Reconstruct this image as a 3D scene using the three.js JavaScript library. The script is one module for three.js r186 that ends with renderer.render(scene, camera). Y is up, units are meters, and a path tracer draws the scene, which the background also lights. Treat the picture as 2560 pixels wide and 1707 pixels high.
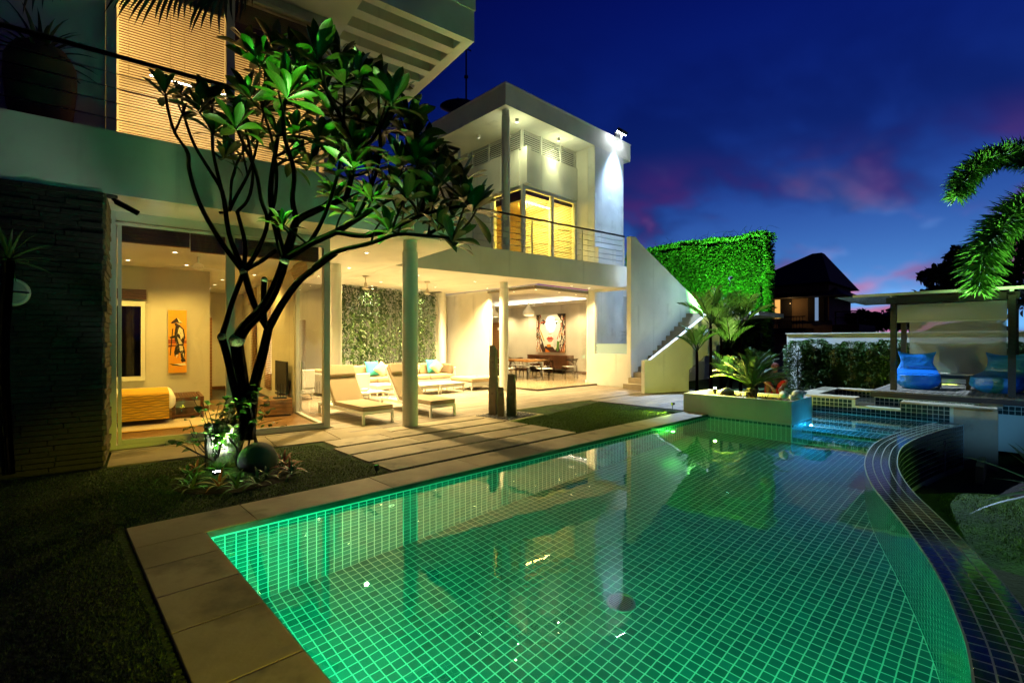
import * as THREE from 'three';
import { mergeGeometries } from 'three/addons/utils/BufferGeometryUtils.js';
import { RoundedBoxGeometry } from 'three/addons/geometries/RoundedBoxGeometry.js';
import { RectAreaLightUniformsLib } from 'three/addons/lights/RectAreaLightUniformsLib.js';
import { MarchingCubes } from 'three/addons/objects/MarchingCubes.js';
import { ImprovedNoise } from 'three/addons/math/ImprovedNoise.js';

// ---------- camera, sky, sun, exposure ----------
const scene = new THREE.Scene();
const EYE = 1.5, YAW = 46.2 * Math.PI / 180;              // world +x runs along the pool, -z towards the house
const camera = new THREE.PerspectiveCamera(70.13, 1024 / 682, 0.05, 900);
camera.position.set(0, EYE, 0);
camera.lookAt(Math.cos(YAW) * 10, EYE, -Math.sin(YAW) * 10);
const renderer = new THREE.WebGLRenderer({ antialias: true });
renderer.setSize(1024, 682);
renderer.toneMapping = THREE.LinearToneMapping;
renderer.toneMappingExposure = 1.25;
renderer.shadowMap.enabled = true;
RectAreaLightUniformsLib.init();

const noise3 = new ImprovedNoise();
const fbm3 = (x, y, z, o = 5) => { let s = 0, a = 0.5, f = 1; for (let i = 0; i < o; i++) { s += a * noise3.noise(x * f, y * f, z * f); a *= 0.5; f *= 2.03; } return s; };
const sm = (a, b, x) => { const t = Math.min(1, Math.max(0, (x - a) / (b - a))); return t * t * (3 - 2 * t); };
const mix = (a, b, t) => a + (b - a) * t;
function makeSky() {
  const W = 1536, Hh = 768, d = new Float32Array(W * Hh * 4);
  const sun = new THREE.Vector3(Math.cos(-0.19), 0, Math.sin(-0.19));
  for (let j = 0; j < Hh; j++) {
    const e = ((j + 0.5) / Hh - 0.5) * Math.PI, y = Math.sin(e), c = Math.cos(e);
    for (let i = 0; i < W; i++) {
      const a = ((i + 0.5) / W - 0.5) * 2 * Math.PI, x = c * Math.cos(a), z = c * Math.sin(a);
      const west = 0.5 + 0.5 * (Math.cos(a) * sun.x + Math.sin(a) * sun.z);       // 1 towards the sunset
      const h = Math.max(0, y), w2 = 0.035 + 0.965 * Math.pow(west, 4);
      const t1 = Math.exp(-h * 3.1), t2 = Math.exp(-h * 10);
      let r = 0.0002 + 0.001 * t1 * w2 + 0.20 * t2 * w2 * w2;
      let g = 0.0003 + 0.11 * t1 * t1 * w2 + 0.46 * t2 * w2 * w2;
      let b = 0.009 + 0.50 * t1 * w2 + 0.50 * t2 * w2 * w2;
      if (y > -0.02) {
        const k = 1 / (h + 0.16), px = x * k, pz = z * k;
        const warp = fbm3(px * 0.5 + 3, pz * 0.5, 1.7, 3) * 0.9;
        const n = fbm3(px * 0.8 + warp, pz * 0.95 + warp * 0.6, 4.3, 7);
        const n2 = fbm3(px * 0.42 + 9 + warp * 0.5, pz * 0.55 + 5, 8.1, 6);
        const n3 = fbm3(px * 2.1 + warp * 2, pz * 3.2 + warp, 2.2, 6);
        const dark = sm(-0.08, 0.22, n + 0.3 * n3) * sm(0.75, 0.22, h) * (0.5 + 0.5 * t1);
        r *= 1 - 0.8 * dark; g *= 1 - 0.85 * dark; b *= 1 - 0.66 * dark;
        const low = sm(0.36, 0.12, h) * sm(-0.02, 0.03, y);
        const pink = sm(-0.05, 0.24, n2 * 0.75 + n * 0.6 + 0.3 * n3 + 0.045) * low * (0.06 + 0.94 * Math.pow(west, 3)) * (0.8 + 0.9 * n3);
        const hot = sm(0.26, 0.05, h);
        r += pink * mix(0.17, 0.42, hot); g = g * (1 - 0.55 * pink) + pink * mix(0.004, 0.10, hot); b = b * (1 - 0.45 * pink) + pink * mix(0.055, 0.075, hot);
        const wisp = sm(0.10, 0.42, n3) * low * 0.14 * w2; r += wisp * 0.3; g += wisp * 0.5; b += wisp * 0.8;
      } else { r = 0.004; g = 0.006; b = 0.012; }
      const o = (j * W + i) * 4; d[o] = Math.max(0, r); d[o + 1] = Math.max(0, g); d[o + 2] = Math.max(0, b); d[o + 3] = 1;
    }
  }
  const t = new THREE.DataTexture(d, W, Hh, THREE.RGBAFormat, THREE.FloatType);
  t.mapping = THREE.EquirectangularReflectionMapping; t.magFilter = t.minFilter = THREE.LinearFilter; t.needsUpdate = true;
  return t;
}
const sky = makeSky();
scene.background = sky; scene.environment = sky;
const afterglow = new THREE.DirectionalLight(new THREE.Color(1, 0.75, 0.7), 0.002);   // the last light after sunset
afterglow.position.set(60, 12, -12); afterglow.castShadow = true; afterglow.shadow.radius = 25;
afterglow.shadow.camera.left = afterglow.shadow.camera.bottom = -30; afterglow.shadow.camera.right = afterglow.shadow.camera.top = 30;
scene.add(afterglow);
const WARM = new THREE.Color(1, 0.64, 0.11), WARM2 = new THREE.Color(1, 0.73, 0.31), COOL = new THREE.Color(0.46, 0.68, 1), DINE = new THREE.Color(1, 0.76, 0.36), GREEN = new THREE.Color(0.01, 1, 0.36), BLUE = new THREE.Color(0.02, 0.42, 1), LEAFG = new THREE.Color(0.55, 1, 0.28);

// ---------- helpers ----------
let seed = 12345;
const rnd = () => { seed = (seed * 1664525 + 1013904223) >>> 0; return seed / 4294967296; };
const rr = (a, b) => a + (b - a) * rnd();
const PI = Math.PI, V = (x, y, z) => new THREE.Vector3(x, y, z);
const used = {};
function numbered(n) { if (!(n in used)) { used[n] = 0; return n; } used[n]++; return n + '_' + String(used[n]).padStart(3, '0'); }
function tag(o, label, category, group) { o.userData.label = label; o.userData.category = category; if (group) o.userData.group = group; return o; }
function thing(name, label, category, pos = [0, 0, 0], turn = 0, group) {
  const o = new THREE.Group(); o.name = numbered(name); o.position.set(...pos); o.rotation.y = turn; scene.add(o); return tag(o, label, category, group);
}
function part(parent, name, geo, mat, label) {
  const m = new THREE.Mesh(Array.isArray(geo) ? mg(geo) : geo, mat); m.name = name; m.castShadow = m.receiveShadow = true; if (label) m.userData.label = label; parent.add(m); return m;
}
function solo(name, label, category, geo, mat, group) {
  const m = new THREE.Mesh(Array.isArray(geo) ? mg(geo) : geo, mat); m.name = numbered(name); m.castShadow = m.receiveShadow = true; scene.add(m); return tag(m, label, category, group);
}
function struct(name, label, geo, mat) {
  const m = geo ? new THREE.Mesh(Array.isArray(geo) ? mg(geo) : geo, mat) : new THREE.Group();
  m.name = numbered(name); m.userData.kind = 'structure'; m.userData.label = label; m.castShadow = m.receiveShadow = true; scene.add(m); return m;
}
function inst(parent, name, geo, mat, mats, cols, label, category) {
  const m = new THREE.InstancedMesh(geo, mat, mats.length); m.name = parent ? name : numbered(name); m.userData.kind = 'stuff';
  mats.forEach((q, i) => m.setMatrixAt(i, q)); if (cols) cols.forEach((c, i) => m.setColorAt(i, c));
  m.castShadow = m.receiveShadow = true; if (label) { m.userData.label = label; m.userData.category = category; }
  (parent || scene).add(m); return m;
}
function clean(g) { g = g.index ? g.toNonIndexed() : g; for (const k of Object.keys(g.attributes)) if (!['position', 'normal', 'uv'].includes(k)) g.deleteAttribute(k); g.morphAttributes = {}; if (!g.attributes.normal) g.computeVertexNormals(); if (!g.attributes.uv) uvm(g); return g; }
function mg(list) { const g = mergeGeometries(list.map(clean)); return g; }
function uvm(g, s = 1, ou = 0, ov = 0) {          // planar uv in metres by each vertex's main facing
  const p = g.attributes.position, n = g.attributes.normal, uv = new Float32Array(p.count * 2);
  for (let i = 0; i < p.count; i++) {
    const ax = Math.abs(n.getX(i)), ay = Math.abs(n.getY(i)), az = Math.abs(n.getZ(i));
    let u, v; if (ay >= ax && ay >= az) { u = p.getX(i); v = p.getZ(i); } else if (ax >= az) { u = p.getZ(i); v = p.getY(i); } else { u = p.getX(i); v = p.getY(i); }
    uv[2 * i] = u * s + ou; uv[2 * i + 1] = v * s + ov;
  }
  g.setAttribute('uv', new THREE.BufferAttribute(uv, 2)); return g;
}
const bx = (x0, x1, y0, y1, z0, z1, ou = 0) => uvm(new THREE.BoxGeometry(Math.abs(x1 - x0), Math.abs(y1 - y0), Math.abs(z1 - z0)).toNonIndexed().translate((x0 + x1) / 2, (y0 + y1) / 2, (z0 + z1) / 2), 1, ou, ou * 0.7);
const rb = (x0, x1, y0, y1, z0, z1, r = 0.01, s = 2) => uvm(clean(new RoundedBoxGeometry(Math.abs(x1 - x0), Math.abs(y1 - y0), Math.abs(z1 - z0), s, Math.min(r, Math.abs(x1 - x0) / 2.01, Math.abs(y1 - y0) / 2.01, Math.abs(z1 - z0) / 2.01)).translate((x0 + x1) / 2, (y0 + y1) / 2, (z0 + z1) / 2)));
const cyl = (x, y0, y1, z, r0, r1 = r0, n = 24) => clean(new THREE.CylinderGeometry(r1, r0, y1 - y0, n).translate(x, (y0 + y1) / 2, z));
const lathe = (pts, n = 28) => clean(new THREE.LatheGeometry(pts.map(p => new THREE.Vector2(p[0], p[1])), n));
const sph = (x, y, z, r, sx = 1, sy = 1, sz = 1, n = 16) => clean(new THREE.SphereGeometry(r, n, Math.ceil(n * 0.7)).scale(sx, sy, sz).translate(x, y, z));
function bar(a, b, w, h = w, r = 0) {              // a square bar from a to b
  const A = V(...a), B = V(...b), L = A.distanceTo(B), g = r ? rb(-w / 2, w / 2, -h / 2, h / 2, -L / 2, L / 2, r, 1) : bx(-w / 2, w / 2, -h / 2, h / 2, -L / 2, L / 2);
  const o = new THREE.Object3D(); o.position.copy(A).add(B).multiplyScalar(0.5); o.lookAt(B); o.updateMatrix(); return g.applyMatrix4(o.matrix);
}
function tube(pts, rad, n = 7, seg) {              // tapered tube through points; rad a number or one per point
  const P = pts.map(p => p.isVector3 ? p : V(...p)); const c = new THREE.CatmullRomCurve3(P, false, 'centripetal'); seg = seg || Math.max(2, (P.length - 1) * 4);
  const fr = c.computeFrenetFrames(seg, false), pos = [], nor = [], uv = [], idx = []; let len = 0, prev = null;
  for (let i = 0; i <= seg; i++) {
    const t = i / seg, q = c.getPoint(t), R = typeof rad === 'number' ? rad : (() => { const f = t * (rad.length - 1), k = Math.min(rad.length - 2, Math.floor(f)); return mix(rad[k], rad[k + 1], f - k); })();
    if (prev) len += q.distanceTo(prev); prev = q;
    for (let j = 0; j <= n; j++) { const a = j / n * 2 * PI, d = fr.normals[i].clone().multiplyScalar(Math.cos(a)).addScaledVector(fr.binormals[i], Math.sin(a)); pos.push(q.x + d.x * R, q.y + d.y * R, q.z + d.z * R); nor.push(d.x, d.y, d.z); uv.push(j / n * 0.5, len); }
  }
  for (let i = 0; i < seg; i++) for (let j = 0; j < n; j++) { const a = i * (n + 1) + j, b = a + n + 1; idx.push(a, b, a + 1, b, b + 1, a + 1); }
  const g = new THREE.BufferGeometry(); g.setAttribute('position', new THREE.Float32BufferAttribute(pos, 3)); g.setAttribute('normal', new THREE.Float32BufferAttribute(nor, 3)); g.setAttribute('uv', new THREE.Float32BufferAttribute(uv, 2)); g.setIndex(idx); return clean(g);
}
const rod = (a, b, r, n = 8) => tube([a, V(...a).lerp(V(...b), 0.5), b], r, n, 2);
function prism(pts, y0, y1, holes = []) {           // plan polygon [x, z] extruded from y0 to y1
  const s = new THREE.Shape(pts.map(p => new THREE.Vector2(p[0], -p[1]))); holes.forEach(h => s.holes.push(new THREE.Path(h.map(p => new THREE.Vector2(p[0], -p[1])))));
  return uvm(clean(new THREE.ExtrudeGeometry(s, { depth: y1 - y0, bevelEnabled: false }).rotateX(-PI / 2).translate(0, y0, 0)));
}
function plate(pts, t, holes = []) {                // polygon in the xy plane, thickness t towards -z
  const s = new THREE.Shape(pts.map(p => new THREE.Vector2(p[0], p[1]))); holes.forEach(h => s.holes.push(new THREE.Path(h.map(p => new THREE.Vector2(p[0], p[1])))));
  return uvm(clean(new THREE.ExtrudeGeometry(s, { depth: t, bevelEnabled: false }).translate(0, 0, -t)));
}
const TL = -7 * PI / 180, OL = [3.49, 0, -8.27];       // the left wing stands at 7 degrees to the pool
const wing = (name, label, cat, a = 0, y = 0, p = 0, turn = 0, group) => thing(name, label, cat, [OL[0] + a * Math.cos(TL) - p * Math.sin(TL), y, OL[2] - a * Math.sin(TL) - p * Math.cos(TL)], TL + turn, group);
const wp = (a, y, p) => [OL[0] + a * Math.cos(TL) - p * Math.sin(TL), y, OL[2] - a * Math.sin(TL) - p * Math.cos(TL)];
const FX = Math.cos(YAW), FZ = -Math.sin(YAW), RX = Math.sin(YAW), RZ = Math.cos(YAW), FOC = 1216;
const at = (u, v, k) => { const p = (u - 1280) / FOC, q = (853.5 - v) / FOC; return [k * (FX + RX * p), EYE + k * q, k * (FZ + RZ * p)]; };   // a surveyed point: bearing, elevation, distance
const onGround = (u, v, h = 0) => at(u, v, (EYE - h) * FOC / (v - 853.5));
function aim(light, from, to) { light.position.set(...from); light.target.position.set(...to); return light; }
function spot(parent, color, I, from, to, ang, pen = 0.6, soft = 1) {
  const l = new THREE.SpotLight(color, I, 0, ang, pen, 2); aim(l, from, to); l.castShadow = true; l.shadow.radius = soft; parent.add(l, l.target); return l;
}
function point(parent, color, I, at_, soft = 1) { const l = new THREE.PointLight(color, I, 0, 2); l.position.set(...at_); l.castShadow = true; l.shadow.radius = soft; parent.add(l); return l; }
// ---------- textures and materials ----------
function lattice(n, s) { const r = []; let q = s * 7919 + 17; for (let i = 0; i < n * n; i++) { q = (q * 1103515245 + 12345) & 0x7fffffff; r.push(q / 0x7fffffff); } return (x, y) => { const xi = Math.floor(x), yi = Math.floor(y), fx = x - xi, fy = y - yi, w = (i, j) => r[(((j % n) + n) % n) * n + (((i % n) + n) % n)]; const u = fx * fx * (3 - 2 * fx), v = fy * fy * (3 - 2 * fy); return mix(mix(w(xi, yi), w(xi + 1, yi), u), mix(w(xi, yi + 1), w(xi + 1, yi + 1), u), v); }; }
function fbm2(s, n0 = 4, oct = 6) { const L = []; for (let i = 0; i < oct; i++) L.push(lattice(n0 << i, s + i)); return (u, v, ax = 1, ay = 1) => { let r = 0, a = 0.5, t = 0; for (let i = 0; i < oct; i++) { const n = n0 << i; r += a * L[i](u * n * ax, v * n * ay); t += a; a *= 0.55; } return r / t; }; }
function tex(size, fn, srgb = true, sy = size) {
  const d = new Uint8Array(size * sy * 4);
  for (let j = 0; j < sy; j++) for (let i = 0; i < size; i++) { const c = fn(i / size, j / sy, i, j), o = (j * size + i) * 4; for (let k = 0; k < 3; k++) d[o + k] = Math.max(0, Math.min(255, Math.round((Array.isArray(c) ? c[k] : c) * 255))); d[o + 3] = 255; }
  const t = new THREE.DataTexture(d, size, sy, THREE.RGBAFormat); t.wrapS = t.wrapT = THREE.RepeatWrapping; t.magFilter = THREE.LinearFilter; t.minFilter = THREE.LinearMipmapLinearFilter; t.generateMipmaps = true; if (srgb) t.colorSpace = THREE.SRGBColorSpace; t.needsUpdate = true; return t;
}
function rep(t, x, y = x) { const c = t.clone(); c.repeat.set(x, y); c.needsUpdate = true; return c; }
const nA = fbm2(1), nB = fbm2(20), nC = fbm2(40, 8, 5);
const tPlaster = tex(1024, (u, v) => { const dr = nB(u, v * 0.12, 3, 1), dr2 = nA(u, v, 1, 1), stn = sm(0.55, 0.8, dr) * sm(0.35, 0.7, dr2) * 0.13; const a = nA(u, v), b = nB(u, v, 1, 1), s = Math.max(0, nC(u, v, 1, 1) - 0.62) * 0.5; return 0.93 + 0.10 * (a - 0.5) + 0.05 * (b - 0.5) - s * 0.35 - stn; });
const tGrain = tex(256, (u, v) => nC(u, v) * 0.6 + nB(u, v) * 0.4, false);
const tStone = tex(1024, (u, v) => { const a = nA(u, v), b = nB(u, v), c = nC(u, v), st = sm(0.56, 0.78, b) * 0.22, w = 0.80 + 0.22 * (a - 0.5) + 0.12 * (c - 0.5) - st; return [w, w * 0.965, w * 0.89]; });
const tWood = tex(512, (u, v) => { const a = nA(u, v, 1, 6), b = nC(u, v, 1, 8), w = 0.72 + 0.5 * (a - 0.5) + 0.34 * (b - 0.5); return [w, w * 0.97, w * 0.93]; });
const tBark = tex(512, (u, v) => { const a = nA(u, v, 2, 2), b = nC(u, v, 3, 2), w = 0.55 + 0.55 * (a - 0.5) + 0.5 * (b - 0.5); return [w, w, w * 0.96]; });
const tTurf = tex(512, (u, v) => { const a = nA(u, v), b = nC(u, v, 4, 4), w = 0.6 + 0.5 * (a - 0.5) + 0.5 * (b - 0.5); return [w * 0.95, w, w * 0.8]; });
const tWeave = tex(128, (u, v) => { const s = 32; return 0.55 + 0.25 * Math.sin(u * s * 2 * PI) * Math.sin(v * s * 2 * PI) + 0.15 * (nC(u, v) - 0.5); }, false);
const tRattan = tex(256, (u, v) => { const s = 16, k = Math.floor(u * s), ph = (k % 2) * 0.5, a = Math.abs(Math.sin(u * s * PI)), b = 0.5 + 0.5 * Math.sin((v * s * 2 + ph) * 2 * PI); return 0.25 + 0.75 * a * (0.55 + 0.45 * b); }, false);
const tLeaf = tex(256, (u, v) => { const x = Math.abs(u - 0.5) * 2, vein = Math.abs(((v * 14 - x * 1.6) % 1 + 1) % 1 - 0.5), m = sm(0.06, 0.02, x), w = 0.72 + 0.3 * (nA(u, v) - 0.5) + 0.28 * sm(0.10, 0.0, vein) + 0.55 * m; return [w * 1.02, w, w * 0.72]; });
const S = (c, o = {}) => new THREE.MeshStandardMaterial(Object.assign({ color: Array.isArray(c) ? new THREE.Color().setRGB(...c) : new THREE.Color(c), roughness: 0.7 }, o));
const Ph = (c, o = {}) => new THREE.MeshPhysicalMaterial(Object.assign({ color: Array.isArray(c) ? new THREE.Color().setRGB(...c) : new THREE.Color(c), roughness: 0.7 }, o));
const M = {
  wall: S([0.78, 0.76, 0.70], { map: rep(tPlaster, 0.35), bumpMap: rep(tGrain, 1.7), bumpScale: 0.002, roughness: 0.85 }),
  ceil: S([0.80, 0.78, 0.72], { map: rep(tPlaster, 0.22), roughness: 0.9 }),
  inwall: S([0.74, 0.70, 0.62], { map: rep(tPlaster, 0.3), roughness: 0.85 }),
  stone: S([0.60, 0.54, 0.42], { map: rep(tStone, 0.55), bumpMap: rep(tGrain, 2.3), bumpScale: 0.004, roughness: 0.72 }),
  stone2: S([0.54, 0.48, 0.36], { map: rep(tStone, 0.47), bumpMap: rep(tGrain, 2.1), bumpScale: 0.004, roughness: 0.78 }),
  stone3: S([0.64, 0.57, 0.45], { map: rep(tStone, 0.62), bumpMap: rep(tGrain, 2.6), bumpScale: 0.003, roughness: 0.68 }),
  dark: S([0.02, 0.02, 0.022], { roughness: 0.6 }), black: S([0.012, 0.012, 0.012], { roughness: 0.45 }),
  slate: S([0.022, 0.021, 0.018], { map: rep(tStone, 1.3), bumpMap: rep(tGrain, 4), bumpScale: 0.012, roughness: 0.75 }),
  slate2: S([0.014, 0.014, 0.012], { map: rep(tStone, 1.1), bumpMap: rep(tGrain, 4), bumpScale: 0.012, roughness: 0.7 }),
  basalt: S([0.19, 0.15, 0.09], { map: rep(tStone, 1.6), bumpMap: rep(tGrain, 3), bumpScale: 0.02, roughness: 0.8 }),
  pebble: S([0.035, 0.034, 0.036], { roughness: 0.45 }),
  deck: [0, 1, 2, 3].map(i => S([[0.45, 0.385, 0.30], [0.38, 0.32, 0.245], [0.50, 0.43, 0.34], [0.42, 0.365, 0.29]][i], { map: rep(tWood, 0.45, 1.5), bumpMap: rep(tWood, 0.45, 1.5), bumpScale: 0.002, roughness: 0.62 })),
  floor: [0, 1, 2].map(i => S([[0.40, 0.22, 0.08], [0.34, 0.18, 0.062], [0.45, 0.26, 0.10]][i], { map: rep(tWood, 0.5, 1.2), roughness: 0.32 })),
  teak: S([0.24, 0.095, 0.035], { map: rep(tWood, 0.8, 2.4), roughness: 0.4 }), oak: S([0.48, 0.24, 0.07], { map: rep(tWood, 0.7, 2), roughness: 0.4 }), dkwood: S([0.04, 0.022, 0.014], { map: rep(tWood, 0.8, 2), roughness: 0.55 }), greywood: S([0.038, 0.030, 0.026], { map: rep(tWood, 0.8, 2), roughness: 0.6 }),
  slat: Ph([0.26, 0.06, 0.010], { transmission: 0.12, thickness: 0, map: rep(tWood, 0.7, 3), roughness: 1 }), slatdk: S([0.10, 0.032, 0.014], { map: rep(tWood, 0.7, 3), roughness: 0.5 }), slaty: Ph([0.85, 0.62, 0.015], { transmission: 0.6, thickness: 0, map: rep(tWood, 0.7, 3), roughness: 0.9 }),
  alu: S([0.50, 0.51, 0.49], { metalness: 0.1, roughness: 0.4 }), steel: S([0.62, 0.62, 0.60], { metalness: 1, roughness: 0.28 }), chrome: S([0.8, 0.8, 0.8], { metalness: 1, roughness: 0.08 }), nickel: S([0.5, 0.46, 0.38], { metalness: 1, roughness: 0.3 }),
  glass: Ph([1, 1, 1], { transmission: 1, thickness: 0, roughness: 0.0, ior: 1.45 }),
  frost: Ph([0.75, 0.9, 0.88], { transmission: 0.75, thickness: 0, roughness: 0.45, ior: 1.4 }),
  sheer: Ph([0.62, 0.64, 0.60], { transmission: 0.5, thickness: 0, roughness: 0.28, ior: 1.2, bumpMap: rep(tGrain, 0.6), bumpScale: 0.01 }),
  white: S([0.80, 0.79, 0.76], { roughness: 0.5 }), whitegloss: S([0.82, 0.81, 0.78], { roughness: 0.25 }), linen: S([0.80, 0.78, 0.72], { bumpMap: rep(tWeave, 6), bumpScale: 0.001, roughness: 0.9 }),
  rattan: S([0.76, 0.74, 0.70], { bumpMap: rep(tRattan, 3), bumpScale: 0.01, map: rep(tex(256, (u, v) => { const s = 16, a = Math.abs(Math.sin(u * s * PI)); return 0.6 + 0.4 * a; }), 3), roughness: 0.55 }),
  taupe: S([0.36, 0.275, 0.175], { bumpMap: rep(tWeave, 8), bumpScale: 0.001, roughness: 0.92 }), taupedk: S([0.19, 0.135, 0.082], { bumpMap: rep(tWeave, 8), bumpScale: 0.001, roughness: 0.9 }), sand: S([0.52, 0.42, 0.28], { bumpMap: rep(tWeave, 8), bumpScale: 0.001, roughness: 0.92 }), teal: S([0.05, 0.46, 0.46], { bumpMap: rep(tWeave, 8), bumpScale: 0.001, roughness: 0.85 }), piping: S([0.03, 0.05, 0.05], { roughness: 0.7 }),
  bean: S([0.006, 0.17, 0.62], { bumpMap: rep(tGrain, 1.3), bumpScale: 0.03, roughness: 0.4 }),
  soil: S([0.028, 0.018, 0.012], { map: rep(tStone, 2), bumpMap: rep(tGrain, 5), bumpScale: 0.03, roughness: 1 }),
  turf: S([0.055, 0.125, 0.008], { map: rep(tTurf, 0.8), bumpMap: rep(tGrain, 6), bumpScale: 0.03, roughness: 1 }),
  bark: S([0.44, 0.40, 0.28], { map: rep(tBark, 2, 1.2), bumpMap: rep(tBark, 2, 1.2), bumpScale: 0.012, roughness: 0.9 }), pale: S([0.42, 0.40, 0.34], { map: rep(tBark, 2, 1.2), bumpMap: rep(tBark, 2, 1.2), bumpScale: 0.02, roughness: 0.9 }), redstem: S([0.30, 0.035, 0.014], { map: rep(tBark, 2, 1), roughness: 0.5 }),
  grout: S([0.40, 0.44, 0.40], { bumpMap: rep(tGrain, 8), bumpScale: 0.001, roughness: 0.8 }),
  tile: S([0.014, 0.080, 0.070], { roughness: 0.2 }),
  tilewet: S([0.012, 0.034, 0.032], { roughness: 0.09 }), groutwet: S([0.46, 0.52, 0.42], { roughness: 0.3 }),
  roofdk: S([0.012, 0.012, 0.014], { bumpMap: rep(tGrain, 2), bumpScale: 0.02, roughness: 0.9 }), housewall: S([0.30, 0.22, 0.14], { map: rep(tPlaster, 0.3), roughness: 0.9 }),
  shell: S([0.62, 0.56, 0.42], { bumpMap: rep(tGrain, 9), bumpScale: 0.01, roughness: 0.55 }),
};
const leafM = (c, o = {}) => Ph(c, Object.assign({ map: tLeaf, transmission: 0.32, thickness: 0, roughness: 0.85, ior: 1.3, side: THREE.DoubleSide }, o));
const leafS = (c, o = {}) => S(c, Object.assign({ roughness: 0.42, side: THREE.DoubleSide }, o));
Object.assign(M, {
  frang: [0, 1, 2].map(i => S([[0.055, 0.13, 0.016], [0.045, 0.105, 0.014], [0.085, 0.15, 0.02]][i], { map: tLeaf, roughness: 0.36, side: THREE.DoubleSide })),
  ivy: leafS([0.055, 0.14, 0.02]), hedge: leafS([0.035, 0.085, 0.014]), vine: leafS([0.05, 0.10, 0.016]), palm: leafS([0.05, 0.125, 0.02]), fox: leafS([0.05, 0.14, 0.022]), cycad: leafS([0.055, 0.13, 0.018]), brom: leafS([0.05, 0.11, 0.02]), bromred: leafS([0.30, 0.09, 0.03]), bromgold: leafS([0.34, 0.22, 0.03]), shrub: leafS([0.045, 0.13, 0.014]), darkleaf: leafS([0.012, 0.02, 0.006]), agave: leafS([0.04, 0.07, 0.03]), grass: leafS([0.085, 0.17, 0.010], { roughness: 0.7 }),
  lamp: (c, I) => new THREE.MeshStandardMaterial({ color: 0x000000, emissive: c, emissiveIntensity: I, roughness: 1 }),
});
const POOLI = 17, FLOOD = 900, HOUSEG = 120;
const GLOW = M.lamp(new THREE.Color(1, 0.86, 0.6), 14), GLOWW = M.lamp(new THREE.Color(0.85, 0.93, 1), 60);
// ---------- ground, lawns, deck, paving ----------
const B = (a0, a1, y0, y1, p0, p1) => bx(a0, a1, y0, y1, -p1, -p0);      // a box of the left wing: along, up, back
const weirCtl = [[14.0, -0.8], [12.45, -1.05], [11.58, -1.24], [10.17, -1.46], [9.15, -1.52], [8.35, -1.47], [7.59, -1.37], [6.93, -1.23], [6.33, -1.06], [5.76, -0.86], [5.2, -0.66], [4.74, -0.51], [4.38, -0.4], [4.03, -0.31], [3.7, -0.24], [3.4, -0.185], [3.0, -0.14], [2.4, -0.10], [1.6, -0.08], [0.88, -0.08], [0.3, -0.08]];
const weirC = new THREE.CatmullRomCurve3(weirCtl.map(p => V(p[0], 0, p[1])), false, 'centripetal');
const WN = 220, weirP = [];
for (let i = 0; i <= WN; i++) { const q = weirC.getPointAt(i / WN), t = weirC.getTangentAt(i / WN); weirP.push({ x: q.x, z: q.z, tx: t.x, tz: t.z, nx: t.z, nz: -t.x, s: i / WN * weirC.getLength() }); }   // n points away from the pool
if (weirP[100].nz < 0) weirP.forEach(w => { w.nx = -w.nx; w.nz = -w.nz; });
const WEIRW = 0.335, WATER = -0.055;
const weirIn = weirP.filter(w => w.x <= 12.5 && w.x >= 0.88).map(w => [w.x, w.z]), weirOut = weirP.filter(w => w.x <= 12.5 && w.x >= 0.6).map(w => [w.x + w.nx * WEIRW, w.z + w.nz * WEIRW]);
struct('ground', 'dark open ground that reaches out to the horizon', new THREE.CircleGeometry(700, 48).rotateX(-PI / 2).translate(0, -1.75, 0), M.soil);
{
  const garden = [[-12, 9], [0.46, 9], [0.46, -4.96], [9.82, -4.96], [11.1, -4.96], [11.1, -3.22], [12.4, -3.22], [15.1, -3.45], [15.2, -2.4], [13.6, -0.2], [13.4, 8], [70, 8], [70, -70], [-70, -70], [-70, 9]];
  struct('lawn', 'dark mown garden lawn around the pool and house', prism(garden, -1.7, -0.014), M.turf);
  const low = [[0.3, 8]]; weirOut.slice().reverse().forEach(p => low.push([p[0], p[1] + 0.06])); low.push([13.3, -0.3], [13.3, 8]);
  struct('lower_garden', 'sunken dark garden below the overflow edge', prism(low, -1.7, -0.86), M.soil);
}
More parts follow.
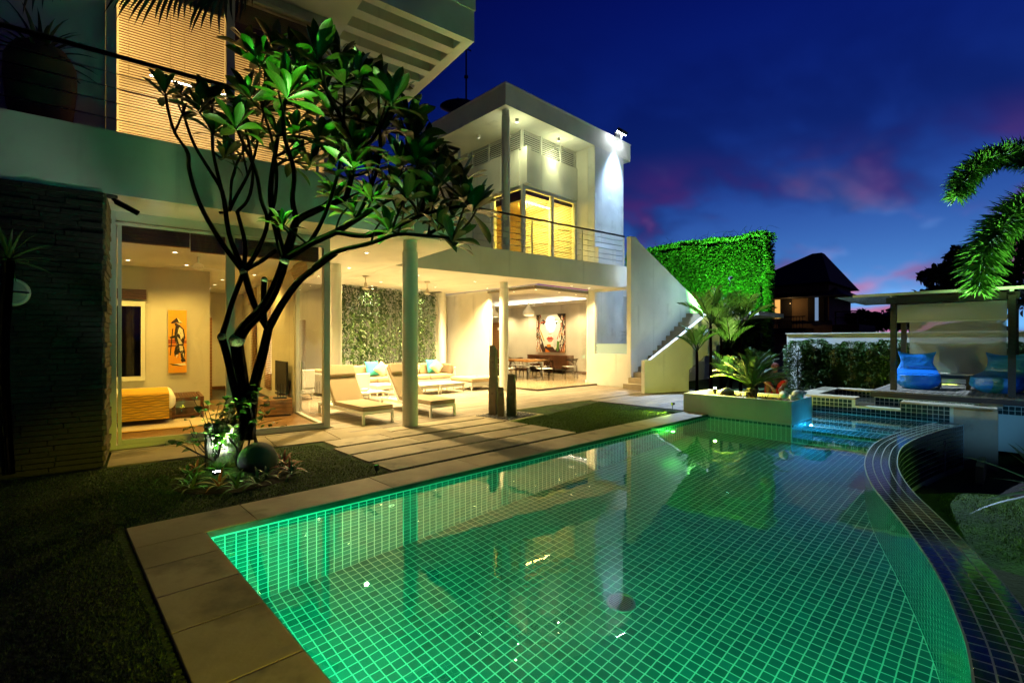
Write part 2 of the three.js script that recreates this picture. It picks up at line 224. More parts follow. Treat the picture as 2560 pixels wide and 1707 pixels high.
const turfOn = (name, label, pts, y, n, hgt, avoid) => {      // blades of grass inside a polygon
  const s = pts, mats = [], cols = [], o = new THREE.Object3D(); let x0 = 1e9, x1 = -1e9, z0 = 1e9, z1 = -1e9; s.forEach(p => { x0 = Math.min(x0, p[0]); x1 = Math.max(x1, p[0]); z0 = Math.min(z0, p[1]); z1 = Math.max(z1, p[1]); });
  const inside = (x, z) => { let c = false; for (let i = 0, j = s.length - 1; i < s.length; j = i++) if ((s[i][1] > z) !== (s[j][1] > z) && x < (s[j][0] - s[i][0]) * (z - s[i][1]) / (s[j][1] - s[i][1]) + s[i][0]) c = !c; return c; };
  while (mats.length < n) { const x = rr(x0, x1), z = rr(z0, z1); if (!inside(x, z) || (avoid && avoid(x, z))) continue; o.position.set(x, typeof y === 'function' ? y(x, z) : y, z); const h = hgt * rr(0.55, 1.25); o.scale.set(rr(0.8, 1.5), h, rr(0.8, 1.5)); o.rotation.set(rr(-0.45, 0.45), rr(0, 6.28), rr(-0.45, 0.45)); o.updateMatrix(); mats.push(o.matrix.clone()); const k = rr(0.65, 1.35); cols.push(new THREE.Color().setRGB(k * rr(0.8, 1.3), k, k * 0.8)); }
  const g = new THREE.BufferGeometry(); g.setAttribute('position', new THREE.Float32BufferAttribute([-0.0026, 0, 0, 0.0026, 0, 0, 0.0006, 1, 0.004, -0.0026, 0, 0.003, 0.0026, 0, 0.003, -0.004, 0.8, -0.005], 3)); g.setAttribute('normal', new THREE.Float32BufferAttribute([0, 1, 0, 0, 1, 0, 0, 1, 0, 0, 1, 0, 0, 1, 0, 0, 1, 0], 3)); g.setAttribute('uv', new THREE.Float32BufferAttribute([0, 0, 1, 0, 0.5, 1, 0, 0, 1, 0, 0.5, 1], 2));
  return inst(null, name, g, M.grass, mats, cols, label, 'grass');
};
const bedX = 1.52, bedZ = -6.02;
const inBed = (x, z) => Math.hypot((x - bedX) / 0.62, (z - bedZ) / 0.62) < 1;
turfOn('grass', 'short grass of the lawn between the glass room, stepping slabs and pool', [[-2.5, -5.6], [0.4, -5.02], [2.85, -5.02], [2.85, -7.18], [0.5, -7.5], [-2.5, -7.7]], -0.016, 60000, 0.017, inBed);
turfOn('grass', 'bright green grass of the small lawn beside the standing stones and planter', [[6.35, -5.02], [9.8, -5.02], [9.98, -7.24], [7.2, -6.7], [6.7, -6.7], [6.35, -6.5]], -0.016, 52000, 0.018);
turfOn('grass', 'dark rough grass in the left foreground by the pool corner', [[-1.6, -5.6], [0.40, -5.02], [0.44, -1.2], [-1.2, -1.2]], -0.016, 40000, 0.02);
{
  // deck boards
  const deck = struct('wooden_deck', 'weathered timber terrace under the house and towards the planter');
  let k = 0;
  const board = (x0, x1, z) => { const n = k++; part(deck, 'plank', bx(x0, x1, -0.03, 0.004 + rr(-0.0015, 0.0015), z, z + 0.112, rr(0, 9)), M.deck[Math.floor(rnd() * 4)]); };
  for (let z = -14.75; z < -7.62; z += 0.119) { const c = rr(6.2, 9.5); const front = z > -10.2; board(3.62 + (z > -10.4 ? Math.max(0, (-8.3 - z) * -0.0) : 0.1), c, z); board(c + 0.004, front ? 13.62 : 10.7, z); }
  for (let z = -7.56; z < -4.98; z += 0.119) board(10.03, 14.6, z);
  part(deck, 'joist', bx(3.7, 13.6, -0.16, -0.045, -14.7, -7.66), M.dark); part(deck, 'joist', bx(10.1, 14.5, -0.16, -0.045, -7.6, -5.0), M.dark);
  part(deck, 'edge_board', bx(10.0, 10.028, -0.1, 0.0, -7.3, -4.98), M.dkwood);
  // paving strip along the glass, in the wing's frame
  const pv = struct('paving', 'pale sandstone paving strip in front of the glass room'); pv.position.set(...OL); pv.rotation.y = TL;
  let a = -2.86; const st = [M.stone, M.stone2, M.stone3];
  for (const w of [0.92, 0.95, 0.9, 0.88]) { part(pv, 'paving_stone', rb(a + 0.003, a + w - 0.003, -0.05, 0.004, 0.16, 1.07, 0.006, 1), st[Math.floor(rnd() * 3)]); a += w; }
  part(pv, 'sill_stone', rb(-2.86, 0.62, -0.05, 0.008, 0.055, 0.153, 0.004, 1), M.stone);
  // stepping slabs with strips of grass between
  const sp = struct('stepping_slabs', 'rows of pale stone slabs with grass joints leading to the pool');
  const rows = [[-7.6, -7.26, 3.62, 6.25], [-7.2, -6.72, 3.0, 6.25], [-6.645, -6.155, 2.9, 6.3], [-6.085, -5.605, 2.9, 6.32], [-5.535, -5.035, 2.9, 6.3]];
  rows.forEach(([z0, z1, x0, x1], i) => { let x = x0; while (x < x1 - 0.05) { let w = i % 2 ? rr(0.8, 1.25) : rr(0.95, 1.4); if (x1 - x - w < 0.4) w = x1 - x; part(sp, 'slab', rb(x + 0.0025, x + w - 0.0025, -0.06, 0.004 + rr(-0.002, 0.003), z0, z1, 0.006, 1), st[Math.floor(rnd() * 3)]); x += w; } });
  turfOn('grass', 'thin tufts of grass in the joints between the stepping slabs', [[2.9, -5.6], [6.3, -5.6], [6.3, -5.54], [2.9, -5.54]], -0.014, 500, 0.022);
  for (const z of [-6.15, -6.71, -7.25, -5.03]) turfOn('grass', 'thin tufts of grass in a joint of the stepping slabs, joint ' + ['nearest the house', 'second from the house', 'third from the house', 'along the coping'][[-7.25, -6.71, -6.15, -5.03].indexOf(z)], [[3.0, z], [6.3, z], [6.3, z + 0.06], [3.0, z + 0.06]], -0.014, 500, 0.022);
  // coping
  const cp = struct('pool_coping', 'pale sandstone coping around the pool edge');
  let x = 0.46; const zc0 = -4.95, zc1 = -4.43;
  part(cp, 'coping_stone', rb(0.46, 1.28, -0.042, 0.006, zc0, zc1, 0.007, 1), st[1]); x = 1.283;
  while (x < 9.78) { let w = rr(0.95, 1.3); if (9.83 - x - w < 0.5) w = 9.829 - x; part(cp, 'coping_stone', rb(x, x + w - 0.003, -0.042, 0.006 + rr(-0.001, 0.001), zc0, zc1, 0.007, 1), st[Math.floor(rnd() * 3)]); x += w; }
  let z = zc1 + 0.003; for (const w of [0.45, 0.5, 0.48, 0.6, 0.62, 0.6, 0.6, 0.6]) { part(cp, 'coping_stone', rb(0.46, 0.905, -0.042, 0.006 + rr(-0.001, 0.001), z, z + w - 0.003, 0.007, 1), [M.stone2, M.stone3, M.stone2][Math.floor(rnd() * 3)]); z += w; }
  part(cp, 'dark_edge_strip', [bx(0.905, 9.826, -0.05, -0.002, -4.4295, -4.424), bx(0.9055, 0.911, -0.05, -0.002, -4.424, 0.5)], S([0.012, 0.03, 0.018], { roughness: 0.5 }));  // dark green strip added over the coping's front edge to darken it
  part(cp, 'coping_bed', [bx(0.5, 0.875, -1.6, -0.046, -4.9, 0.6), bx(0.876, 9.8, -1.6, -0.046, -4.9, -4.462)], M.dark);
}
// ---------- left wing ----------
{
  const w = wing('villa_wing', 'left two-storey white wing with glass bedroom below and blinds above', 'building');
  part(w, 'floor_base', B(-6, 0.06, -0.4, 0.012, -0.04, 9), M.stone2);
  const fl = part(w, 'floor', B(-6, -0.06, 0.012, 0.018, 0.08, 8.9), M.dkwood);
  for (let p = 0.09, r = 0; p < 5.6; p += 0.142, r++) { let a = -4.2 + (r % 2) * 0.33; while (a < -0.1) { const e = Math.min(-0.07, a + 0.62); part(fl, 'plank', B(a + 0.001, e - 0.001, 0.016, 0.031, p, p + 0.140), M.floor[Math.floor(rnd() * 3)]); a += 0.62; } }
  part(w, 'back_wall', plate([[-6, 0.02], [-1.4, 0.02], [-1.4, 3.05], [-6, 3.05]], 0.15, [[[-4.2, 0.72], [-2.51, 0.72], [-2.51, 2.3], [-4.2, 2.3]]]).translate(0, 0, -3.65), M.inwall);
  part(w, 'corridor_wall', [B(-1.55, -1.402, 0.02, 3.05, 3.8, 8.85), B(-1.4, 0, 0.02, 3.05, 8.85, 9.0), B(-6.15, -6.0, 0.02, 3.2, 0.1, 3.8)], M.inwall);
  part(w, 'side_wall', [B(-0.055, 0.10, 0.02, 3.285, 2.1, 4.35), B(-0.055, 0.10, 0.02, 3.285, 5.1, 9.0), B(-0.055, 0.10, 2.5, 3.285, 4.35, 5.1), B(-0.055, 0.10, 0.02, 0.3, 4.35, 5.1)], M.inwall);
  part(w, 'skirting', [B(-6, -1.42, 0.03, 0.12, 3.63, 3.648), B(-0.075, -0.057, 0.03, 0.13, 2.12, 8.8), B(-1.398, -0.06, 0.03, 0.12, 8.82, 8.848)], M.teak);
  part(w, 'ceiling', [B(-6, -0.056, 3.0, 3.06, 0.42, 8.85), B(-6, -0.056, 3.06, 3.24, 0.42, 0.5)], M.ceil);
  part(w, 'floor_slab', B(-9, 2.2, 3.29, 4.06, -1.0, 2.2), M.wall); part(w, 'floor_slab', B(-9, -0.0, 3.29, 4.06, 2.201, 9.1), M.wall);
  part(w, 'outer_wall', [B(-9, -2.93, 4.06, 7.05, 0, 0.16), B(-0.02, 0.1, 4.06, 7.05, 0.12, 4.1), B(-6, 0.1, 4.06, 7.05, 4.1, 4.25), B(-6, -5.85, 4.06, 7.05, 0.161, 4.1)], M.wall);
  part(w, 'ceiling', B(-5.85, -0.02, 6.9, 6.96, 0.18, 4.1), M.ceil);
  const slots = [[-0.84, -0.58], [-0.36, -0.07], [0.12, 0.40], [0.60, 0.88], [1.08, 1.36], [1.56, 1.84], [2.04, 2.32]];
  part(w, 'roof', [B(-9, 0.33, 7.05, 7.62, -1, 6), B(2.18, 2.38, 7.05, 7.62, -1, 6), B(0.331, 2.179, 7.05, 7.62, -1, slots[0][0]), B(0.331, 2.179, 7.05, 7.62, slots[6][1], 6)].concat(slots.slice(1).map((s, i) => B(0.331, 2.179, 7.05, 7.62, slots[i][1], s[0]))).concat([B(-9.02, 2.4, 7.62, 7.85, -1.02, 6.02)]), M.wall);
  // window walls on both floors
  for (const [y0, y1, nm] of [[0.018, 3.288, 'glass_door'], [4.062, 7.048, 'window']]) {
    const f = part(w, nm, [B(-2.92, -2.81, y0, y1, -0.05, 0.09), B(-1.5, -1.385, y0, y1, -0.04, 0.07), B(-0.052, 0.05, y0, y1, -0.05, 0.08), B(-2.809, -0.053, y1 - 0.13, y1, -0.045, 0.08), B(-2.809, -0.053, y0, y0 + 0.055, -0.04, 0.07), B(-2.809, -0.053, y1 - 0.19, y1 - 0.15, -0.07, -0.046)], M.alu);
    const d = nm === 'window' ? [] : [B(-2.795, -2.755, y0 + 0.056, y1 - 0.131, -0.02, 0.02), B(-2.754, -1.501, y0 + 0.056, y0 + 0.12, -0.018, 0.018), B(-1.384, -0.053, y0 + 0.056, y0 + 0.09, -0.018, 0.018)];
    if (d.length) part(f, 'rail', d, M.alu);
    part(f, 'pane', B(-2.75, -1.505, y0 + 0.06, y1 - 0.135, 0.0, 0.004), M.glass); part(f, 'pane', B(-1.38, -0.056, y0 + 0.06, y1 - 0.135, 0.0, 0.004), M.glass);
  }
  const s = part(w, 'glass_door', [B(-0.04, 0.04, 0.018, 0.06, 0.081, 2.08), B(-0.04, 0.04, 3.2, 3.288, 0.081, 2.08), B(-0.03, 0.05, 0.06, 3.2, 2.02, 2.09)], M.alu);
  part(s, 'pane', B(-0.002, 0.002, 0.06, 3.2, 0.085, 2.02), M.glass); part(s, 'handle', [B(-0.03, -0.02, 0.55, 1.1, 1.55, 1.6)], M.steel);
  // window in the bedroom's back wall
  const bw = part(w, 'window', [B(-4.2, -2.51, 2.2, 2.3, 3.6, 3.75), B(-4.2, -2.51, 0.72, 0.8, 3.6, 3.75), B(-2.58, -2.511, 0.8, 2.2, 3.6, 3.75)], M.whitegloss); part(bw, 'pane', B(-4.2, -2.58, 0.8, 2.2, 3.68, 3.684), M.glass);
  part(w, 'roof_light_well', B(-4.3, -2.4, 0.5, 2.6, 5.2, 5.3), M.dark);
  const dr = part(w, 'door', B(-1.18, -1.13, 0.03, 2.12, 6.2, 7.05), M.oak, 'orange wooden door standing open in the corridor'); part(dr, 'handle', [B(-1.25, -1.18, 1.02, 1.05, 6.3, 6.32), B(-1.25, -1.23, 1.02, 1.05, 6.3, 6.42)], M.steel);
}
// ---------- right pavilion with the dining room and balcony ----------
const BF = a => wp(a, 0, 2.2);                    // the balcony's front edge
{
  const w = thing('villa_pavilion', 'white pavilion with corner column, balcony, louvred upper room and dining room', 'building');
  const e1 = wp(2.2, 0, 2.2), e2 = wp(10.55, 0, 2.2), e0 = wp(2.2, 0, 9.1);
  part(w, 'balcony_slab', prism([[e1[0], e1[2]], [e2[0], e2[2]], [14.25, -10.3], [11.02, -10.3], [11.02, -15.4], [e0[0] + 0.5, -15.4], [wp(2.2, 0, 6.9)[0], wp(2.2, 0, 6.9)[2]]], 3.29, 4.02), M.wall);
  part(w, 'lanai_ceiling', prism([[wp(0.0, 0, 2.2)[0], wp(0, 0, 2.2)[2]], [e1[0], e1[2]], [wp(2.2, 0, 7.2)[0], wp(2.2, 0, 7.2)[2]], [wp(0.0, 0, 7.2)[0], wp(0.0, 0, 7.2)[2]]], 3.292, 3.6), M.ceil);
  const col = (x, z, r, y0, y1, label) => { const c = part(w, 'column', [cyl(x, y0, y1 - 0.2, z, r, r, 40), cyl(x, y1 - 0.2, y1, z, r * 0.9, r * 0.9, 40)], M.wall, label); return c; };
  col(4.68, -7.50, 0.138, 0, 3.29); col(4.84, -10.95, 0.138, 0, 3.29); col(10.0, -10.78, 0.135, 0, 3.29); col(10.46, -14.6, 0.14, 0, 3.29); col(10.02, -10.72, 0.125, 4.02, 8.47);
  part(w, 'roof', [bx(9.76, 16.4, 8.47, 9.1, -16.0, -10.45), bx(9.74, 16.42, 9.1, 9.14, -16.02, -10.43)], M.wall);
  part(w, 'tower_wall', bx(14.11, 15.92, 0, 8.469, -10.75, -10.452), S([0.70, 0.71, 0.72], { map: rep(tPlaster, 0.5), bumpMap: rep(tStone, 0.4), bumpScale: 0.02, roughness: 0.85 }));
  part(w, 'upper_wall', [bx(11.31, 14.35, 6.65, 7.83, -11.42, -11.22), bx(11.22, 11.42, 6.65, 7.83, -11.219, -11.0), bx(11.26, 11.40, 6.65, 7.83, -14.1, -11.421), bx(11.26, 11.40, 4.02, 6.649, -14.1, -12.84), bx(14.1, 14.25, 4.02, 8.469, -11.41, -10.751), bx(11.26, 11.40, 4.02, 8.469, -16, -14.101), bx(14.22, 14.36, 4.02, 8.469, -16, -11.421), bx(11.4, 14.22, 4.02, 8.469, -15.9, -15.75), bx(14.09, 14.22, 4.02, 6.649, -11.42, -11.3)], M.wall);
  part(w, 'room_ceiling', bx(11.41, 14.21, 6.66, 6.7, -15.74, -11.43), M.ceil);
  // louvres
  const bays = [[11.34, 12.16, 0], [12.22, 13.16, 0], [13.22, 14.16, 0], [-12.93, -11.36, 1], [-13.86, -12.99, 1]];
  for (const [u0, u1, side] of bays) {
    const fr = side ? [bx(11.27, 11.33, 7.83, 8.469, u0 - 0.03, u0), bx(11.27, 11.33, 7.83, 8.469, u1, u1 + 0.03)] : [bx(u0 - 0.03, u0, 7.83, 8.469, -11.32, -11.26), bx(u1, u1 + 0.03, 7.83, 8.469, -11.32, -11.26)];
    const L = part(w, 'louvre', fr, M.white);
    for (let i = 0; i < 9; i++) { const y = 7.87 + i * 0.068, g = new THREE.BoxGeometry(u1 - u0, 0.010, 0.080).rotateX(0.92); if (side) g.rotateY(-PI / 2).translate(11.30, y, (u0 + u1) / 2); else g.translate((u0 + u1) / 2, y, -11.29); part(L, 'slat', uvm(clean(g)), M.white); }
  }
  part(w, 'louvre_backing', [bx(11.42, 14.2, 7.831, 8.468, -11.52, -11.5), bx(11.5, 11.52, 7.831, 8.468, -14.0, -11.53)], M.dark);
  // window frames of the upper room
  const f1 = part(w, 'window', [bx(11.28, 11.40, 4.02, 6.649, -11.34, -11.24), bx(11.401, 14.09, 6.56, 6.649, -11.33, -11.25), bx(12.73, 12.82, 4.02, 6.559, -11.33, -11.25), bx(13.99, 14.09, 4.02, 6.559, -11.33, -11.25)], M.alu);
  part(f1, 'pane', bx(11.40, 12.73, 4.03, 6.56, -11.292, -11.288), M.glass); part(f1, 'pane', bx(12.82, 13.99, 4.03, 6.56, -11.292, -11.288), M.glass);
  const f2 = part(w, 'window', [bx(11.29, 11.37, 6.56, 6.649, -12.8, -11.342), bx(11.29, 11.37, 4.02, 6.559, -12.84, -12.74)], M.alu); part(f2, 'pane', bx(11.328, 11.332, 4.03, 6.56, -12.74, -11.345), M.glass);
  // dining room
  part(w, 'dining_floor', bx(10.72, 17.3, -0.2, 0.05, -19.5, -10.08), S([0.50, 0.42, 0.30], { map: rep(tStone, 0.6), roughness: 0.22 }));
  part(w, 'floor_edge', [bx(10.70, 14.1, -0.02, 0.046, -10.078, -10.05), bx(10.70, 10.718, -0.02, 0.046, -15.2, -10.079)], M.dkwood);
  part(w, 'inner_wall', [bx(17.3, 17.45, 0.05, 3.5, -19.5, -10.75), bx(10.7, 17.3, 0.05, 3.5, -19.65, -19.5), bx(15.921, 17.3, 0.05, 3.5, -10.75, -10.6), bx(10.7, 10.85, 0.05, 3.5, -19.4, -15.3)], M.inwall);
  part(w, 'partition_wall', [bx(11.12, 11.27, 0.02, 3.289, -15.25, -12.75)], M.inwall); part(w, 'partition_wall', [bx(10.62, 11.119, 0.02, 3.289, -15.4, -15.25)], M.inwall);
  part(w, 'skirting', bx(17.27, 17.298, 0.05, 0.17, -19.4, -10.9), M.teak);
  // dining ceiling with a raised tray
  part(w, 'dining_ceiling', prism([[11.04, -10.5], [17.3, -10.5], [17.3, -19.5], [11.04, -19.5]], 3.22, 3.28, [[[12.5, -11.9], [12.5, -18.2], [16.3, -18.2], [16.3, -11.9]]]), M.ceil);
  part(w, 'ceiling_tray', [bx(12.3, 16.5, 3.44, 3.48, -18.4, -11.7), bx(12.3, 12.34, 3.281, 3.439, -18.4, -11.7), bx(16.46, 16.5, 3.281, 3.439, -18.4, -11.7), bx(12.341, 16.459, 3.281, 3.439, -18.4, -18.36), bx(12.341, 16.459, 3.281, 3.439, -11.74, -11.7)], M.ceil);
  const strip = part(w, 'cove_light', [bx(12.36, 12.40, 3.285, 3.30, -18.3, -11.8), bx(16.40, 16.44, 3.285, 3.30, -18.3, -11.8)], M.lamp(new THREE.Color(1, 0.9, 0.72), 9));
  for (const [x, s] of [[12.44, 1], [16.36, -1]]) { const l = new THREE.RectAreaLight(new THREE.Color(1, 0.86, 0.62), 9, 6.2, 0.05); l.position.set(x, 3.31, -15.05); l.lookAt(x + s * 0.5, 3.7, -15.05); w.add(l); }
  // folding glass, top track and end post
  part(w, 'door_track', [bx(11.04, 13.95, 3.16, 3.25, -10.52, -10.42), bx(11.04, 11.12, 3.16, 3.25, -12.74, -10.521)], S([0.20, 0.17, 0.12], { metalness: 0.4, roughness: 0.5 }));
  const gd = part(w, 'folded_glass_door', [bx(13.70, 13.73, 0.06, 3.15, -10.5, -10.46), bx(13.76, 13.79, 0.06, 3.15, -10.5, -10.46), bx(13.66, 13.80, 0.06, 0.16, -10.53, -10.44), bx(13.66, 13.80, 3.0, 3.15, -10.53, -10.44)], M.whitegloss);
  for (let i = 0; i < 3; i++) part(gd, 'pane', bx(13.68 + i * 0.035, 13.684 + i * 0.035, 0.16, 3.0, -11.3, -10.53), M.glass);
  part(w, 'door_post', bx(13.83, 13.87, 0.04, 3.289, -10.55, -10.44), M.oak);
  // wall with an opening beside the stairs
  part(w, 'side_wall', plate([[8.66, 0], [10.44, 0], [10.44, 3.289], [8.66, 3.289]].map(p => [p[0], p[1]]), 0.14, [[[8.80, 1.08], [10.16, 1.08], [10.16, 3.2], [8.80, 3.2]]]).rotateY(PI / 2).translate(13.84, 0, 0), M.wall);
  part(w, 'glass_screen', bx(13.76, 13.764, 1.085, 1.42, -10.15, -8.81), M.frost, 'frosted glass screen at the foot of the wall opening'); part(w, 'hinge', [bx(13.74, 13.78, 1.12, 1.17, -10.16, -10.1), bx(13.74, 13.78, 1.33, 1.38, -10.16, -10.1)], M.steel);
  part(w, 'parapet', [bx(14.12, 15.2, 4.021, 4.86, -10.449, -10.3), bx(15.201, 15.4, 4.021, 4.4, -10.449, -10.3)], M.wall);
}
// ---------- staircase ----------
{
  const s = thing('staircase', 'outdoor staircase between two slanting white walls beside the dining room', 'staircase');
  part(s, 'guard_wall', plate([[13.6, 0], [20.3, 0], [20.3, 2.98], [18.67, 2.93], [14.14, 4.75], [13.9, 4.90], [13.6, 4.89]], 0.15).translate(0, 0, -8.65), M.wall, 'tall white guard wall that slants down to the right');
  const ow = part(s, 'guard_wall', plate([[0, 0], [1.68, 0], [1.68, 0.65], [3.29, 1.63], [3.79, 1.63], [3.79, 2.78], [2.86, 2.65], [2.18, 2.17], [1.24, 1.58], [0.22, 0.96], [0, 0.96]], 0.14), M.wall, 'lower white guard wall that slants up to the right');
  ow.position.set(12.43, 0, -7.45); ow.rotation.y = -0.337;
  for (let i = 0; i < 15; i++) part(s, 'step', bx(13.15 + i * 0.3, 13.46 + i * 0.3, Math.max(0, 0.17 * i - 0.15), 0.17 * (i + 1), -8.648, -7.35 + i * 0.06), M.stone);
  part(s, 'landing', bx(17.7, 20.3, 2.4, 2.55, -10.4, -6.2), M.wall);
}
// ---------- dark stone wall on the left ----------
{
  const w = wing('stone_wall', 'dark split-stone wall left of the glass bedroom', 'wall');
  part(w, 'core', B(-8, -2.95, -0.3, 3.285, -1.0, -0.06), M.slate2);
  const strips = []; let n = 0, row = 0;
  for (let y = 0; y < 3.27; y += 0.062, row++) { let a = -2.885 - rr(0, 0.02); while (a > -4.15) { const l = rr(0.18, 0.5), g = rb(a - l + 0.002, a - 0.002, y + 0.001, Math.min(3.28, y + 0.06), 1.0 + rr(-0.05, 0), 1.015 + rr(0, 0.028), 0.005, 1); if (n < 290) { part(w, 'stone', g, rnd() < 0.5 ? M.slate : M.slate2); n++; } else strips.push(g); a -= l; } }
  if (strips.length) { const m = part(w, 'stone_field', strips, M.slate); m.userData.kind = 'stuff'; }
  const en = []; for (let y = 0; y < 3.27; y += 0.062) en.push(rb(-2.955, -2.885 + rr(0, 0.03), y + 0.001, y + 0.06, 0.065, 1.0, 0.006, 1)); part(w, 'stone_end', en, M.basalt);
}
// ---------- swimming pool ----------
{
  const T = 0.0825, G = 0.0078, PT = 0.006, FLOOR = -1.5;
  const pool = struct('swimming_pool', 'tiled pool with square green tiles and pale grout, curved overflow edge on the right');
  const tg = uvm(clean(new RoundedBoxGeometry(T - G, PT, T - G, 1, 0.0025)));
  const mats = { in: [], wet: [], blk: [] }, nearest = [];
  const o = new THREE.Object3D();
  const put = (x, y, z, q, kind) => { o.position.set(x, y, z); o.quaternion.copy(q); o.updateMatrix(); const d = Math.hypot(x, y - EYE, z); mats[kind].push({ m: o.matrix.clone(), d, x, y, z }); };
  const up = new THREE.Quaternion(), face = (nx, nz) => { const q = new THREE.Quaternion(); return q.setFromRotationMatrix(new THREE.Matrix4().makeBasis(V(-nz, 0, nx), V(nx, 0, nz), V(0, 1, 0))); };
  const poly = [[0.88, -4.45], [9.83, -4.45], [9.83, -2.87], [11.1, -2.87], [11.1, -3.2], [12.5, -3.2]].concat(weirIn);
  const inside = (x, z, s = poly) => { let c = false; for (let i = 0, j = s.length - 1; i < s.length; j = i++) if ((s[i][1] > z) !== (s[j][1] > z) && x < (s[j][0] - s[i][0]) * (z - s[i][1]) / (s[j][1] - s[i][1]) + s[i][0]) c = !c; return c; };
  const step = x => x < 9.86 ? FLOOR : x < 10.42 ? -1.12 : x < 10.98 ? -0.80 : x < 11.5 ? -0.50 : -0.27;
  // shell in grout
  const shell = [prism([[0.7, -4.6], [9.86, -4.6], [9.86, 0.4], [0.7, 0.4]], FLOOR - 0.1, FLOOR), bx(9.861, 10.42, FLOOR, -1.12, -4, -1.25), bx(10.421, 10.98, FLOOR, -0.80, -4, -1.2), bx(10.981, 11.5, FLOOR, -0.50, -4, -1.12), bx(11.501, 12.49, FLOOR, -0.27, -4, -0.9), bx(0.85, 9.83, FLOOR, -0.044, -4.46, -4.451), bx(0.877, 0.88, FLOOR, -0.044, -4.45, 0.2), bx(9.831, 9.85, FLOOR, -0.001, -4.45, -2.87), bx(9.85, 11.1, FLOOR, -0.001, -2.89, -2.871)];
  part(pool, 'pool_shell', shell, M.grout);
  // overflow wall
  const ring = (off0, off1, y0, y1) => { const a = weirP.filter(w => w.x > 0.5 && w.x < 12.55), pts = a.map(w => [w.x + w.nx * off0, w.z + w.nz * off0]).concat(a.slice().reverse().map(w => [w.x + w.nx * off1, w.z + w.nz * off1])); return prism(pts, y0, y1); };
  part(pool, 'overflow_wall', ring(0, WEIRW, FLOOR - 0.2, -0.058), M.grout);
  part(pool, 'overflow_top', ring(-0.004, WEIRW + 0.004, -0.0575, -0.050), M.groutwet);
  // tiles
  for (let i = 0; 0.88 + i * T < 12.5; i++) for (let j = 0; -4.45 + j * T < 0.1; j++) { const x = 0.88 + (i + 0.5) * T, z = -4.45 + (j + 0.5) * T; if ((inside(x, z) || inside(x, z - T * 0.8) || inside(x - T * 0.8, z - T * 0.5) || inside(x + T * 0.8, z - T * 0.5)) && !(Math.abs(step(x - T / 2) - step(x + T / 2)) > 0.01)) put(x, step(x) - PT / 2 + 0.0012, z, up, 'in'); }
  const fz = face(0, 1), fxm = face(-1, 0);
  for (let i = 0; 0.88 + i * T < 9.8; i++) for (let r = 0; r < 17; r++) put(0.88 + (i + 0.5) * T, -0.1 - (r + 0.5) * T, -4.451 - PT / 2 + 0.0012, fz, 'in');
  for (let j = 0; j < 19; j++) for (let r = 0; r < 18; r++) put(9.831 + PT / 2 - 0.0012, -0.03 - (r + 0.5) * T, -4.45 + (j + 0.5) * T, fxm, 'in');
  for (let i = 0; i < 15; i++) for (let r = 0; r < 16; r++) put(9.84 + (i + 0.5) * T, -0.03 - (r + 0.5) * T, -2.871 - PT / 2 + 0.0012, fz, 'in');
  for (let j = 0; j < 30; j++) for (const [x, y0, n] of [[9.861, -1.12, 4], [10.421, -0.80, 3], [10.981, -0.5, 3], [11.501, -0.27, 2]]) for (let r = 0; r < n; r++) { const z = -2.87 + (j + 0.5) * T; if (inside(x - 0.02, z)) put(x + PT / 2 - 0.0012, y0 - (r + 0.5) * T, z, fxm, 'in'); }
  const L = weirC.getLength(), nW = Math.floor(L / T);
  for (let i = 0; i < nW; i++) {
    const t = (i + 0.5) / nW, q = weirC.getPointAt(t), g = weirC.getTangentAt(t); if (q.x > 12.45 || q.x < 0.9) continue; let nx = g.z, nz = -g.x; if (nz < 0) { nx = -nx; nz = -nz; }
    for (let r = 0; r < 17; r++) put(q.x + nx * (PT / 2 - 0.0016), -0.068 - (r + 0.5) * T, q.z + nz * (PT / 2 - 0.0016), face(-nx, -nz), 'in');
    for (let c = 0; c < 4; c++) { const d = (c + 0.5) * T + 0.003, qq = new THREE.Quaternion().setFromAxisAngle(V(0, 1, 0), Math.atan2(-g.z, g.x)); put(q.x + nx * d, -0.050 - PT / 2 + 0.0012, q.z + nz * d, qq, 'wet'); }
    for (let r = 0; r < 9; r++) put(q.x + nx * (WEIRW + 0.0012 - PT / 2), -0.068 - (r + 0.5) * T, q.z + nz * (WEIRW + 0.0012 - PT / 2), face(nx, nz), 'blk');
  }
  const sorted = mats.in.concat(mats.wet).sort((a, b) => a.d - b.d), seen = sorted.filter(t => { const k = t.x * FX + t.z * FZ, r = t.x * RX + t.z * RZ; return k > 1 && Math.abs(r / k) < 1.03 && (EYE - t.y) / k < 0.69; });
  const own = new Set(seen.slice(0, 290));
  const tm = [0, 1, 2].map(i => S([[0.014, 0.080, 0.070], [0.011, 0.066, 0.060], [0.017, 0.094, 0.078]][i], { roughness: 0.2 }));
  for (const t of own) { const m = part(pool, 'tile', tg, mats.wet.includes(t) ? M.tilewet : tm[Math.floor(rnd() * 3)]); m.applyMatrix4(t.m); }
  const cols = n => Array.from({ length: n }, () => { const k = rr(0.72, 1.28); return new THREE.Color().setRGB(k * rr(0.9, 1.1), k, k * rr(0.92, 1.08)); });
  for (const [k, mt] of [['in', M.tile], ['wet', M.tilewet], ['blk', M.tilewet]]) { const a = mats[k].filter(t => !own.has(t)); inst(pool, 'tile_field', tg, mt, a.map(t => t.m), cols(a.length)); }
  // water
  const wpoly = poly.map(p => [p[0], p[1]]);
  const wg = uvm(clean(new THREE.ShapeGeometry(new THREE.Shape(wpoly.map(p => new THREE.Vector2(p[0], -p[1])))).rotateX(-PI / 2).translate(0, WATER, 0)));
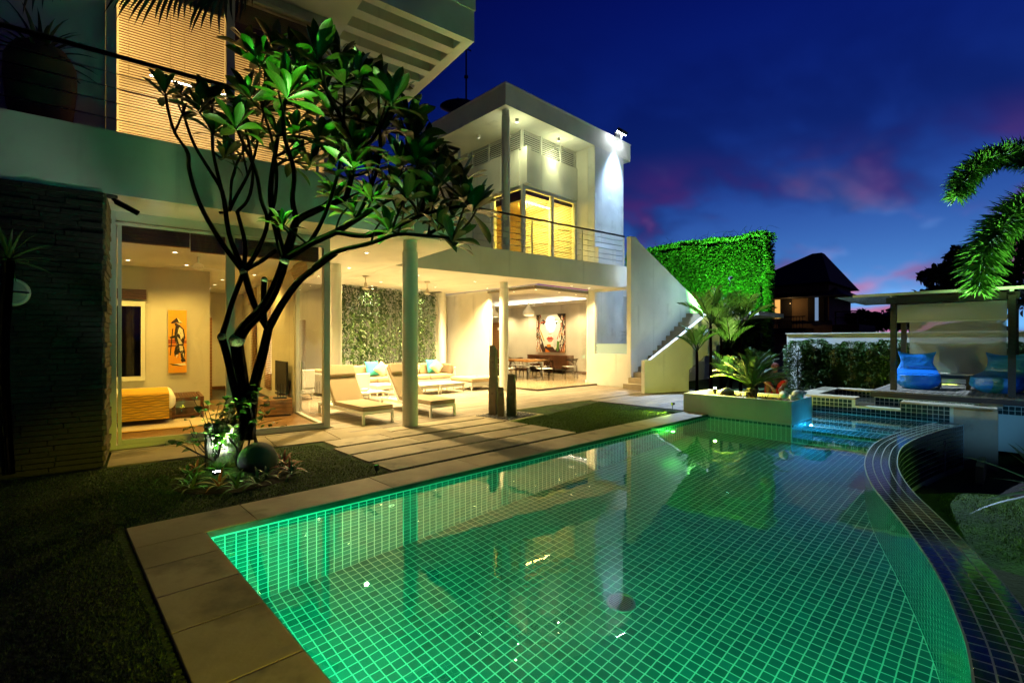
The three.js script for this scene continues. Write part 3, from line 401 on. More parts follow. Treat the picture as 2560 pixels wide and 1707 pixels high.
  struct('pool_water', 'still clear pool water with green light below', wg, Ph([1, 1, 1], { transmission: 1, thickness: 3, ior: 1.33, roughness: 0.0, specularIntensity: 1, bumpMap: rep(tGrain, 0.22), bumpScale: 0.0025 }));
  // fittings
  const drain = thing('pool_drain', 'round perforated drain cover on the pool floor', 'drain', [3.54, FLOOR + 0.006, -2.35]);
  part(drain, 'ring', lathe([[0.10, 0], [0.125, 0], [0.125, 0.012], [0.10, 0.016]]), M.nickel); const gr = []; for (let i = -4; i <= 4; i++) for (let j = -4; j <= 4; j++) if (Math.hypot(i, j) < 4.6) gr.push(bx(i * 0.021 - 0.006, i * 0.021 + 0.006, 0.006, 0.012, j * 0.021 - 0.009, j * 0.021 + 0.009)); part(drain, 'grate', [lathe([[0, 0.0], [0.1, 0.0], [0.1, 0.006], [0, 0.006]])], M.dark); part(drain, 'bar', gr, M.nickel).userData.kind = 'stuff';
  const inlet = thing('pool_inlet', 'small round water inlet on the long pool wall', 'pool fitting', [2.55, -0.42, -4.44]); part(inlet, 'ring', lathe([[0.012, 0.006], [0.035, 0.004], [0.036, 0], [0.012, 0]]).rotateX(PI / 2), M.white); part(inlet, 'eyeball', sph(0, 0, 0.002, 0.014), M.dark);
  // underwater lights
  const lamp = (pos, dir, label, color, I, glow) => { const t = thing('pool_light', label, 'pool light', pos); const q = new THREE.Quaternion().setFromUnitVectors(V(0, 1, 0), V(...dir).normalize()); const a = part(t, 'rim', lathe([[0.06, 0], [0.085, 0], [0.085, 0.012], [0.06, 0.02]]), M.white); const b = part(t, 'lens', lathe([[0, 0.012], [0.055, 0.010], [0.06, 0.004]]), M.lamp(color, glow)); a.quaternion.copy(q); b.quaternion.copy(q); point(t, color, I, [dir[0] * 0.12, dir[1] * 0.12, dir[2] * 0.12], 1); return t; };
  lamp([0.90, -0.62, -1.1], [1, 0, 0], 'round green underwater light under the left coping, nearer one', GREEN, POOLI, 6);
  lamp([0.90, -0.62, -3.2], [1, 0, 0], 'round green underwater light under the left coping, farther one', GREEN, POOLI * 0.6, 6);
  lamp([2.3, -0.62, -0.13], [0, 0, -1], 'round green underwater light in the overflow wall facing the house', GREEN, POOLI * 0.7, 6);
  lamp([8.15, -0.40, -4.43], [0, 0, 1], 'round green underwater light in the long wall near the planter', new THREE.Color(0.06, 1, 0.08), POOLI * 0.16, 8);
  lamp([10.5, -0.26, -2.85], [0, 0, 1], 'round blue underwater light below the right side of the planter', BLUE, POOLI * 0.30, 12);
}
// ---------- lamps ----------
const DOWN = { trim: lathe([[0.036, 0], [0.055, 0], [0.057, -0.006], [0.04, -0.008], [0.036, 0.0]], 20), disc: lathe([[0, -0.002], [0.036, -0.003]], 16) };
function downlight(pos, label, I, color = WARM, ang = 1.05, group = 'recessed ceiling downlights', tilt = 0) {
  const t = thing('ceiling_light', label, 'ceiling light', pos, 0, group); part(t, 'trim', DOWN.trim, M.white); part(t, 'bulb', DOWN.disc, GLOW);
  spot(t, color, I, [0, -0.03, 0], [0, -3, tilt], ang, 0.75, 2); return t;
}
[[4.67, -9.11, 'above the nearer lounger'], [5.32, -11.28, 'left of the first ceiling fan'], [7.27, -11.26, 'right beside the front column top'], [7.26, -13.26, 'between the left fan and the hanging vines'], [9.26, -13.3, 'just behind the blade of the right fan'], [9.26, -11.26, 'below the balcony edge right of the right fan'], [10.72, -12.38, 'near the cream partition wall top'], [5.4, -13.3, 'hidden by the left fan in the back corner']].forEach(p => downlight([p[0], 3.288, p[1]], 'small warm downlight in the terrace ceiling ' + p[2], p[1] > -10 ? 56 : 92, WARM2, 1.15, undefined, p[1] > -10 ? 0.7 : 0));
downlight([13.16, 3.288, -9.98], 'small warm downlight under the balcony in front of the white opening wall', 28, WARM2);
downlight([12.2, 3.288, -9.95], 'small warm downlight under the balcony over the dining step', 28, WARM2);
[[11.73, -11.09, 'at the glass corner'], [11.66, -12.07, 'left of the glass corner'], [12.97, -11.14, 'second along the glass front'], [14.01, -11.22, 'third along the glass front'], [16.6, -12.0, 'at the right end of the picture wall'], [16.6, -13.6, 'second along the picture wall'], [16.6, -15.1, 'above the portrait painting'], [16.6, -16.7, 'fourth along the picture wall'], [16.6, -18.2, 'at the left end of the picture wall']].forEach(p => downlight([p[0], 3.218, p[1]], 'small warm downlight in the dining ceiling ' + p[2], 19, DINE, 1.1));
[[-2.76, 2.77, 'at the left over the bed'], [-1.86, 2.8, 'over the low slatted table'], [-1.02, 5.03, 'nearest in the corridor part'], [-1.06, 6.38, 'middle one in the corridor part'], [-1.08, 7.42, 'farthest in the corridor part'], [-2.1, 1.3, 'behind the raised blind at the left'], [-0.8, 1.3, 'behind the raised blind at the right'], [-0.55, 3.6, 'by the blinds of the side wall']].forEach(p => downlight(wp(p[0], 2.998, p[1]), 'small warm downlight in the bedroom ceiling ' + p[2], 8.5, WARM, 1.2));
downlight(wp(-0.87, 6.898, 2.74), 'warm downlight behind the upstairs blinds', 12, new THREE.Color(1, 0.56, 0.14), 1.2, 'upstairs lights');
{
  const t = thing('linear_light', 'long bright strip light behind the upstairs orange blinds', 'strip light', wp(-1.75, 6.88, 3.6), TL); part(t, 'housing', bx(-0.7, 0.7, 0, 0.02, -0.05, 0.05), M.white); part(t, 'tube', bx(-0.68, 0.68, -0.012, -0.001, -0.035, 0.035), GLOW);
  const l = new THREE.RectAreaLight(new THREE.Color(1, 0.56, 0.14), 20, 1.36, 0.07); l.position.set(0, -0.03, 0); l.rotation.x = -PI / 2; t.add(l);
  const t2 = thing('added_room_bulb', 'added unseen warm globe bulb in the upstairs room left of the blinds', 'lamp', wp(-4.2, 5.6, 2.4)); part(t2, 'globe', sph(0, 0, 0, 0.07), M.lamp(WARM, 3)); part(t2, 'cord', cyl(0, 0.09, 1.3, 0, 0.006), M.dark); point(t2, new THREE.Color(1, 0.56, 0.14), 14, [0, 0, 0], 2);  // bulb added out of view to light the upstairs room
}
{
  const t = thing('linear_light', 'bright strip light on the ceiling behind the yellow blinds', 'strip light', [12.9, 6.655, -12.6]); part(t, 'housing', bx(-1.2, 1.2, -0.01, 0, -0.06, 0.06), M.white); part(t, 'tube', bx(-1.18, 1.18, -0.02, -0.011, -0.045, 0.045), GLOW);
  const l = new THREE.RectAreaLight(new THREE.Color(1, 0.74, 0.08), 60, 2.36, 0.09); l.position.set(0, -0.03, 0); l.rotation.x = -PI / 2; t.add(l); point(t, new THREE.Color(1, 0.74, 0.08), 20, [0, -0.5, -0.4], 2);  // extra point light added in the room so the blinds glow yellow
}
[[10.66, -10.89, 'bright one next to the corner column', 16], [10.56, -12.63, 'dim one on the left under the roof', 1.5], [12.7, -10.93, 'above the white window box', 22]].forEach(p => {
  const t = thing('ceiling_light', 'cylinder downlight under the pavilion roof, ' + p[2], 'ceiling light', [p[0], 8.468, p[1]], 0, 'cylinder downlights under the roof'); part(t, 'can', lathe([[0, 0], [0.05, 0], [0.05, -0.11], [0.042, -0.11], [0.042, -0.09]], 20), M.white); part(t, 'bulb', lathe([[0, -0.095], [0.042, -0.096]], 16), p[3] > 2 ? GLOW : M.lamp(new THREE.Color(1, 0.9, 0.7), 1.5)); spot(t, new THREE.Color(0.95, 1, 0.5), p[3] * 0.42, [0, -0.12, 0], p[0] === 12.7 ? [0, -4, -0.25] : [0, -4, 0], p[0] === 12.7 ? 0.5 : 1.2, 0.5, 1);
  if (p[3] > 2) point(t, new THREE.Color(0.95, 1, 0.5), p[3] * 0.07, [0, -0.55, 0.05], 1);
});
{ // floodlight on the tower
  const t = thing('floodlight', 'dazzling white floodlight on the top of the tower wall', 'floodlight', [15.3, 9.0, -10.43]);
  part(t, 'bracket', [bx(-0.02, 0.02, -0.05, 0.25, 0, 0.3), bx(-0.15, 0.15, 0.2, 0.24, 0.1, 0.32)], M.steel); const hd = part(t, 'housing', rb(-0.19, 0.19, -0.06, 0.06, -0.13, 0.13, 0.02), M.dark); hd.position.set(0, 0.22, 0.34); hd.rotation.x = 0.7; const gl = part(t, 'lamp_face', bx(-0.17, 0.17, -0.08, -0.062, -0.11, 0.11), GLOWW); gl.position.copy(hd.position); gl.rotation.copy(hd.rotation);
  spot(t, COOL, FLOOD, [0, 0.0, 0.52], [0.2, -9, 8.0], 0.68, 0.35, 3); spot(t, COOL, 130, [0, 0.1, 0.36], [0, -3.5, 0.05], 0.52, 0.6, 3); spot(t, COOL, 30, [-0.1, 0.1, 0.5], [-0.8, -6, 0.05], 0.5, 0.7, 3);
}
{ // planter lamp, tree uplight
  const t = thing('garden_spotlight', 'small glaring spotlight at the left end of the planter', 'spotlight', [10.45, 0.42, -4.55]); part(t, 'stake', cyl(0, -0.2, 0.02, 0, 0.012), M.dark); const c = part(t, 'can', lathe([[0, -0.08], [0.035, -0.07], [0.04, 0.03], [0.034, 0.03]]), M.dark); const b = part(t, 'bulb', sph(0, 0.02, 0, 0.034), M.lamp(new THREE.Color(1, 0.95, 0.82), 60)); c.position.y = b.position.y = 0.04; point(t, new THREE.Color(1, 1, 0.13), 13, [0, 0.13, 0], 1);
  const u = thing('garden_spotlight', 'white uplight shining on the stump under the frangipani', 'spotlight', [1.36, 0.06, -6.12]); part(u, 'can', lathe([[0, -0.08], [0.04, -0.07], [0.045, 0.01], [0.04, 0.01]]), M.dark); part(u, 'lens', lathe([[0, 0.008], [0.04, 0.006]]), GLOWW); spot(u, new THREE.Color(0.92, 1, 0.92), 9, [0, 0.03, 0], [0.14, 1.0, -0.42], 0.8, 0.8, 2); spot(u, new THREE.Color(0.5, 1, 0.28), 95, [0.01, 0.035, 0], [0.62, 3.0, -0.1], 0.55, 0.9, 2);
  const u2 = thing('garden_spotlight', 'added small dim spotlight at the front edge of the frangipani bed, brightens the trunk', 'spotlight', [1.47, 0.04, -5.62]); part(u2, 'can', lathe([[0, -0.08], [0.03, -0.07], [0.034, 0.01], [0.03, 0.01]]), M.dark); part(u2, 'lens', lathe([[0, 0.004], [0.03, 0.002]]), M.lamp(LEAFG, 0.6)); spot(u2, new THREE.Color(0.9, 1, 0.34), 9, [0, 0.05, 0], [0.12, 1.05, -0.95], 0.34, 0.7, 1);  // lamp added to brighten the frangipani trunk
  const g = (label, pos, to, color, I, ang) => { const q = thing('garden_spotlight', label, 'spotlight', pos); part(q, 'stake', cyl(0, -0.25, -0.02, 0, 0.014), M.dark); const d = V(...to).sub(V(...pos)).normalize(), qq = new THREE.Quaternion().setFromUnitVectors(V(0, 1, 0), d); const a = part(q, 'can', lathe([[0, -0.1], [0.05, -0.09], [0.06, 0.04], [0.052, 0.04]]), M.dark), b = part(q, 'lens', lathe([[0, 0.035], [0.052, 0.032]]), M.lamp(color, 0.6)); a.quaternion.copy(qq); b.quaternion.copy(qq); q.scale.setScalar(/corner beside|stepping|behind the camera/.test(label) ? 0.5 : 1); const l = spot(q, color, I, [d.x * 0.06, d.y * 0.06, d.z * 0.06], [d.x * 5, d.y * 5, d.z * 5], ang, 0.7, 3); };
  g('green garden floodlight hidden behind the staircase below the creeper wall', [17.6, 2.7, -6.9], [21, 5.0, -10.0], new THREE.Color(0.18, 1, 0.14), 330, 0.95);
  g('green garden floodlight hidden right of the pergola below the foxtail palm', [10.2, -0.7, 0.9], [12.4, 4.2, -0.1], new THREE.Color(0.5, 1, 0.3), 460, 0.45);
  g('green garden spotlight hidden behind the planter below the lipstick palms', [12.6, 0.1, -4.9], [14.4, 2.4, -5.9], new THREE.Color(0.8, 1, 0.3), 34, 0.5);
  g('green garden spotlight hidden in the sunken garden beside the hedge', [16.3, 0.5, -0.9], [16.95, 0.9, -3.0], new THREE.Color(0.7, 1, 0.2), 14, 1.0);
  g('cool white spotlight hidden behind the lipstick palms at the top of the stairs', [17.3, 3.7, -7.0], [15.4, 1.8, -8.6], new THREE.Color(0.38, 0.8, 1), 3.6, 1.2);
  g('green garden spotlight at the planter corner beside the small lawn', [9.72, 0.16, -5.15], [7.2, -0.1, -6.3], new THREE.Color(0.62, 1, 0.04), 10, 0.95);
  g('cool white floodlight right of the camera, aimed at the pergola', [4.4, 2.4, 3.0], [13.2, 0.25, -0.6], new THREE.Color(0.16, 0.48, 1), 80, 0.13);
  g('added unseen green spotlight right of the camera, brightens the overflow edge', [6.8, 0.6, 1.9], [6.6, -0.3, -0.6], new THREE.Color(0.3, 1, 0.16), 7, 0.8);  // unseen lamp added for the rim, stands in for pool light
  g('green garden spotlight at the right over the grass mound', [9.6, 0.5, 1.8], [8.7, -0.6, 0.1], new THREE.Color(0.4, 1, 0.05), 7, 0.7);
  g('added unseen warm light behind the camera, brightens the left coping', [0.72, 0.42, 1.1], [0.68, 0.0, -3.4], new THREE.Color(1, 0.86, 0.02), 45, 0.16);  // unseen lamp added for the coping, stands in for window light
  g('green garden spotlight between lawn and stepping slabs, aimed up at the tree top', [2.75, 0.06, -5.12], [2.2, 4.8, -5.75], new THREE.Color(0.1, 1, 0.05), HOUSEG, 0.26);
}
{ // round bulkhead lamp, unlit, and swivel spotlight
  const p = wp(-3.66, 2.04, -1.045), t = thing('wall_lamp', 'unlit round bulkhead lamp with bars on the dark stone wall', 'wall lamp', p, TL);
  part(t, 'base', lathe([[0, 0], [0.15, 0], [0.155, 0.03], [0.14, 0.05], [0.125, 0.05]]).rotateX(PI / 2), M.alu); part(t, 'globe', lathe([[0.128, 0.045], [0.11, 0.075], [0.06, 0.095], [0, 0.1]]).rotateX(PI / 2), M.frost); part(t, 'bar', [tube([[0, -0.14, 0.05], [0, -0.07, 0.1], [0, 0, 0.112], [0, 0.07, 0.1], [0, 0.14, 0.05]], 0.008), tube([[-0.14, 0.0, 0.05], [-0.07, 0, 0.1], [0, 0, 0.112], [0.07, 0, 0.1], [0.14, 0, 0.05]], 0.008)], M.alu);
  const c = thing('swivel_spotlight', 'dark swivel spotlight under the balcony at the stone wall corner', 'spotlight', wp(-2.83, 3.288, -0.92), TL);
  part(c, 'base', [lathe([[0, 0], [0.07, 0], [0.07, -0.025], [0.03, -0.035], [0, -0.035]])], M.dark); part(c, 'arm', rod([0.02, -0.03, 0], [0.06, -0.08, 0.02], 0.02), M.dark); part(c, 'barrel', rod([0.05, -0.07, 0.02], [0.27, -0.19, 0.06], 0.034, 16), M.dark);
}
// ---------- blinds, railings, fans, art ----------
function slatBlind(name, label, pos, turn, width, y0, y1, pitch, depth, tilt, mat, cords, valance, vmat) {
  const t = thing(name, label, 'blind', pos, turn); const g = uvm(clean(new THREE.BoxGeometry(width, 0.0035, depth).rotateX(tilt)));
  for (let y = y0; y < y1; y += pitch) { const m = part(t, 'slat', g, mat); m.position.set(0, y, 0); }
  for (const c of cords) part(t, 'cord', [bx(c - 0.0025, c + 0.0025, y0, y1, depth / 2, depth / 2 + 0.003)], M.sand);
  if (valance) part(t, 'valance', bx(-width / 2, width / 2, y1 + 0.01, valance, -depth * 0.8, depth * 0.6), vmat || mat); return t;
}
slatBlind('venetian_blind', 'orange wooden slat blind in the left upstairs window', wp(-2.15, 0, 0.15), TL, 1.28, 4.12, 6.55, 0.038, 0.030, 0.1, M.slat, [-0.53, -0.05, 0.13, 0.4], 6.88, M.slatdk);
slatBlind('venetian_blind', 'orange wooden slat blind in the right upstairs window behind the tree', wp(-0.72, 0, 0.15), TL, 1.30, 4.12, 6.25, 0.038, 0.030, 0.1, M.slat, [-0.5, 0.1, 0.5], 6.88, M.slatdk);
slatBlind('venetian_blind', 'yellow slat blind in the left half of the pavilion window', [12.08, 0, -11.40], 0, 1.24, 4.1, 6.42, 0.058, 0.056, 0.75, M.slaty, [-0.45, 0.05, 0.5], 6.54, M.slatdk);
slatBlind('venetian_blind', 'yellow slat blind in the right half of the pavilion window', [13.42, 0, -11.40], 0, 1.12, 4.1, 6.42, 0.058, 0.056, 0.75, M.slaty, [-0.4, 0.4], 6.54, M.slatdk);
slatBlind('venetian_blind', 'yellow slat blind in the narrow pavilion window left of the corner', [11.44, 0, -12.04], PI / 2, 1.34, 4.1, 6.2, 0.058, 0.056, 0.75, M.slaty, [-0.5, 0.5], 6.54, M.slatdk);
{ // raised wooden blinds in the glass room
  const rb1 = (label, a0, a1, y0, p) => { const t = wing('roman_blind', label, 'blind', 0, 0, 0); for (let y = y0; y < 3.2; y += 0.034) part(t, 'slat', B(a0, a1, y, Math.min(3.2, y + 0.033), p + rr(0, 0.006), p + 0.02 + rr(0, 0.008)), M.slatdk); part(t, 'bottom_rail', B(a0, a1, y0 - 0.02, y0 - 0.001, p - 0.005, p + 0.03), M.oak); };
  rb1('dark wooden blind rolled up behind the left pane, left part', -2.79, -1.96, 2.92, 0.14); rb1('dark wooden blind rolled up behind the left pane, lower right part', -1.95, -1.50, 2.87, 0.14); rb1('dark wooden blind rolled up behind the right pane', -1.37, -0.09, 2.88, 0.14);
  const sb = (label, p0, p1, top, fold) => { const t = wing('roman_blind', label, 'blind', 0, 0, 0); for (let y = 0.34; y < top; y += 0.045) part(t, 'slat', B(-0.10, -0.07, y, y + 0.02, p0, p1), M.oak); part(t, 'fabric_fold', [B(-0.16, -0.065, top, top + 0.12, p0, p1), B(-0.2, -0.065, top + 0.12, top + 0.2, p0, p1), B(-0.13, -0.065, top + 0.2, 2.98, p0, p1)], M.sand); };
  sb('cream folded blind with slats on the side wall, nearer one', 4.36, 5.08, 2.5); sb('cream folded blind with slats on the side wall, farther one', 6.3, 7.1, 2.55);
  const t = wing('roman_blind', 'cream folded roman blind above the side glass', 'blind', 0, 0, 0); [[2.94, 0.10], [2.86, 0.14], [2.80, 0.12], [2.74, 0.09], [2.69, 0.05]].forEach(([y, d], i) => part(t, 'fabric_fold', rb(-0.06 - d, -0.055, y, y + 0.075, -1.75, -0.55, 0.02), M.sand)); part(t, 'fabric_fold', bx(-0.09, -0.055, 3.0, 3.24, -1.75, -0.55), M.sand);
  const bb = wing('roman_blind', 'small brown pleated blind above the bedroom back window', 'blind', 0, 0, 0); for (let i = 0; i < 5; i++) part(bb, 'slat', B(-4.0, -2.49, 2.34 + i * 0.04, 2.375 + i * 0.04, 3.56 + 0.01 * (i % 2), 3.6), M.slatdk);
}
function railing(label, pts, y0, ys, ytop, posts, rr_) {
  const t = thing('railing', label, 'railing'); for (let i = 0; i + 1 < pts.length; i++) { const a = pts[i], b = pts[i + 1]; part(t, 'handrail', rod([a[0], ytop, a[2]], [b[0], ytop, b[2]], rr_, 14), M.alu); for (const y of ys) part(t, 'wire', rod([a[0], y, a[2]], [b[0], y, b[2]], 0.0065, 6), M.steel); }
  for (const p of posts) part(t, 'post', [cyl(p[0], y0, ytop, p[2], 0.022, 0.022, 14), cyl(p[0], y0, y0 + 0.012, p[2], 0.045)], M.alu); return t;
}
railing('metal balcony railing with wires in front of the orange blinds', [wp(-6, 0, -0.93), wp(2.1, 0, -0.93), wp(2.1, 0, 0.4)], 4.06, [4.23, 4.43, 4.61, 4.79], 5.01, [wp(-5.2, 0, -0.93), wp(-3.9, 0, -0.93), wp(-1.76, 0, -0.93), wp(-0.4, 0, -0.93), wp(0.9, 0, -0.93), wp(2.1, 0, -0.93), wp(2.1, 0, 0.4)], 0.03);
railing('metal railing with five wires along the pavilion balcony', [wp(2.35, 0, 2.27), wp(10.46, 0, 2.27)], 4.02, [4.2, 4.37, 4.54, 4.71, 4.88], 5.05, [wp(2.4, 0, 2.27), wp(4.4, 0, 2.27), wp(6.42, 0, 2.27), wp(8.45, 0, 2.27), wp(10.43, 0, 2.27)], 0.028);
function fan(label, pos, turn) {
  const t = thing('ceiling_fan', label, 'ceiling fan', pos, turn, 'terrace ceiling fans'); part(t, 'canopy', lathe([[0, 0], [0.085, 0], [0.075, -0.03], [0.03, -0.055], [0, -0.055]]), M.nickel); part(t, 'rod', cyl(0, -0.2, -0.05, 0, 0.014), M.nickel); part(t, 'motor', lathe([[0, -0.19], [0.03, -0.19], [0.045, -0.24], [0.052, -0.30], [0.10, -0.315], [0.105, -0.36], [0.06, -0.385], [0, -0.385]]), M.nickel);
  for (let i = 0; i < 3; i++) { const g = uvm(clean(new THREE.ExtrudeGeometry(new THREE.Shape([[0.1, -0.03], [0.2, -0.055], [0.62, -0.06], [0.64, 0], [0.62, 0.05], [0.2, 0.04], [0.1, 0.03]].map(p => new THREE.Vector2(...p))), { depth: 0.008, bevelEnabled: false }).rotateX(PI / 2 - 0.2).translate(0, -0.34, 0).rotateY(i * 2.094))); part(t, 'blade', g, M.dkwood); }
}
fan('dark bladed steel ceiling fan in front of the hanging vines', [6.3, 3.288, -12.35], 0.5); fan('dark bladed steel ceiling fan right of the front column', [8.26, 3.288, -12.3], 0.62);
{ const t = thing('ceiling_fan', 'cream bedroom ceiling fan with broad curved blades', 'ceiling fan', wp(-1.75, 2.998, 1.6)); part(t, 'rod', cyl(0, -0.16, 0, 0, 0.02), M.white); part(t, 'motor', lathe([[0, -0.12], [0.06, -0.13], [0.09, -0.17], [0.07, -0.22], [0, -0.23]]), M.white); for (let i = 0; i < 3; i++) { const s = new THREE.Shape(); s.moveTo(0.05, -0.03); s.quadraticCurveTo(0.3, -0.17, 0.62, 0.0); s.quadraticCurveTo(0.35, 0.06, 0.05, 0.03); part(t, 'blade', clean(new THREE.ExtrudeGeometry(s, { depth: 0.008, bevelEnabled: false, curveSegments: 10 }).rotateX(PI / 2 - 0.1).translate(0, -0.18, 0).rotateY(i * 2.094 + 0.3)), M.white); } }
function canvasTex(w, h, draw) { const c = document.createElement('canvas'); c.width = w; c.height = h; draw(c.getContext('2d'), w, h); const t = new THREE.CanvasTexture(c); t.colorSpace = THREE.SRGBColorSpace; return t; }
function painting(label, pos, turn, w, h, draw) { const t = thing('painting', label, 'painting', pos, turn); part(t, 'canvas_edge', rb(-w / 2, w / 2, 0, h, 0, 0.035, 0.004, 1), M.sand); const g = new THREE.PlaneGeometry(w - 0.004, h - 0.004).translate(0, h / 2, 0.0365); part(t, 'picture', g, S([1, 1, 1], { map: canvasTex(384, Math.round(384 * h / w), (c) => { c.scale(0.75, 0.75); draw(c, 512, 512 * h / w); }), roughness: 0.6 })); return t; }
const blob = (c, pts, col) => { c.fillStyle = col; c.beginPath(); pts.forEach((p, i) => i ? c.lineTo(p[0], p[1]) : c.moveTo(p[0], p[1])); c.closePath(); c.fill(); };
painting('tall orange painting of a walking figure in a cone hat on the bedroom wall', wp(-1.975, 0.85, 3.63), TL, 0.32, 1.30, (c, w, h) => {
  c.fillStyle = '#e2a21e'; c.fillRect(0, 0, w, h); const k = h / 2080, q = (pts, col) => blob(c, pts.map(p => [p[0], p[1] * k]), col); let s = 5; const r = () => (s = (s * 16807) % 2147483647) / 2147483647;
  for (let i = 0; i < 900; i++) { const y = r() * h, f = y / h; c.fillStyle = f < 0.42 ? `rgba(${225 + r() * 30},${160 + r() * 40},${20 + r() * 50},0.35)` : f < 0.62 ? `rgba(${190 + r() * 40},${95 + r() * 40},${15 + r() * 20},0.35)` : `rgba(${215 + r() * 40},${120 + r() * 50},${20 + r() * 30},0.4)`; c.fillRect(r() * w - 60, y, 60 + r() * 160, 3 + r() * 10); }
  q([[0, 980], [200, 960], [512, 1010], [512, 1100], [0, 1120]], '#a4501c'); q([[0, 1160], [120, 1150], [300, 1180], [0, 1230]], '#7c3a14');
  q([[60, 430], [235, 250], [400, 420], [330, 440], [240, 400], [120, 450]], '#2a1c10'); q([[240, 250], [400, 420], [300, 410]], '#efe4c4'); q([[170, 430], [320, 420], [330, 520], [250, 560], [190, 520]], '#3a2413'); q([[230, 440], [320, 430], [320, 500]], '#d9c7a2');
  q([[200, 540], [340, 520], [440, 640], [470, 900], [420, 1150], [250, 1180], [180, 1000], [170, 760]], '#251a12'); q([[300, 560], [400, 640], [430, 860], [350, 980], [320, 820], [260, 760]], '#ede2c6'); q([[240, 880], [330, 960], [400, 1120], [300, 1140]], '#cdbd98');
  q([[30, 900], [180, 830], [260, 880], [200, 930], [60, 940]], '#1d140c'); q([[110, 620], [140, 610], [70, 1500], [40, 1500]], '#1d140c');
  q([[210, 1150], [420, 1120], [470, 1400], [440, 1620], [360, 1640], [330, 1400], [270, 1480], [180, 1540], [160, 1400]], '#1b130c'); q([[300, 1180], [400, 1180], [420, 1330], [330, 1360]], '#e0d2ae'); q([[200, 1500], [270, 1460], [240, 1580]], '#e8dcc0'); q([[400, 1430], [440, 1440], [420, 1600]], '#d8c8a0');
  q([[340, 1640], [460, 1610], [490, 1700], [380, 1740]], '#1b130c'); q([[150, 1790], [470, 1760], [500, 1830], [220, 1850]], '#f2ead2'); q([[30, 1770], [260, 1810], [420, 1870], [120, 1830]], '#1b130c'); for (let i = 0; i < 160; i++) { c.fillStyle = r() < 0.5 ? 'rgba(20,14,8,0.8)' : 'rgba(240,230,205,0.8)'; const y = (560 + r() * 1050) * k; c.fillRect(200 + r() * 230, y, 4 + r() * 22, 3 + r() * 14); }
});
painting('large painted portrait of a woman with dark hair above the sideboard', [17.295, 0.99, -15.36], -PI / 2, 1.85, 1.80, (c, w, h) => {
  c.fillStyle = '#e9e2d4'; c.fillRect(0, 0, w, h); let s = 11; const r = () => (s = (s * 16807) % 2147483647) / 2147483647; const H = h, q = (pts, col) => blob(c, pts.map(p => [p[0] * w, p[1] * H]), col);
  q([[0, 0], [0.16, 0], [0.10, 0.25], [0.13, 0.5], [0.26, 0.8], [0.34, 1], [0.22, 1], [0.08, 0.75], [0, 0.6]], '#3a2615'); q([[0.72, 0], [1, 0], [1, 1], [0.62, 1], [0.78, 0.78], [0.87, 0.5], [0.86, 0.2]], '#2c2317');
  q([[0.16, 0], [0.72, 0], [0.86, 0.2], [0.87, 0.5], [0.76, 0.78], [0.60, 0.9], [0.44, 0.9], [0.26, 0.72], [0.12, 0.45], [0.10, 0.2]], '#e8e4dd'); q([[0.62, 0.3], [0.86, 0.25], [0.87, 0.5], [0.76, 0.78], [0.62, 0.88], [0.58, 0.6]], '#cfcdd0');
  q([[0.30, 0.84], [0.58, 0.86], [0.70, 1], [0.30, 1]], '#3b2012'); q([[0.36, 0.8], [0.5, 0.79], [0.52, 0.86], [0.4, 0.87]], '#d98c1c'); q([[0.32, 0.9], [0.42, 0.95], [0.5, 1], [0.32, 1]], '#d87a14');
  q([[0.13, 0.2], [0.24, 0.13], [0.36, 0.2], [0.34, 0.22], [0.22, 0.17]], '#33302e'); q([[0.55, 0.2], [0.66, 0.13], [0.80, 0.15], [0.68, 0.16], [0.57, 0.22]], '#30353a'); q([[0.15, 0.2], [0.30, 0.18], [0.32, 0.23], [0.16, 0.24]], '#d1531a');
  for (const ex of [0.25, 0.70]) { q([[ex - 0.09, 0.245], [ex, 0.215], [ex + 0.09, 0.245], [ex, 0.275]], '#f4f3ef'); c.fillStyle = '#3d5a5a'; c.beginPath(); c.arc(ex * w, 0.243 * H, 0.03 * w, 0, 7); c.fill(); c.fillStyle = '#0c0c0c'; c.beginPath(); c.arc(ex * w, 0.243 * H, 0.014 * w, 0, 7); c.fill(); c.strokeStyle = '#171412'; c.lineWidth = 6; c.beginPath(); c.moveTo((ex - 0.1) * w, 0.25 * H); c.quadraticCurveTo(ex * w, 0.2 * H, (ex + 0.1) * w, 0.245 * H); c.stroke(); }
  c.strokeStyle = '#3a2c24'; c.lineWidth = 5; c.beginPath(); c.moveTo(0.42 * w, 0.5 * H); c.quadraticCurveTo(0.48 * w, 0.54 * H, 0.56 * w, 0.5 * H); c.stroke(); q([[0.40, 0.3], [0.45, 0.28], [0.44, 0.46], [0.41, 0.46]], '#e6c58d');
  q([[0.36, 0.64], [0.43, 0.59], [0.48, 0.605], [0.53, 0.59], [0.60, 0.64], [0.48, 0.66]], '#b5463a'); q([[0.37, 0.65], [0.48, 0.66], [0.60, 0.65], [0.55, 0.72], [0.48, 0.735], [0.42, 0.72]], '#c9766a'); c.strokeStyle = '#5a1e18'; c.lineWidth = 4; c.beginPath(); c.moveTo(0.36 * w, 0.645 * H); c.quadraticCurveTo(0.48 * w, 0.67 * H, 0.61 * w, 0.645 * H); c.stroke();
  q([[0.14, 0.4], [0.2, 0.5], [0.3, 0.72], [0.26, 0.7], [0.15, 0.48]], '#d9961f'); q([[0.78, 0.5], [0.8, 0.46], [0.74, 0.66], [0.71, 0.66]], '#b03a26'); q([[0.72, 0.7], [0.8, 0.72], [0.76, 0.98], [0.70, 0.96]], '#4a7a2c'); q([[0.9, 0.9], [0.98, 0.78], [0.96, 1], [0.9, 1]], '#d8941a');
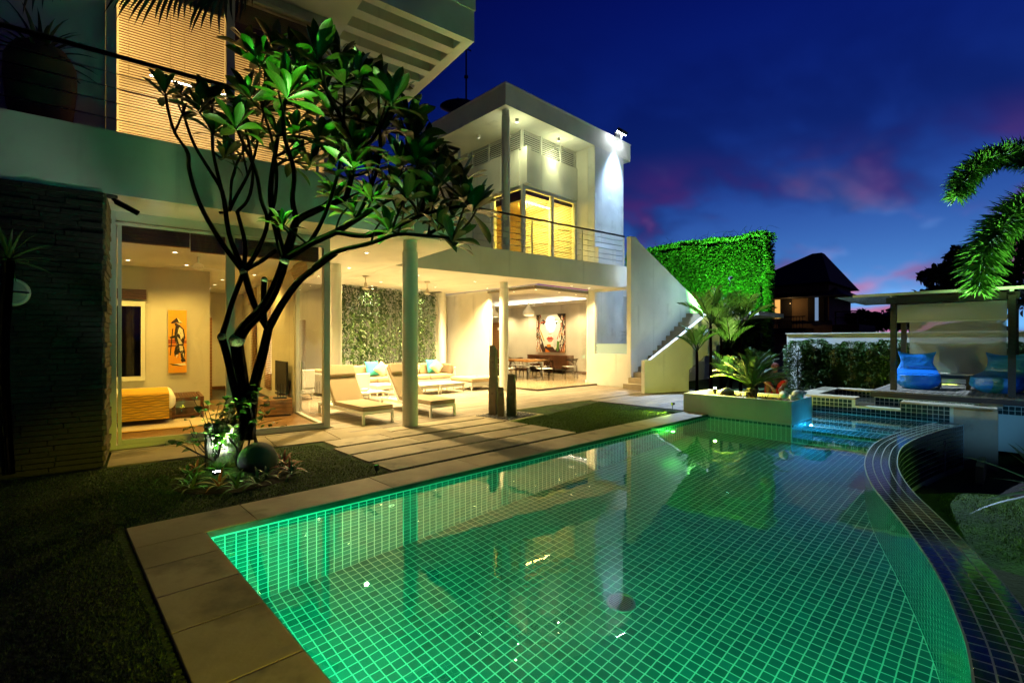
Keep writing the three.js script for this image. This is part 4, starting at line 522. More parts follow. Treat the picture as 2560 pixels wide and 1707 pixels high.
  const pal = ['#1d150e', '#4a2f18', '#e9e2d4', '#d98c1c', '#b8401c', '#f1ede4', '#2c3a34']; for (let i = 0; i < 260; i++) { const L = r() < 0.4, x = L ? r() * 0.16 : 0.80 + r() * 0.2, y = r(); c.strokeStyle = pal[Math.floor(r() * 7)]; c.lineWidth = 2 + r() * 7; c.beginPath(); c.moveTo(x * w, y * H); c.quadraticCurveTo((x + (L ? 0.06 : -0.05) * r()) * w, (y + 0.06) * H, (x + 0.04 * (r() - 0.5)) * w, (y + 0.05 + 0.1 * r()) * H); c.stroke(); }
});
{ const t = thing('picture_light', 'bright picture spotlight washing the top of the portrait', 'picture light', [16.2, 3.2, -15.45]); part(t, 'can', lathe([[0, 0.02], [0.05, 0.02], [0.05, -0.06], [0.04, -0.06]]), M.white); part(t, 'bulb', lathe([[0, -0.05], [0.04, -0.052]]), GLOW); spot(t, new THREE.Color(1, 0.95, 0.86), 46, [0, -0.08, 0], [1.1, -0.85, 0.1], 0.26, 0.7, 1); }
{ const t = thing('wood_door', 'orange wooden door in the back corner of the dining room', 'door', [17.29, 0.05, -19.0], -PI / 2); part(t, 'leaf', rb(-0.5, 0.5, 0, 2.45, 0, 0.04, 0.004), M.oak); part(t, 'handle', bx(0.36, 0.46, 1.0, 1.03, 0.041, 0.08), M.steel); part(t, 'sign_plate', bx(-0.1, 0.3, 2.05, 2.18, 0.041, 0.05), M.white); }
// ---------- furniture ----------
const cushion = (x0, x1, y0, y1, z0, z1, r = 0.04) => rb(x0, x1, y0, y1, z0, z1, r, 3);
function lounger(label, x, z, turn) {        // foot end at z = 0, head towards -z
  const t = thing('sun_lounger', label, 'sun lounger', [x, 0, z], turn, 'sun loungers on the timber terrace'); const W = 0.31;
  part(t, 'frame', [rb(-W, W, 0.185, 0.245, -0.03, 0, 0.004), rb(-W, -W + 0.03, 0.185, 0.245, -1.95, -0.03, 0.004), rb(W - 0.03, W, 0.185, 0.245, -1.95, -0.03, 0.004), rb(-W, W, 0.185, 0.245, -1.98, -1.95, 0.004), bx(-W + 0.03, W - 0.03, 0.2, 0.225, -1.95, -0.03)], M.whitegloss);
  for (const [a, b] of [[-W, -0.045], [W - 0.045, -0.045], [-W, -1.98], [W - 0.045, -1.98]]) part(t, 'leg', rb(a, a + 0.045, 0, 0.186, b, b + 0.045, 0.003), M.whitegloss);
  const seat = part(t, 'seat_cushion', cushion(-W + 0.005, W - 0.005, 0.25, 0.335, -1.2, 0.0, 0.03), M.taupe); part(seat, 'piping', [bx(-W + 0.004, -W + 0.010, 0.318, 0.326, -1.19, -0.01), bx(W - 0.01, W - 0.004, 0.318, 0.326, -1.19, -0.01), bx(-W + 0.02, W - 0.02, 0.318, 0.326, -0.006, 0.0)], M.piping);
  const back = new THREE.Group(); back.name = 'backrest'; back.position.set(0, 0.26, -1.2); back.rotation.x = 0.88; t.add(back);
  part(back, 'back_cushion', cushion(-W + 0.005, W - 0.005, 0.0, 0.08, -0.86, 0.0, 0.03), M.taupe); part(back, 'back_frame', [rb(-W, W, -0.04, -0.005, -0.88, -0.84, 0.004), rb(-W, -W + 0.03, -0.04, -0.005, -0.84, 0, 0.004), rb(W - 0.03, W, -0.04, -0.005, -0.84, 0, 0.004)], M.whitegloss); part(back, 'head_pillow', cushion(-W + 0.01, W - 0.01, 0.075, 0.16, -0.87, -0.6, 0.04), M.taupe);
  part(t, 'prop', [bar([-W + 0.05, 0.22, -1.75], [-W + 0.05, 0.6, -1.55], 0.02), bar([W - 0.05, 0.22, -1.75], [W - 0.05, 0.6, -1.55], 0.02)], M.whitegloss); return t;
}
lounger('white framed lounger with beige cushions, nearest the glass corner', 4.37, -8.06, 0); lounger('white framed lounger with beige cushions behind the front column', 5.74, -7.97, 0);
function wicker(label, x0, x1, z0, z1, h, name = 'coffee_table') { const t = thing(name, label, 'coffee table', [(x0 + x1) / 2, 0, (z0 + z1) / 2], 0, 'low white wicker tables'); const w = (x1 - x0) / 2, d = (z1 - z0) / 2; part(t, 'top', rb(-w, w, h - 0.012, h, -d, d, 0.005), M.rattan); part(t, 'apron', [rb(-w + 0.005, w - 0.005, h - 0.11, h - 0.013, -d + 0.005, d - 0.005, 0.01)], M.rattan); for (const [sx, sz] of [[-1, -1], [1, -1], [-1, 1], [1, 1]]) part(t, 'leg', clean(new THREE.CylinderGeometry(0.03, 0.014, h - 0.11, 8).translate(sx * (w - 0.035), (h - 0.11) / 2, sz * (d - 0.035))), M.whitegloss); return t; }
wicker('low white wicker coffee table, rightmost, next to the ottoman', 8.10, 8.96, -12.25, -11.36, 0.29); wicker('low white wicker coffee table in the middle of its row', 7.22, 8.07, -12.25, -11.36, 0.29); wicker('low white wicker coffee table, leftmost, behind the loungers', 6.5, 7.18, -13.0, -12.1, 0.29);
{ const t = thing('side_table', 'small white side table with a seashell between the loungers', 'side table', [5.86, 0, -11.5]); part(t, 'top', rb(-0.34, 0.34, 0.21, 0.245, -0.4, 0.4, 0.006), M.whitegloss); for (const [x, z] of [[-0.3, -0.36], [0.3, -0.36], [-0.3, 0.36], [0.3, 0.36]]) part(t, 'leg', rb(x - 0.025, x + 0.025, 0, 0.21, z - 0.025, z + 0.025, 0.003), M.whitegloss); }
{ // sectional sofa
  const t = thing('sectional_sofa', 'L-shaped white wicker sofa with beige cushions below the hanging vines', 'sofa');
  part(t, 'wicker_base', [rb(5.45, 10.1, 0.08, 0.26, -14.25, -13.38, 0.02), rb(5.45, 6.2, 0.08, 0.26, -13.379, -12.0, 0.02), rb(5.45, 10.12, 0.261, 0.60, -14.33, -14.22, 0.03), rb(5.38, 5.46, 0.08, 0.62, -14.2, -12.0, 0.03), rb(10.1, 10.2, 0.08, 0.62, -14.25, -13.42, 0.03)], M.rattan);
  part(t, 'end_panel', rb(5.46, 6.22, 0.05, 0.66, -11.999, -11.93, 0.03), M.rattan, 'ribbed white wicker end panel');
  for (const [a, b] of [[6.25, 7.2], [7.21, 8.15], [8.16, 9.1], [9.11, 10.06]]) { part(t, 'seat_cushion', cushion(a, b, 0.262, 0.41, -14.05, -13.36, 0.05), M.taupe); part(t, 'back_cushion', cushion(a, b, 0.40, 0.76, -14.2, -13.98, 0.07), M.taupe); }
  part(t, 'seat_cushion', cushion(5.55, 6.22, 0.262, 0.41, -14.0, -12.05, 0.05), M.taupe); part(t, 'back_cushion', cushion(5.47, 5.62, 0.4, 0.72, -13.9, -12.1, 0.06), M.taupe); part(t, 'arm_cushion', cushion(9.93, 10.09, 0.4, 0.74, -13.95, -13.42, 0.06), M.taupedk);
}
{ const t = thing('ottoman', 'beige cushioned white wicker ottoman at the right end of the sofa', 'ottoman', [9.85, 0, -11.9]); part(t, 'base', rb(-0.6, 0.6, 0.13, 0.26, -0.55, 0.5, 0.02), M.rattan); part(t, 'cushion', cushion(-0.62, 0.62, 0.262, 0.40, -0.57, 0.52, 0.05), M.taupe); for (const [x, z] of [[-0.55, 0.44], [0.55, 0.44], [-0.55, -0.5], [0.55, -0.5]]) part(t, 'leg', clean(new THREE.CylinderGeometry(0.035, 0.015, 0.14, 8).translate(x, 0.07, z)), M.whitegloss); part(t, 'button', cyl(0.1, 0.40, 0.408, -0.1, 0.03), M.dark); }
{ const t = thing('armchair', 'white wicker armchair on tapered legs seen through the side glass', 'armchair', [4.55, 0, -13.1], 0); part(t, 'shell', [rb(-0.45, 0.45, 0.16, 0.3, -0.6, 0.55, 0.03), rb(-0.45, -0.36, 0.3, 0.7, -0.6, 0.55, 0.03), rb(0.36, 0.45, 0.3, 0.7, -0.6, 0.55, 0.03), rb(-0.45, 0.45, 0.3, 0.78, 0.47, 0.56, 0.03)], M.rattan); part(t, 'cushion', cushion(-0.35, 0.35, 0.3, 0.45, -0.58, 0.45), M.taupe); for (const [x, z] of [[-0.4, 0.48], [0.4, 0.48], [-0.4, -0.52], [0.4, -0.52]]) part(t, 'leg', clean(new THREE.CylinderGeometry(0.03, 0.014, 0.17, 8).translate(x, 0.085, z)), M.whitegloss); }
function pillow(label, pos, turn, roll, mat, s = 0.44) {      // plump square cushion
  const n = 10, pos_ = [], idx = []; for (const side of [1, -1]) for (let i = 0; i <= n; i++) for (let j = 0; j <= n; j++) { const u = i / n * 2 - 1, v = j / n * 2 - 1, e = Math.pow(Math.max(0, (1 - u * u * u * u) * (1 - v * v * v * v)), 0.6), pin = 1 - 0.07 * (1 - u * u) * 0 - 0.08 * (1 - Math.abs(v)) * (Math.abs(u) > 0.9 ? 1 : 0) - 0.08 * (1 - Math.abs(u)) * (Math.abs(v) > 0.9 ? 1 : 0); pos_.push(u * s / 2 * pin, v * s / 2 * pin, side * 0.085 * e); }
  const N = (n + 1) * (n + 1); for (const k of [0, 1]) for (let i = 0; i < n; i++) for (let j = 0; j < n; j++) { const a = k * N + i * (n + 1) + j, b = a + n + 1; if (k) idx.push(a, a + 1, b, b, a + 1, b + 1); else idx.push(a, b, a + 1, b, b + 1, a + 1); }
  const g = new THREE.BufferGeometry(); g.setAttribute('position', new THREE.Float32BufferAttribute(pos_, 3)); g.setIndex(idx); g.computeVertexNormals(); const m = solo('throw_pillow', label, 'pillow', uvm(clean(g)), mat); m.position.set(...pos); m.rotation.set(-0.28, turn, roll, 'YXZ'); return m;
}
pillow('square turquoise pillow behind the beige one, left half of the sofa', [7.30, 0.66, -13.86], 0.1, 0.02, M.teal, 0.46); pillow('beige pillow set on its corner in front of the left turquoise pillow', [7.52, 0.64, -13.66], -0.1, PI / 4, M.sand, 0.40);
pillow('square turquoise pillow behind the beige one at the right end of the sofa', [9.52, 0.66, -13.86], 0.05, 0, M.teal, 0.46); pillow('beige pillow set on its corner in front of the right turquoise pillow', [9.55, 0.65, -13.64], 0.0, PI / 4, M.sand, 0.40);
pillow('beige pillow partly hidden by the front column', [8.75, 0.63, -13.75], 0.1, PI / 4 + 0.2, M.sand, 0.38); pillow('turquoise pillow tipped in the left corner of the sofa', [5.95, 0.62, -13.7], 0.4, 0.5, M.teal, 0.42); pillow('beige pillow leaning on the left turquoise corner pillow', [6.2, 0.58, -13.6], 0.5, 0.9, M.sand, 0.36);
{ const t = thing('seashell', 'large pale seashell on the small white side table', 'seashell', [5.78, 0.245, -11.4]); part(t, 'body', sph(0, 0.04, 0, 0.075, 1.3, 0.6, 0.9), M.shell); part(t, 'spire', clean(new THREE.ConeGeometry(0.045, 0.13, 12).rotateZ(-1.4).translate(0.12, 0.05, 0)), M.shell); }
// dining set
function wishbone(label, x, z, turn) {        // sits facing +z
  const t = thing('dining_chair', label, 'chair', [x, 0.05, z], turn, 'wooden dining chairs with curved backs'); const wd = M.oak;
  part(t, 'seat', cushion(-0.25, 0.25, 0.42, 0.455, -0.22, 0.22, 0.015), M.linen); part(t, 'seat_frame', [rod([-0.24, 0.425, 0.22], [0.24, 0.425, 0.22], 0.016), rod([-0.24, 0.425, -0.21], [0.24, 0.425, -0.21], 0.014), rod([-0.25, 0.425, -0.21], [-0.25, 0.425, 0.22], 0.014), rod([0.25, 0.425, -0.21], [0.25, 0.425, 0.22], 0.014)], wd);
  for (const s of [-1, 1]) { part(t, 'leg', tube([[s * 0.255, 0, 0.24], [s * 0.255, 0.2, 0.235], [s * 0.25, 0.45, 0.225]], [0.013, 0.018, 0.017]), wd); part(t, 'leg', tube([[s * 0.215, 0, -0.27], [s * 0.22, 0.3, -0.23], [s * 0.235, 0.46, -0.22], [s * 0.27, 0.60, -0.12], [s * 0.275, 0.70, -0.03]], [0.013, 0.018, 0.019, 0.017, 0.014]), wd); part(t, 'stretcher', rod([s * 0.25, 0.24, 0.23], [s * 0.22, 0.26, -0.235], 0.011), wd); }
  part(t, 'top_rail', tube([[-0.27, 0.70, 0.12], [-0.28, 0.705, -0.05], [-0.2, 0.72, -0.25], [0, 0.745, -0.32], [0.2, 0.72, -0.25], [0.28, 0.705, -0.05], [0.27, 0.70, 0.12]], [0.013, 0.016, 0.018, 0.02, 0.018, 0.016, 0.013], 8, 24), wd);
  part(t, 'back_splat', [tube([[0, 0.44, -0.215], [0, 0.55, -0.25], [-0.07, 0.68, -0.29], [-0.09, 0.725, -0.30]], 0.011, 6), tube([[0, 0.44, -0.215], [0, 0.55, -0.25], [0.07, 0.68, -0.29], [0.09, 0.725, -0.30]], 0.011, 6)], wd); part(t, 'stretcher', rod([-0.235, 0.22, -0.24], [0.235, 0.22, -0.24], 0.011), wd); return t;
}
wishbone('wooden dining chair at the near end of the table, back to the pool', 13.45, -12.25, 2.75); wishbone('wooden dining chair standing apart against the picture wall', 15.25, -12.55, -2.2);
[[-13.35, 'first'], [-14.1, 'second'], [-14.85, 'third'], [-15.6, 'fourth']].forEach(([z, n]) => { wishbone(`${n} wooden dining chair from the near end on the terrace side of the table`, 12.55, z, PI / 2); wishbone(`${n} wooden dining chair from the near end on the sideboard side of the table`, 14.45, z, -PI / 2); });
{ const t = thing('dining_table', 'long wooden dining table on chrome frame legs', 'table', [13.5, 0.05, -14.3]); part(t, 'tabletop', rb(-0.5, 0.5, 0.68, 0.76, -1.75, 1.75, 0.006), M.oak); for (const z of [1.5, -1.5]) part(t, 'leg_frame', [rb(-0.42, -0.34, 0, 0.68, z - 0.05, z + 0.05, 0.004), rb(0.34, 0.42, 0, 0.68, z - 0.05, z + 0.05, 0.004), rb(-0.34, 0.34, 0, 0.05, z - 0.05, z + 0.05, 0.004), rb(-0.34, 0.34, 0.62, 0.68, z - 0.05, z + 0.05, 0.004)], M.chrome); }
{ const t = thing('sideboard', 'reddish wooden sideboard under the portrait', 'sideboard', [17.02, 0.05, -15.2]); part(t, 'carcass', rb(-0.22, 0.24, 0.2, 0.82, -1.25, 1.25, 0.006), M.teak); for (let i = 0; i < 3; i++) for (let j = 0; j < 2; j++) part(t, 'drawer', rb(-0.238, -0.222, 0.22 + j * 0.3, 0.5 + j * 0.3, -1.22 + i * 0.82, -0.42 + i * 0.82, 0.003), M.teak); for (const z of [-1.15, 1.15]) part(t, 'leg', rb(-0.2, 0.2, 0, 0.2, z - 0.03, z + 0.03, 0.004), M.nickel); }
for (const [z, l] of [[-13.25, 'white onion-shaped pendant lamp above the near end of the table'], [-15.3, 'white onion-shaped pendant lamp behind the rear column']]) { const t = thing('pendant_lamp', l, 'pendant lamp', [13.6, 2.52, z], 0, 'white pendant lamps over the dining table'); part(t, 'shade', lathe([[0.205, 0], [0.22, 0.06], [0.22, 0.14], [0.19, 0.19], [0.11, 0.27], [0.05, 0.38], [0.025, 0.5], [0.018, 0.5], [0.045, 0.37], [0.10, 0.26], [0.18, 0.18], [0.205, 0.13], [0.2, 0.01], [0.205, 0]], 36), M.whitegloss); part(t, 'cord', cyl(0, 0.5, 0.92, 0, 0.004, 0.004, 6), M.white); part(t, 'bulb', sph(0, 0.12, 0, 0.05), GLOW); point(t, WARM2, 3.5, [0, 0.12, 0], 2.5); }
// bedroom
{ const t = wing('bed', 'bed with white duvet and yellow striped runner', 'bed', 0, 0.03, 0); part(t, 'bed_base', B(-4.4, -2.12, 0.10, 0.24, 2.05, 3.4), M.oak); part(t, 'duvet', [rb(-4.4, -2.06, 0.245, 0.56, -3.5, -2.0, 0.13, 4)], M.linen);
  const cv = []; const st = new THREE.PlaneGeometry(0.72, 1.62, 4, 26), p = st.attributes.position; for (let i = 0; i < p.count; i++) { const s = p.getY(i) + 0.81, x = p.getX(i) - 2.52; let y, z; if (s < 0.42) { y = 0.10 + s; z = -1.985; } else if (s < 0.55) { const a = (s - 0.42) / 0.13 * PI / 2; y = 0.52 + 0.05 * Math.sin(a); z = -1.985 - 0.09 * (1 - Math.cos(a)); } else { y = 0.572; z = -2.075 - (s - 0.55); } p.setXYZ(i, x, y, z); } st.computeVertexNormals();
  part(t, 'runner', st, S([1, 1, 1], { side: THREE.DoubleSide, roughness: 0.9, map: canvasTex(256, 512, (c, w, h) => { c.fillStyle = '#d8a62a'; c.fillRect(0, 0, w, h); for (let i = 0; i < 21; i++) { c.strokeStyle = i % 2 ? '#8a6a2a' : '#4e4a3a'; c.lineWidth = 3; c.beginPath(); for (let x = 0; x <= w; x += 4) { const y = h - 12 - i * 15 + 3 * Math.sin(x * 0.07 + i * 1.7); x ? c.lineTo(x, y) : c.moveTo(x, y); } c.stroke(); } }) })); part(t, 'pillow', rb(-4.2, -3.6, 0.56, 0.72, -3.3, -2.3, 0.07, 3), M.linen); }
{ const t = wing('slatted_table', 'low slatted teak table at the foot of the bed', 'table', -1.86, 0.03, 3.1); for (let i = 0; i < 9; i++) part(t, 'slat', bx(-0.19 + i * 0.043, -0.16 + i * 0.043, 0.385, 0.41, -0.56, 0.56), M.teak); part(t, 'frame', [bx(-0.25, -0.195, 0.34, 0.41, -0.62, 0.62), bx(0.21, 0.265, 0.34, 0.41, -0.62, 0.62), bx(-0.194, 0.209, 0.34, 0.41, 0.56, 0.62), bx(-0.194, 0.209, 0.34, 0.41, -0.62, -0.56)], M.teak); for (const [x, z] of [[-0.22, 0.59], [0.235, 0.59], [-0.22, -0.59], [0.235, -0.59]]) part(t, 'leg', bx(x - 0.028, x + 0.028, 0, 0.339, z - 0.028, z + 0.028), M.teak); part(t, 'shelf', [bx(-0.19, 0.205, 0.06, 0.085, -0.56, 0.56), bx(-0.25, 0.26, 0.04, 0.06, 0.5, 0.56)], M.teak); }
{ const t = wing('low_cabinet', 'orange wooden low cabinet by the side glass', 'cabinet', -0.42, 0.03, 2.1); part(t, 'body', rb(-0.26, 0.26, 0.03, 0.33, -0.42, 0.36, 0.004), M.oak); part(t, 'plinth', bx(-0.24, 0.24, 0, 0.03, -0.4, 0.34), M.dark); const q = wing('wifi_router', 'black router with three upright antennas on the low cabinet', 'router', -0.35, 0.36, 1.95); part(q, 'body', rb(-0.12, 0.12, 0, 0.03, -0.08, 0.08, 0.008), M.black); for (const x of [-0.05, 0.0, 0.05]) part(q, 'antenna', rb(x - 0.006, x + 0.006, 0.03, 0.3, 0.05, 0.062, 0.004), M.black); const v = wing('television', 'thin black television seen from its edge on the low cabinet', 'television', -0.16, 0.36, 2.75); part(v, 'screen', rb(-0.02, 0.02, 0.05, 0.72, -0.55, 0.55, 0.006), M.black); part(v, 'stand', rb(-0.09, 0.09, 0, 0.05, -0.2, 0.2, 0.005), M.black); const m = wing('rug', 'pale woven rug on the bedroom floor', 'rug', 0, 0.031, 0); part(m, 'pile', B(-4, -1.0, 0, 0.012, 1.45, 3.4), M.sand); part(m, 'border', [B(-4, -1.0, 0.0, 0.013, 1.33, 1.449)], S([0.5, 0.3, 0.06], { roughness: 0.95, bumpMap: rep(tWeave, 6), bumpScale: 0.002 })); }
// kitchen glimpse behind the vines
{ const t = thing('kitchen_cabinet', 'pale wooden kitchen cabinet with shelf glimpsed beside the vines', 'cabinet', [11.3, 0, -17.2]); part(t, 'lower_unit', rb(-0.9, 0.9, 0, 0.86, -0.3, 0.3, 0.005), M.oak); part(t, 'worktop', rb(-0.92, 0.92, 0.86, 0.9, -0.32, 0.32, 0.004), M.stone2); part(t, 'backsplash', bx(-0.9, 0.9, 0.901, 1.45, -0.32, -0.3), M.nickel); part(t, 'glass_unit', [rb(-0.9, 0.5, 1.45, 2.3, -0.3, 0.05, 0.005)], M.frost); part(t, 'upper_unit', rb(0.505, 0.9, 1.45, 2.4, -0.3, 0.06, 0.005), M.oak); }
// ---------- planter, raised basin, pergola, walls, neighbouring house ----------
{
  const t = thing('raised_planter', 'long rendered planter box at the far end of the pool', 'planter'); const R = M.plantr = S([0.50, 0.46, 0.36], { map: rep(tPlaster, 0.6), bumpMap: rep(tGrain, 1.5), bumpScale: 0.003, roughness: 0.85 });
  part(t, 'front_wall', rb(9.83, 9.98, -0.002, 0.40, -4.96, -2.87, 0.006, 1), R); part(t, 'side_wall', [rb(9.981, 11.1, -0.002, 0.40, -2.98, -2.87, 0.006, 1), rb(9.981, 11.1, -0.3, 0.40, -4.96, -4.82, 0.006, 1)], R); part(t, 'back_wall', rb(10.96, 11.1, -0.3, 0.399, -4.819, -2.981, 0.006, 1), R); part(t, 'soil', bx(9.97, 10.97, 0.1, 0.33, -4.83, -2.97), M.soil); part(t, 'pebbles', Array.from({ length: 60 }, () => sph(rr(10.02, 10.3), 0.335, rr(-4.75, -3.1), rr(0.012, 0.03), 1, 0.6, 1, 6)), M.pebble).userData.kind = 'stuff';
}
{ // seashells on the planter's corner
  const conch = (label, pos, s, turn) => { const t = thing('seashell', label, 'seashell', pos, turn); const pts = []; for (let i = 0; i <= 10; i++) { const a = i / 10; pts.push([0.001 + 0.075 * Math.sin(PI * Math.pow(a, 0.75)) * (1 - 0.25 * a), a * 0.2]); } const b = part(t, 'body', lathe(pts, 18).rotateZ(PI / 2 - 0.25).translate(0.09, 0.07, 0), M.shell); const h = []; for (let i = 0; i < 6; i++) { const c = new THREE.ConeGeometry(0.018, 0.06, 8); c.rotateX((i - 2.5) * 0.5).translate(0.02 + 0.012 * i, 0.07 + 0.07 * Math.cos((i - 2.5) * 0.5), 0.07 * Math.sin((i - 2.5) * 0.5)); h.push(clean(c)); } part(t, 'spines', h, M.shell); t.scale.setScalar(s); return t; };
  conch('spiny conch shell at the front corner of the planter', [9.90, 0.40, -3.02], 1.15, 0.4);
  { const t = thing('seashell', 'smaller curled shell between the conch and the round shell', 'seashell', [10.08, 0.40, -2.93]); part(t, 'body', sph(0, 0.05, 0, 0.06, 1, 0.95, 0.8), M.shell); part(t, 'whorl', new THREE.TorusGeometry(0.045, 0.02, 8, 18).rotateY(0.8).translate(0, 0.06, 0.02), M.shell); }
  { const t = thing('seashell', 'round smooth shell third from the planter corner', 'seashell', [10.34, 0.40, -2.93]); part(t, 'body', sph(0, 0.085, 0, 0.09, 1, 1.0, 0.95), M.shell); part(t, 'lip', new THREE.TorusGeometry(0.06, 0.018, 8, 18).rotateY(PI / 2 - 0.3).translate(0.05, 0.075, 0.04), M.shell); }
  conch('pointed shell at the far right end of the planter', [10.62, 0.40, -2.92], 0.95, 2.2);
}
{ // raised basin behind the planter
  const t = thing('raised_basin', 'small raised tiled basin with pale coping above the pool steps', 'basin'); const T = 0.0825, tg = uvm(clean(new RoundedBoxGeometry(0.006, T - 0.0085, T - 0.0085, 1, 0.0025)));
  part(t, 'front_wall', [bx(12.5, 12.7, -1.5, 0.26, -3.3, -2.42), bx(12.5, 12.7, -1.5, 0.13, -2.419, -1.66), bx(12.5, 12.7, -1.5, 0.26, -1.659, -0.86)], M.groutwet); part(t, 'end_wall', [bx(12.49, 12.7, -1.7, 0.24, -0.859, -0.26)], M.stone2); part(t, 'back_wall', [bx(14.75, 14.95, -0.6, 0.26, -3.5, -2.3), bx(12.701, 14.75, -0.6, 0.26, -3.5, -3.3), bx(12.701, 13.2, -0.6, 0.24, -0.5, -0.3)], M.groutwet);
  part(t, 'basin_floor', bx(12.701, 14.749, -0.7, -0.3, -3.3, -0.5), M.grout);
  part(t, 'coping', rb(12.42, 12.86, 0.262, 0.30, -3.45, -2.40, 0.006, 1), M.stone); part(t, 'coping', rb(12.3, 12.72, 0.262, 0.30, -1.64, -0.26, 0.006, 1), M.stone); part(t, 'coping', rb(12.721, 13.25, 0.262, 0.30, -0.50, -0.20, 0.006, 1), M.stone); part(t, 'coping', [rb(12.861, 15.0, 0.262, 0.30, -3.6, -3.2, 0.006, 1)], M.stone); part(t, 'coping', rb(14.6, 15.0, 0.262, 0.30, -3.199, -2.3, 0.006, 1), M.stone);
  const a = []; for (let r = 0; r < 4; r++) for (let j = 0; j < 28; j++) { const z = -3.18 + j * T, y = 0.21 - r * T; if (r < 2 && z > -2.44 && z < -1.64) continue; a.push([12.498, y, z]); } a.forEach(p => { const m = part(t, 'tile', tg, M.tilewet); m.position.set(...p); });
  const bk = []; for (let r = 0; r < 3; r++) for (let j = 0; j < 26; j++) bk.push([14.748, 0.21 - r * T, -3.25 + j * T]); bk.slice(0, 39).forEach(p => { if (p[2] < -2.3) { const m = part(t, 'tile', tg, M.tilewet); m.position.set(...p); } });
  struct('basin_water', 'still dark water of the raised basin', new THREE.PlaneGeometry(2.04, 2.79).rotateX(-PI / 2).translate(13.72, 0.118, -1.9), Ph([1, 1, 1], { transmission: 1, thickness: 1, ior: 1.33, roughness: 0 }));
}
{ // pergola
  const D = 0.42, t = thing('pergola', 'dark timber pergola with glass roof on a raised deck', 'pergola'); const dk = M.greywood;
  const tg = uvm(clean(new RoundedBoxGeometry(0.3, 0.03, 0.142, 1, 0.004))); part(t, 'deck_frame', [bx(13.2, 17.0, 0.28, 0.385, -2.28, 1.2)], M.dkwood); part(t, 'riser', [bx(13.21, 13.4, -0.6, 0.279, -2.2, 1.2)], M.groutwet);
  const T = 0.0825, ty = uvm(clean(new RoundedBoxGeometry(0.006, T - 0.0085, T - 0.0085, 1, 0.0025))); for (let r = 0; r < 2; r++) for (let j = 0; j < 34; j++) { const m = part(t, 'tile', ty, M.tilewet); m.position.set(13.208, 0.23 - r * T, -2.15 + j * T); }
  for (let x = 13.34; x < 17; x += 0.306) for (let z = -2.2; z < 1.2; z += 0.148) { if (x > 15.2) { break; } const m = part(t, 'deck_board', tg, M.deck[Math.floor(rnd() * 4)]); m.position.set(x, 0.405, z); } part(t, 'deck_board', bx(15.03, 17, 0.39, 0.418, -2.28, 1.2), M.deck[1]);
  const P = [[13.65, -1.93], [13.53, -0.09], [16.0, -2.05], [16.0, -0.05]]; for (const p of P) part(t, 'post', rb(p[0] - 0.055, p[0] + 0.055, D, 2.40, p[1] - 0.055, p[1] + 0.055, 0.004, 1), dk);
  part(t, 'beam', [rb(13.54, 13.66, 2.33, 2.47, -2.05, 0.02, 0.004, 1)], dk); part(t, 'beam', [rb(15.94, 16.06, 2.33, 2.47, -2.15, 0.1, 0.004, 1)], dk); part(t, 'beam', rb(13.661, 15.939, 2.34, 2.46, -2.0, -1.88, 0.004, 1), dk); part(t, 'beam', rb(13.661, 15.939, 2.34, 2.46, -0.14, -0.02, 0.004, 1), dk);
  for (let i = 0; i < 9; i++) part(t, 'rafter', bx(13.75 + i * 0.25, 13.80 + i * 0.25, 2.30, 2.339, -1.86, -0.16), M.teak);
  const gp_ = S([0.05, 0.075, 0.065], { roughness: 0.25, metalness: 0.2 }); part(t, 'roof_panel', bx(13.2, 16.4, 2.50, 2.515, -2.95, -1.0), gp_); part(t, 'roof_panel', bx(13.2, 16.4, 2.517, 2.532, -0.99, 0.9), gp_); part(t, 'roof_rail', [bx(13.18, 13.22, 2.49, 2.545, -2.6, 0.95), bx(13.3, 16.3, 2.472, 2.499, -1.95, -1.9), bx(13.3, 16.3, 2.472, 2.499, -0.12, -0.06)], M.alu);
  const fb = solo('roller_blind', 'pale translucent roller blind half lowered between the front posts', 'blind', [bx(13.60, 13.606, 1.94, 2.32, -1.86, -0.155)], M.sheer); part(fb, 'bottom_bar', [bx(13.59, 13.62, 1.92, 1.945, -1.87, -0.15)], M.alu); part(fb, 'roller', rod([13.6, 2.33, -1.87], [13.6, 2.33, -0.15], 0.022), M.white);
  const rbg = new THREE.PlaneGeometry(1.74, 1.72, 60, 24), q = rbg.attributes.position; for (let i = 0; i < q.count; i++) q.setZ(i, 0.005 * fbm3(q.getX(i) * 3, q.getY(i) * 0.7, 2, 3) * (1.2 - (q.getY(i) + 0.86) / 2)); rbg.computeVertexNormals(); rbg.rotateY(-PI / 2).translate(15.9, 1.37, -1.06);
  const rbm = solo('roller_blind', 'long sheer blind behind the blue beanbags, the hedge showing through', 'blind', uvm(clean(rbg)), M.sheer); part(rbm, 'bottom_bar', bx(15.89, 15.91, 0.49, 0.51, -1.92, -0.2), M.alu);
}
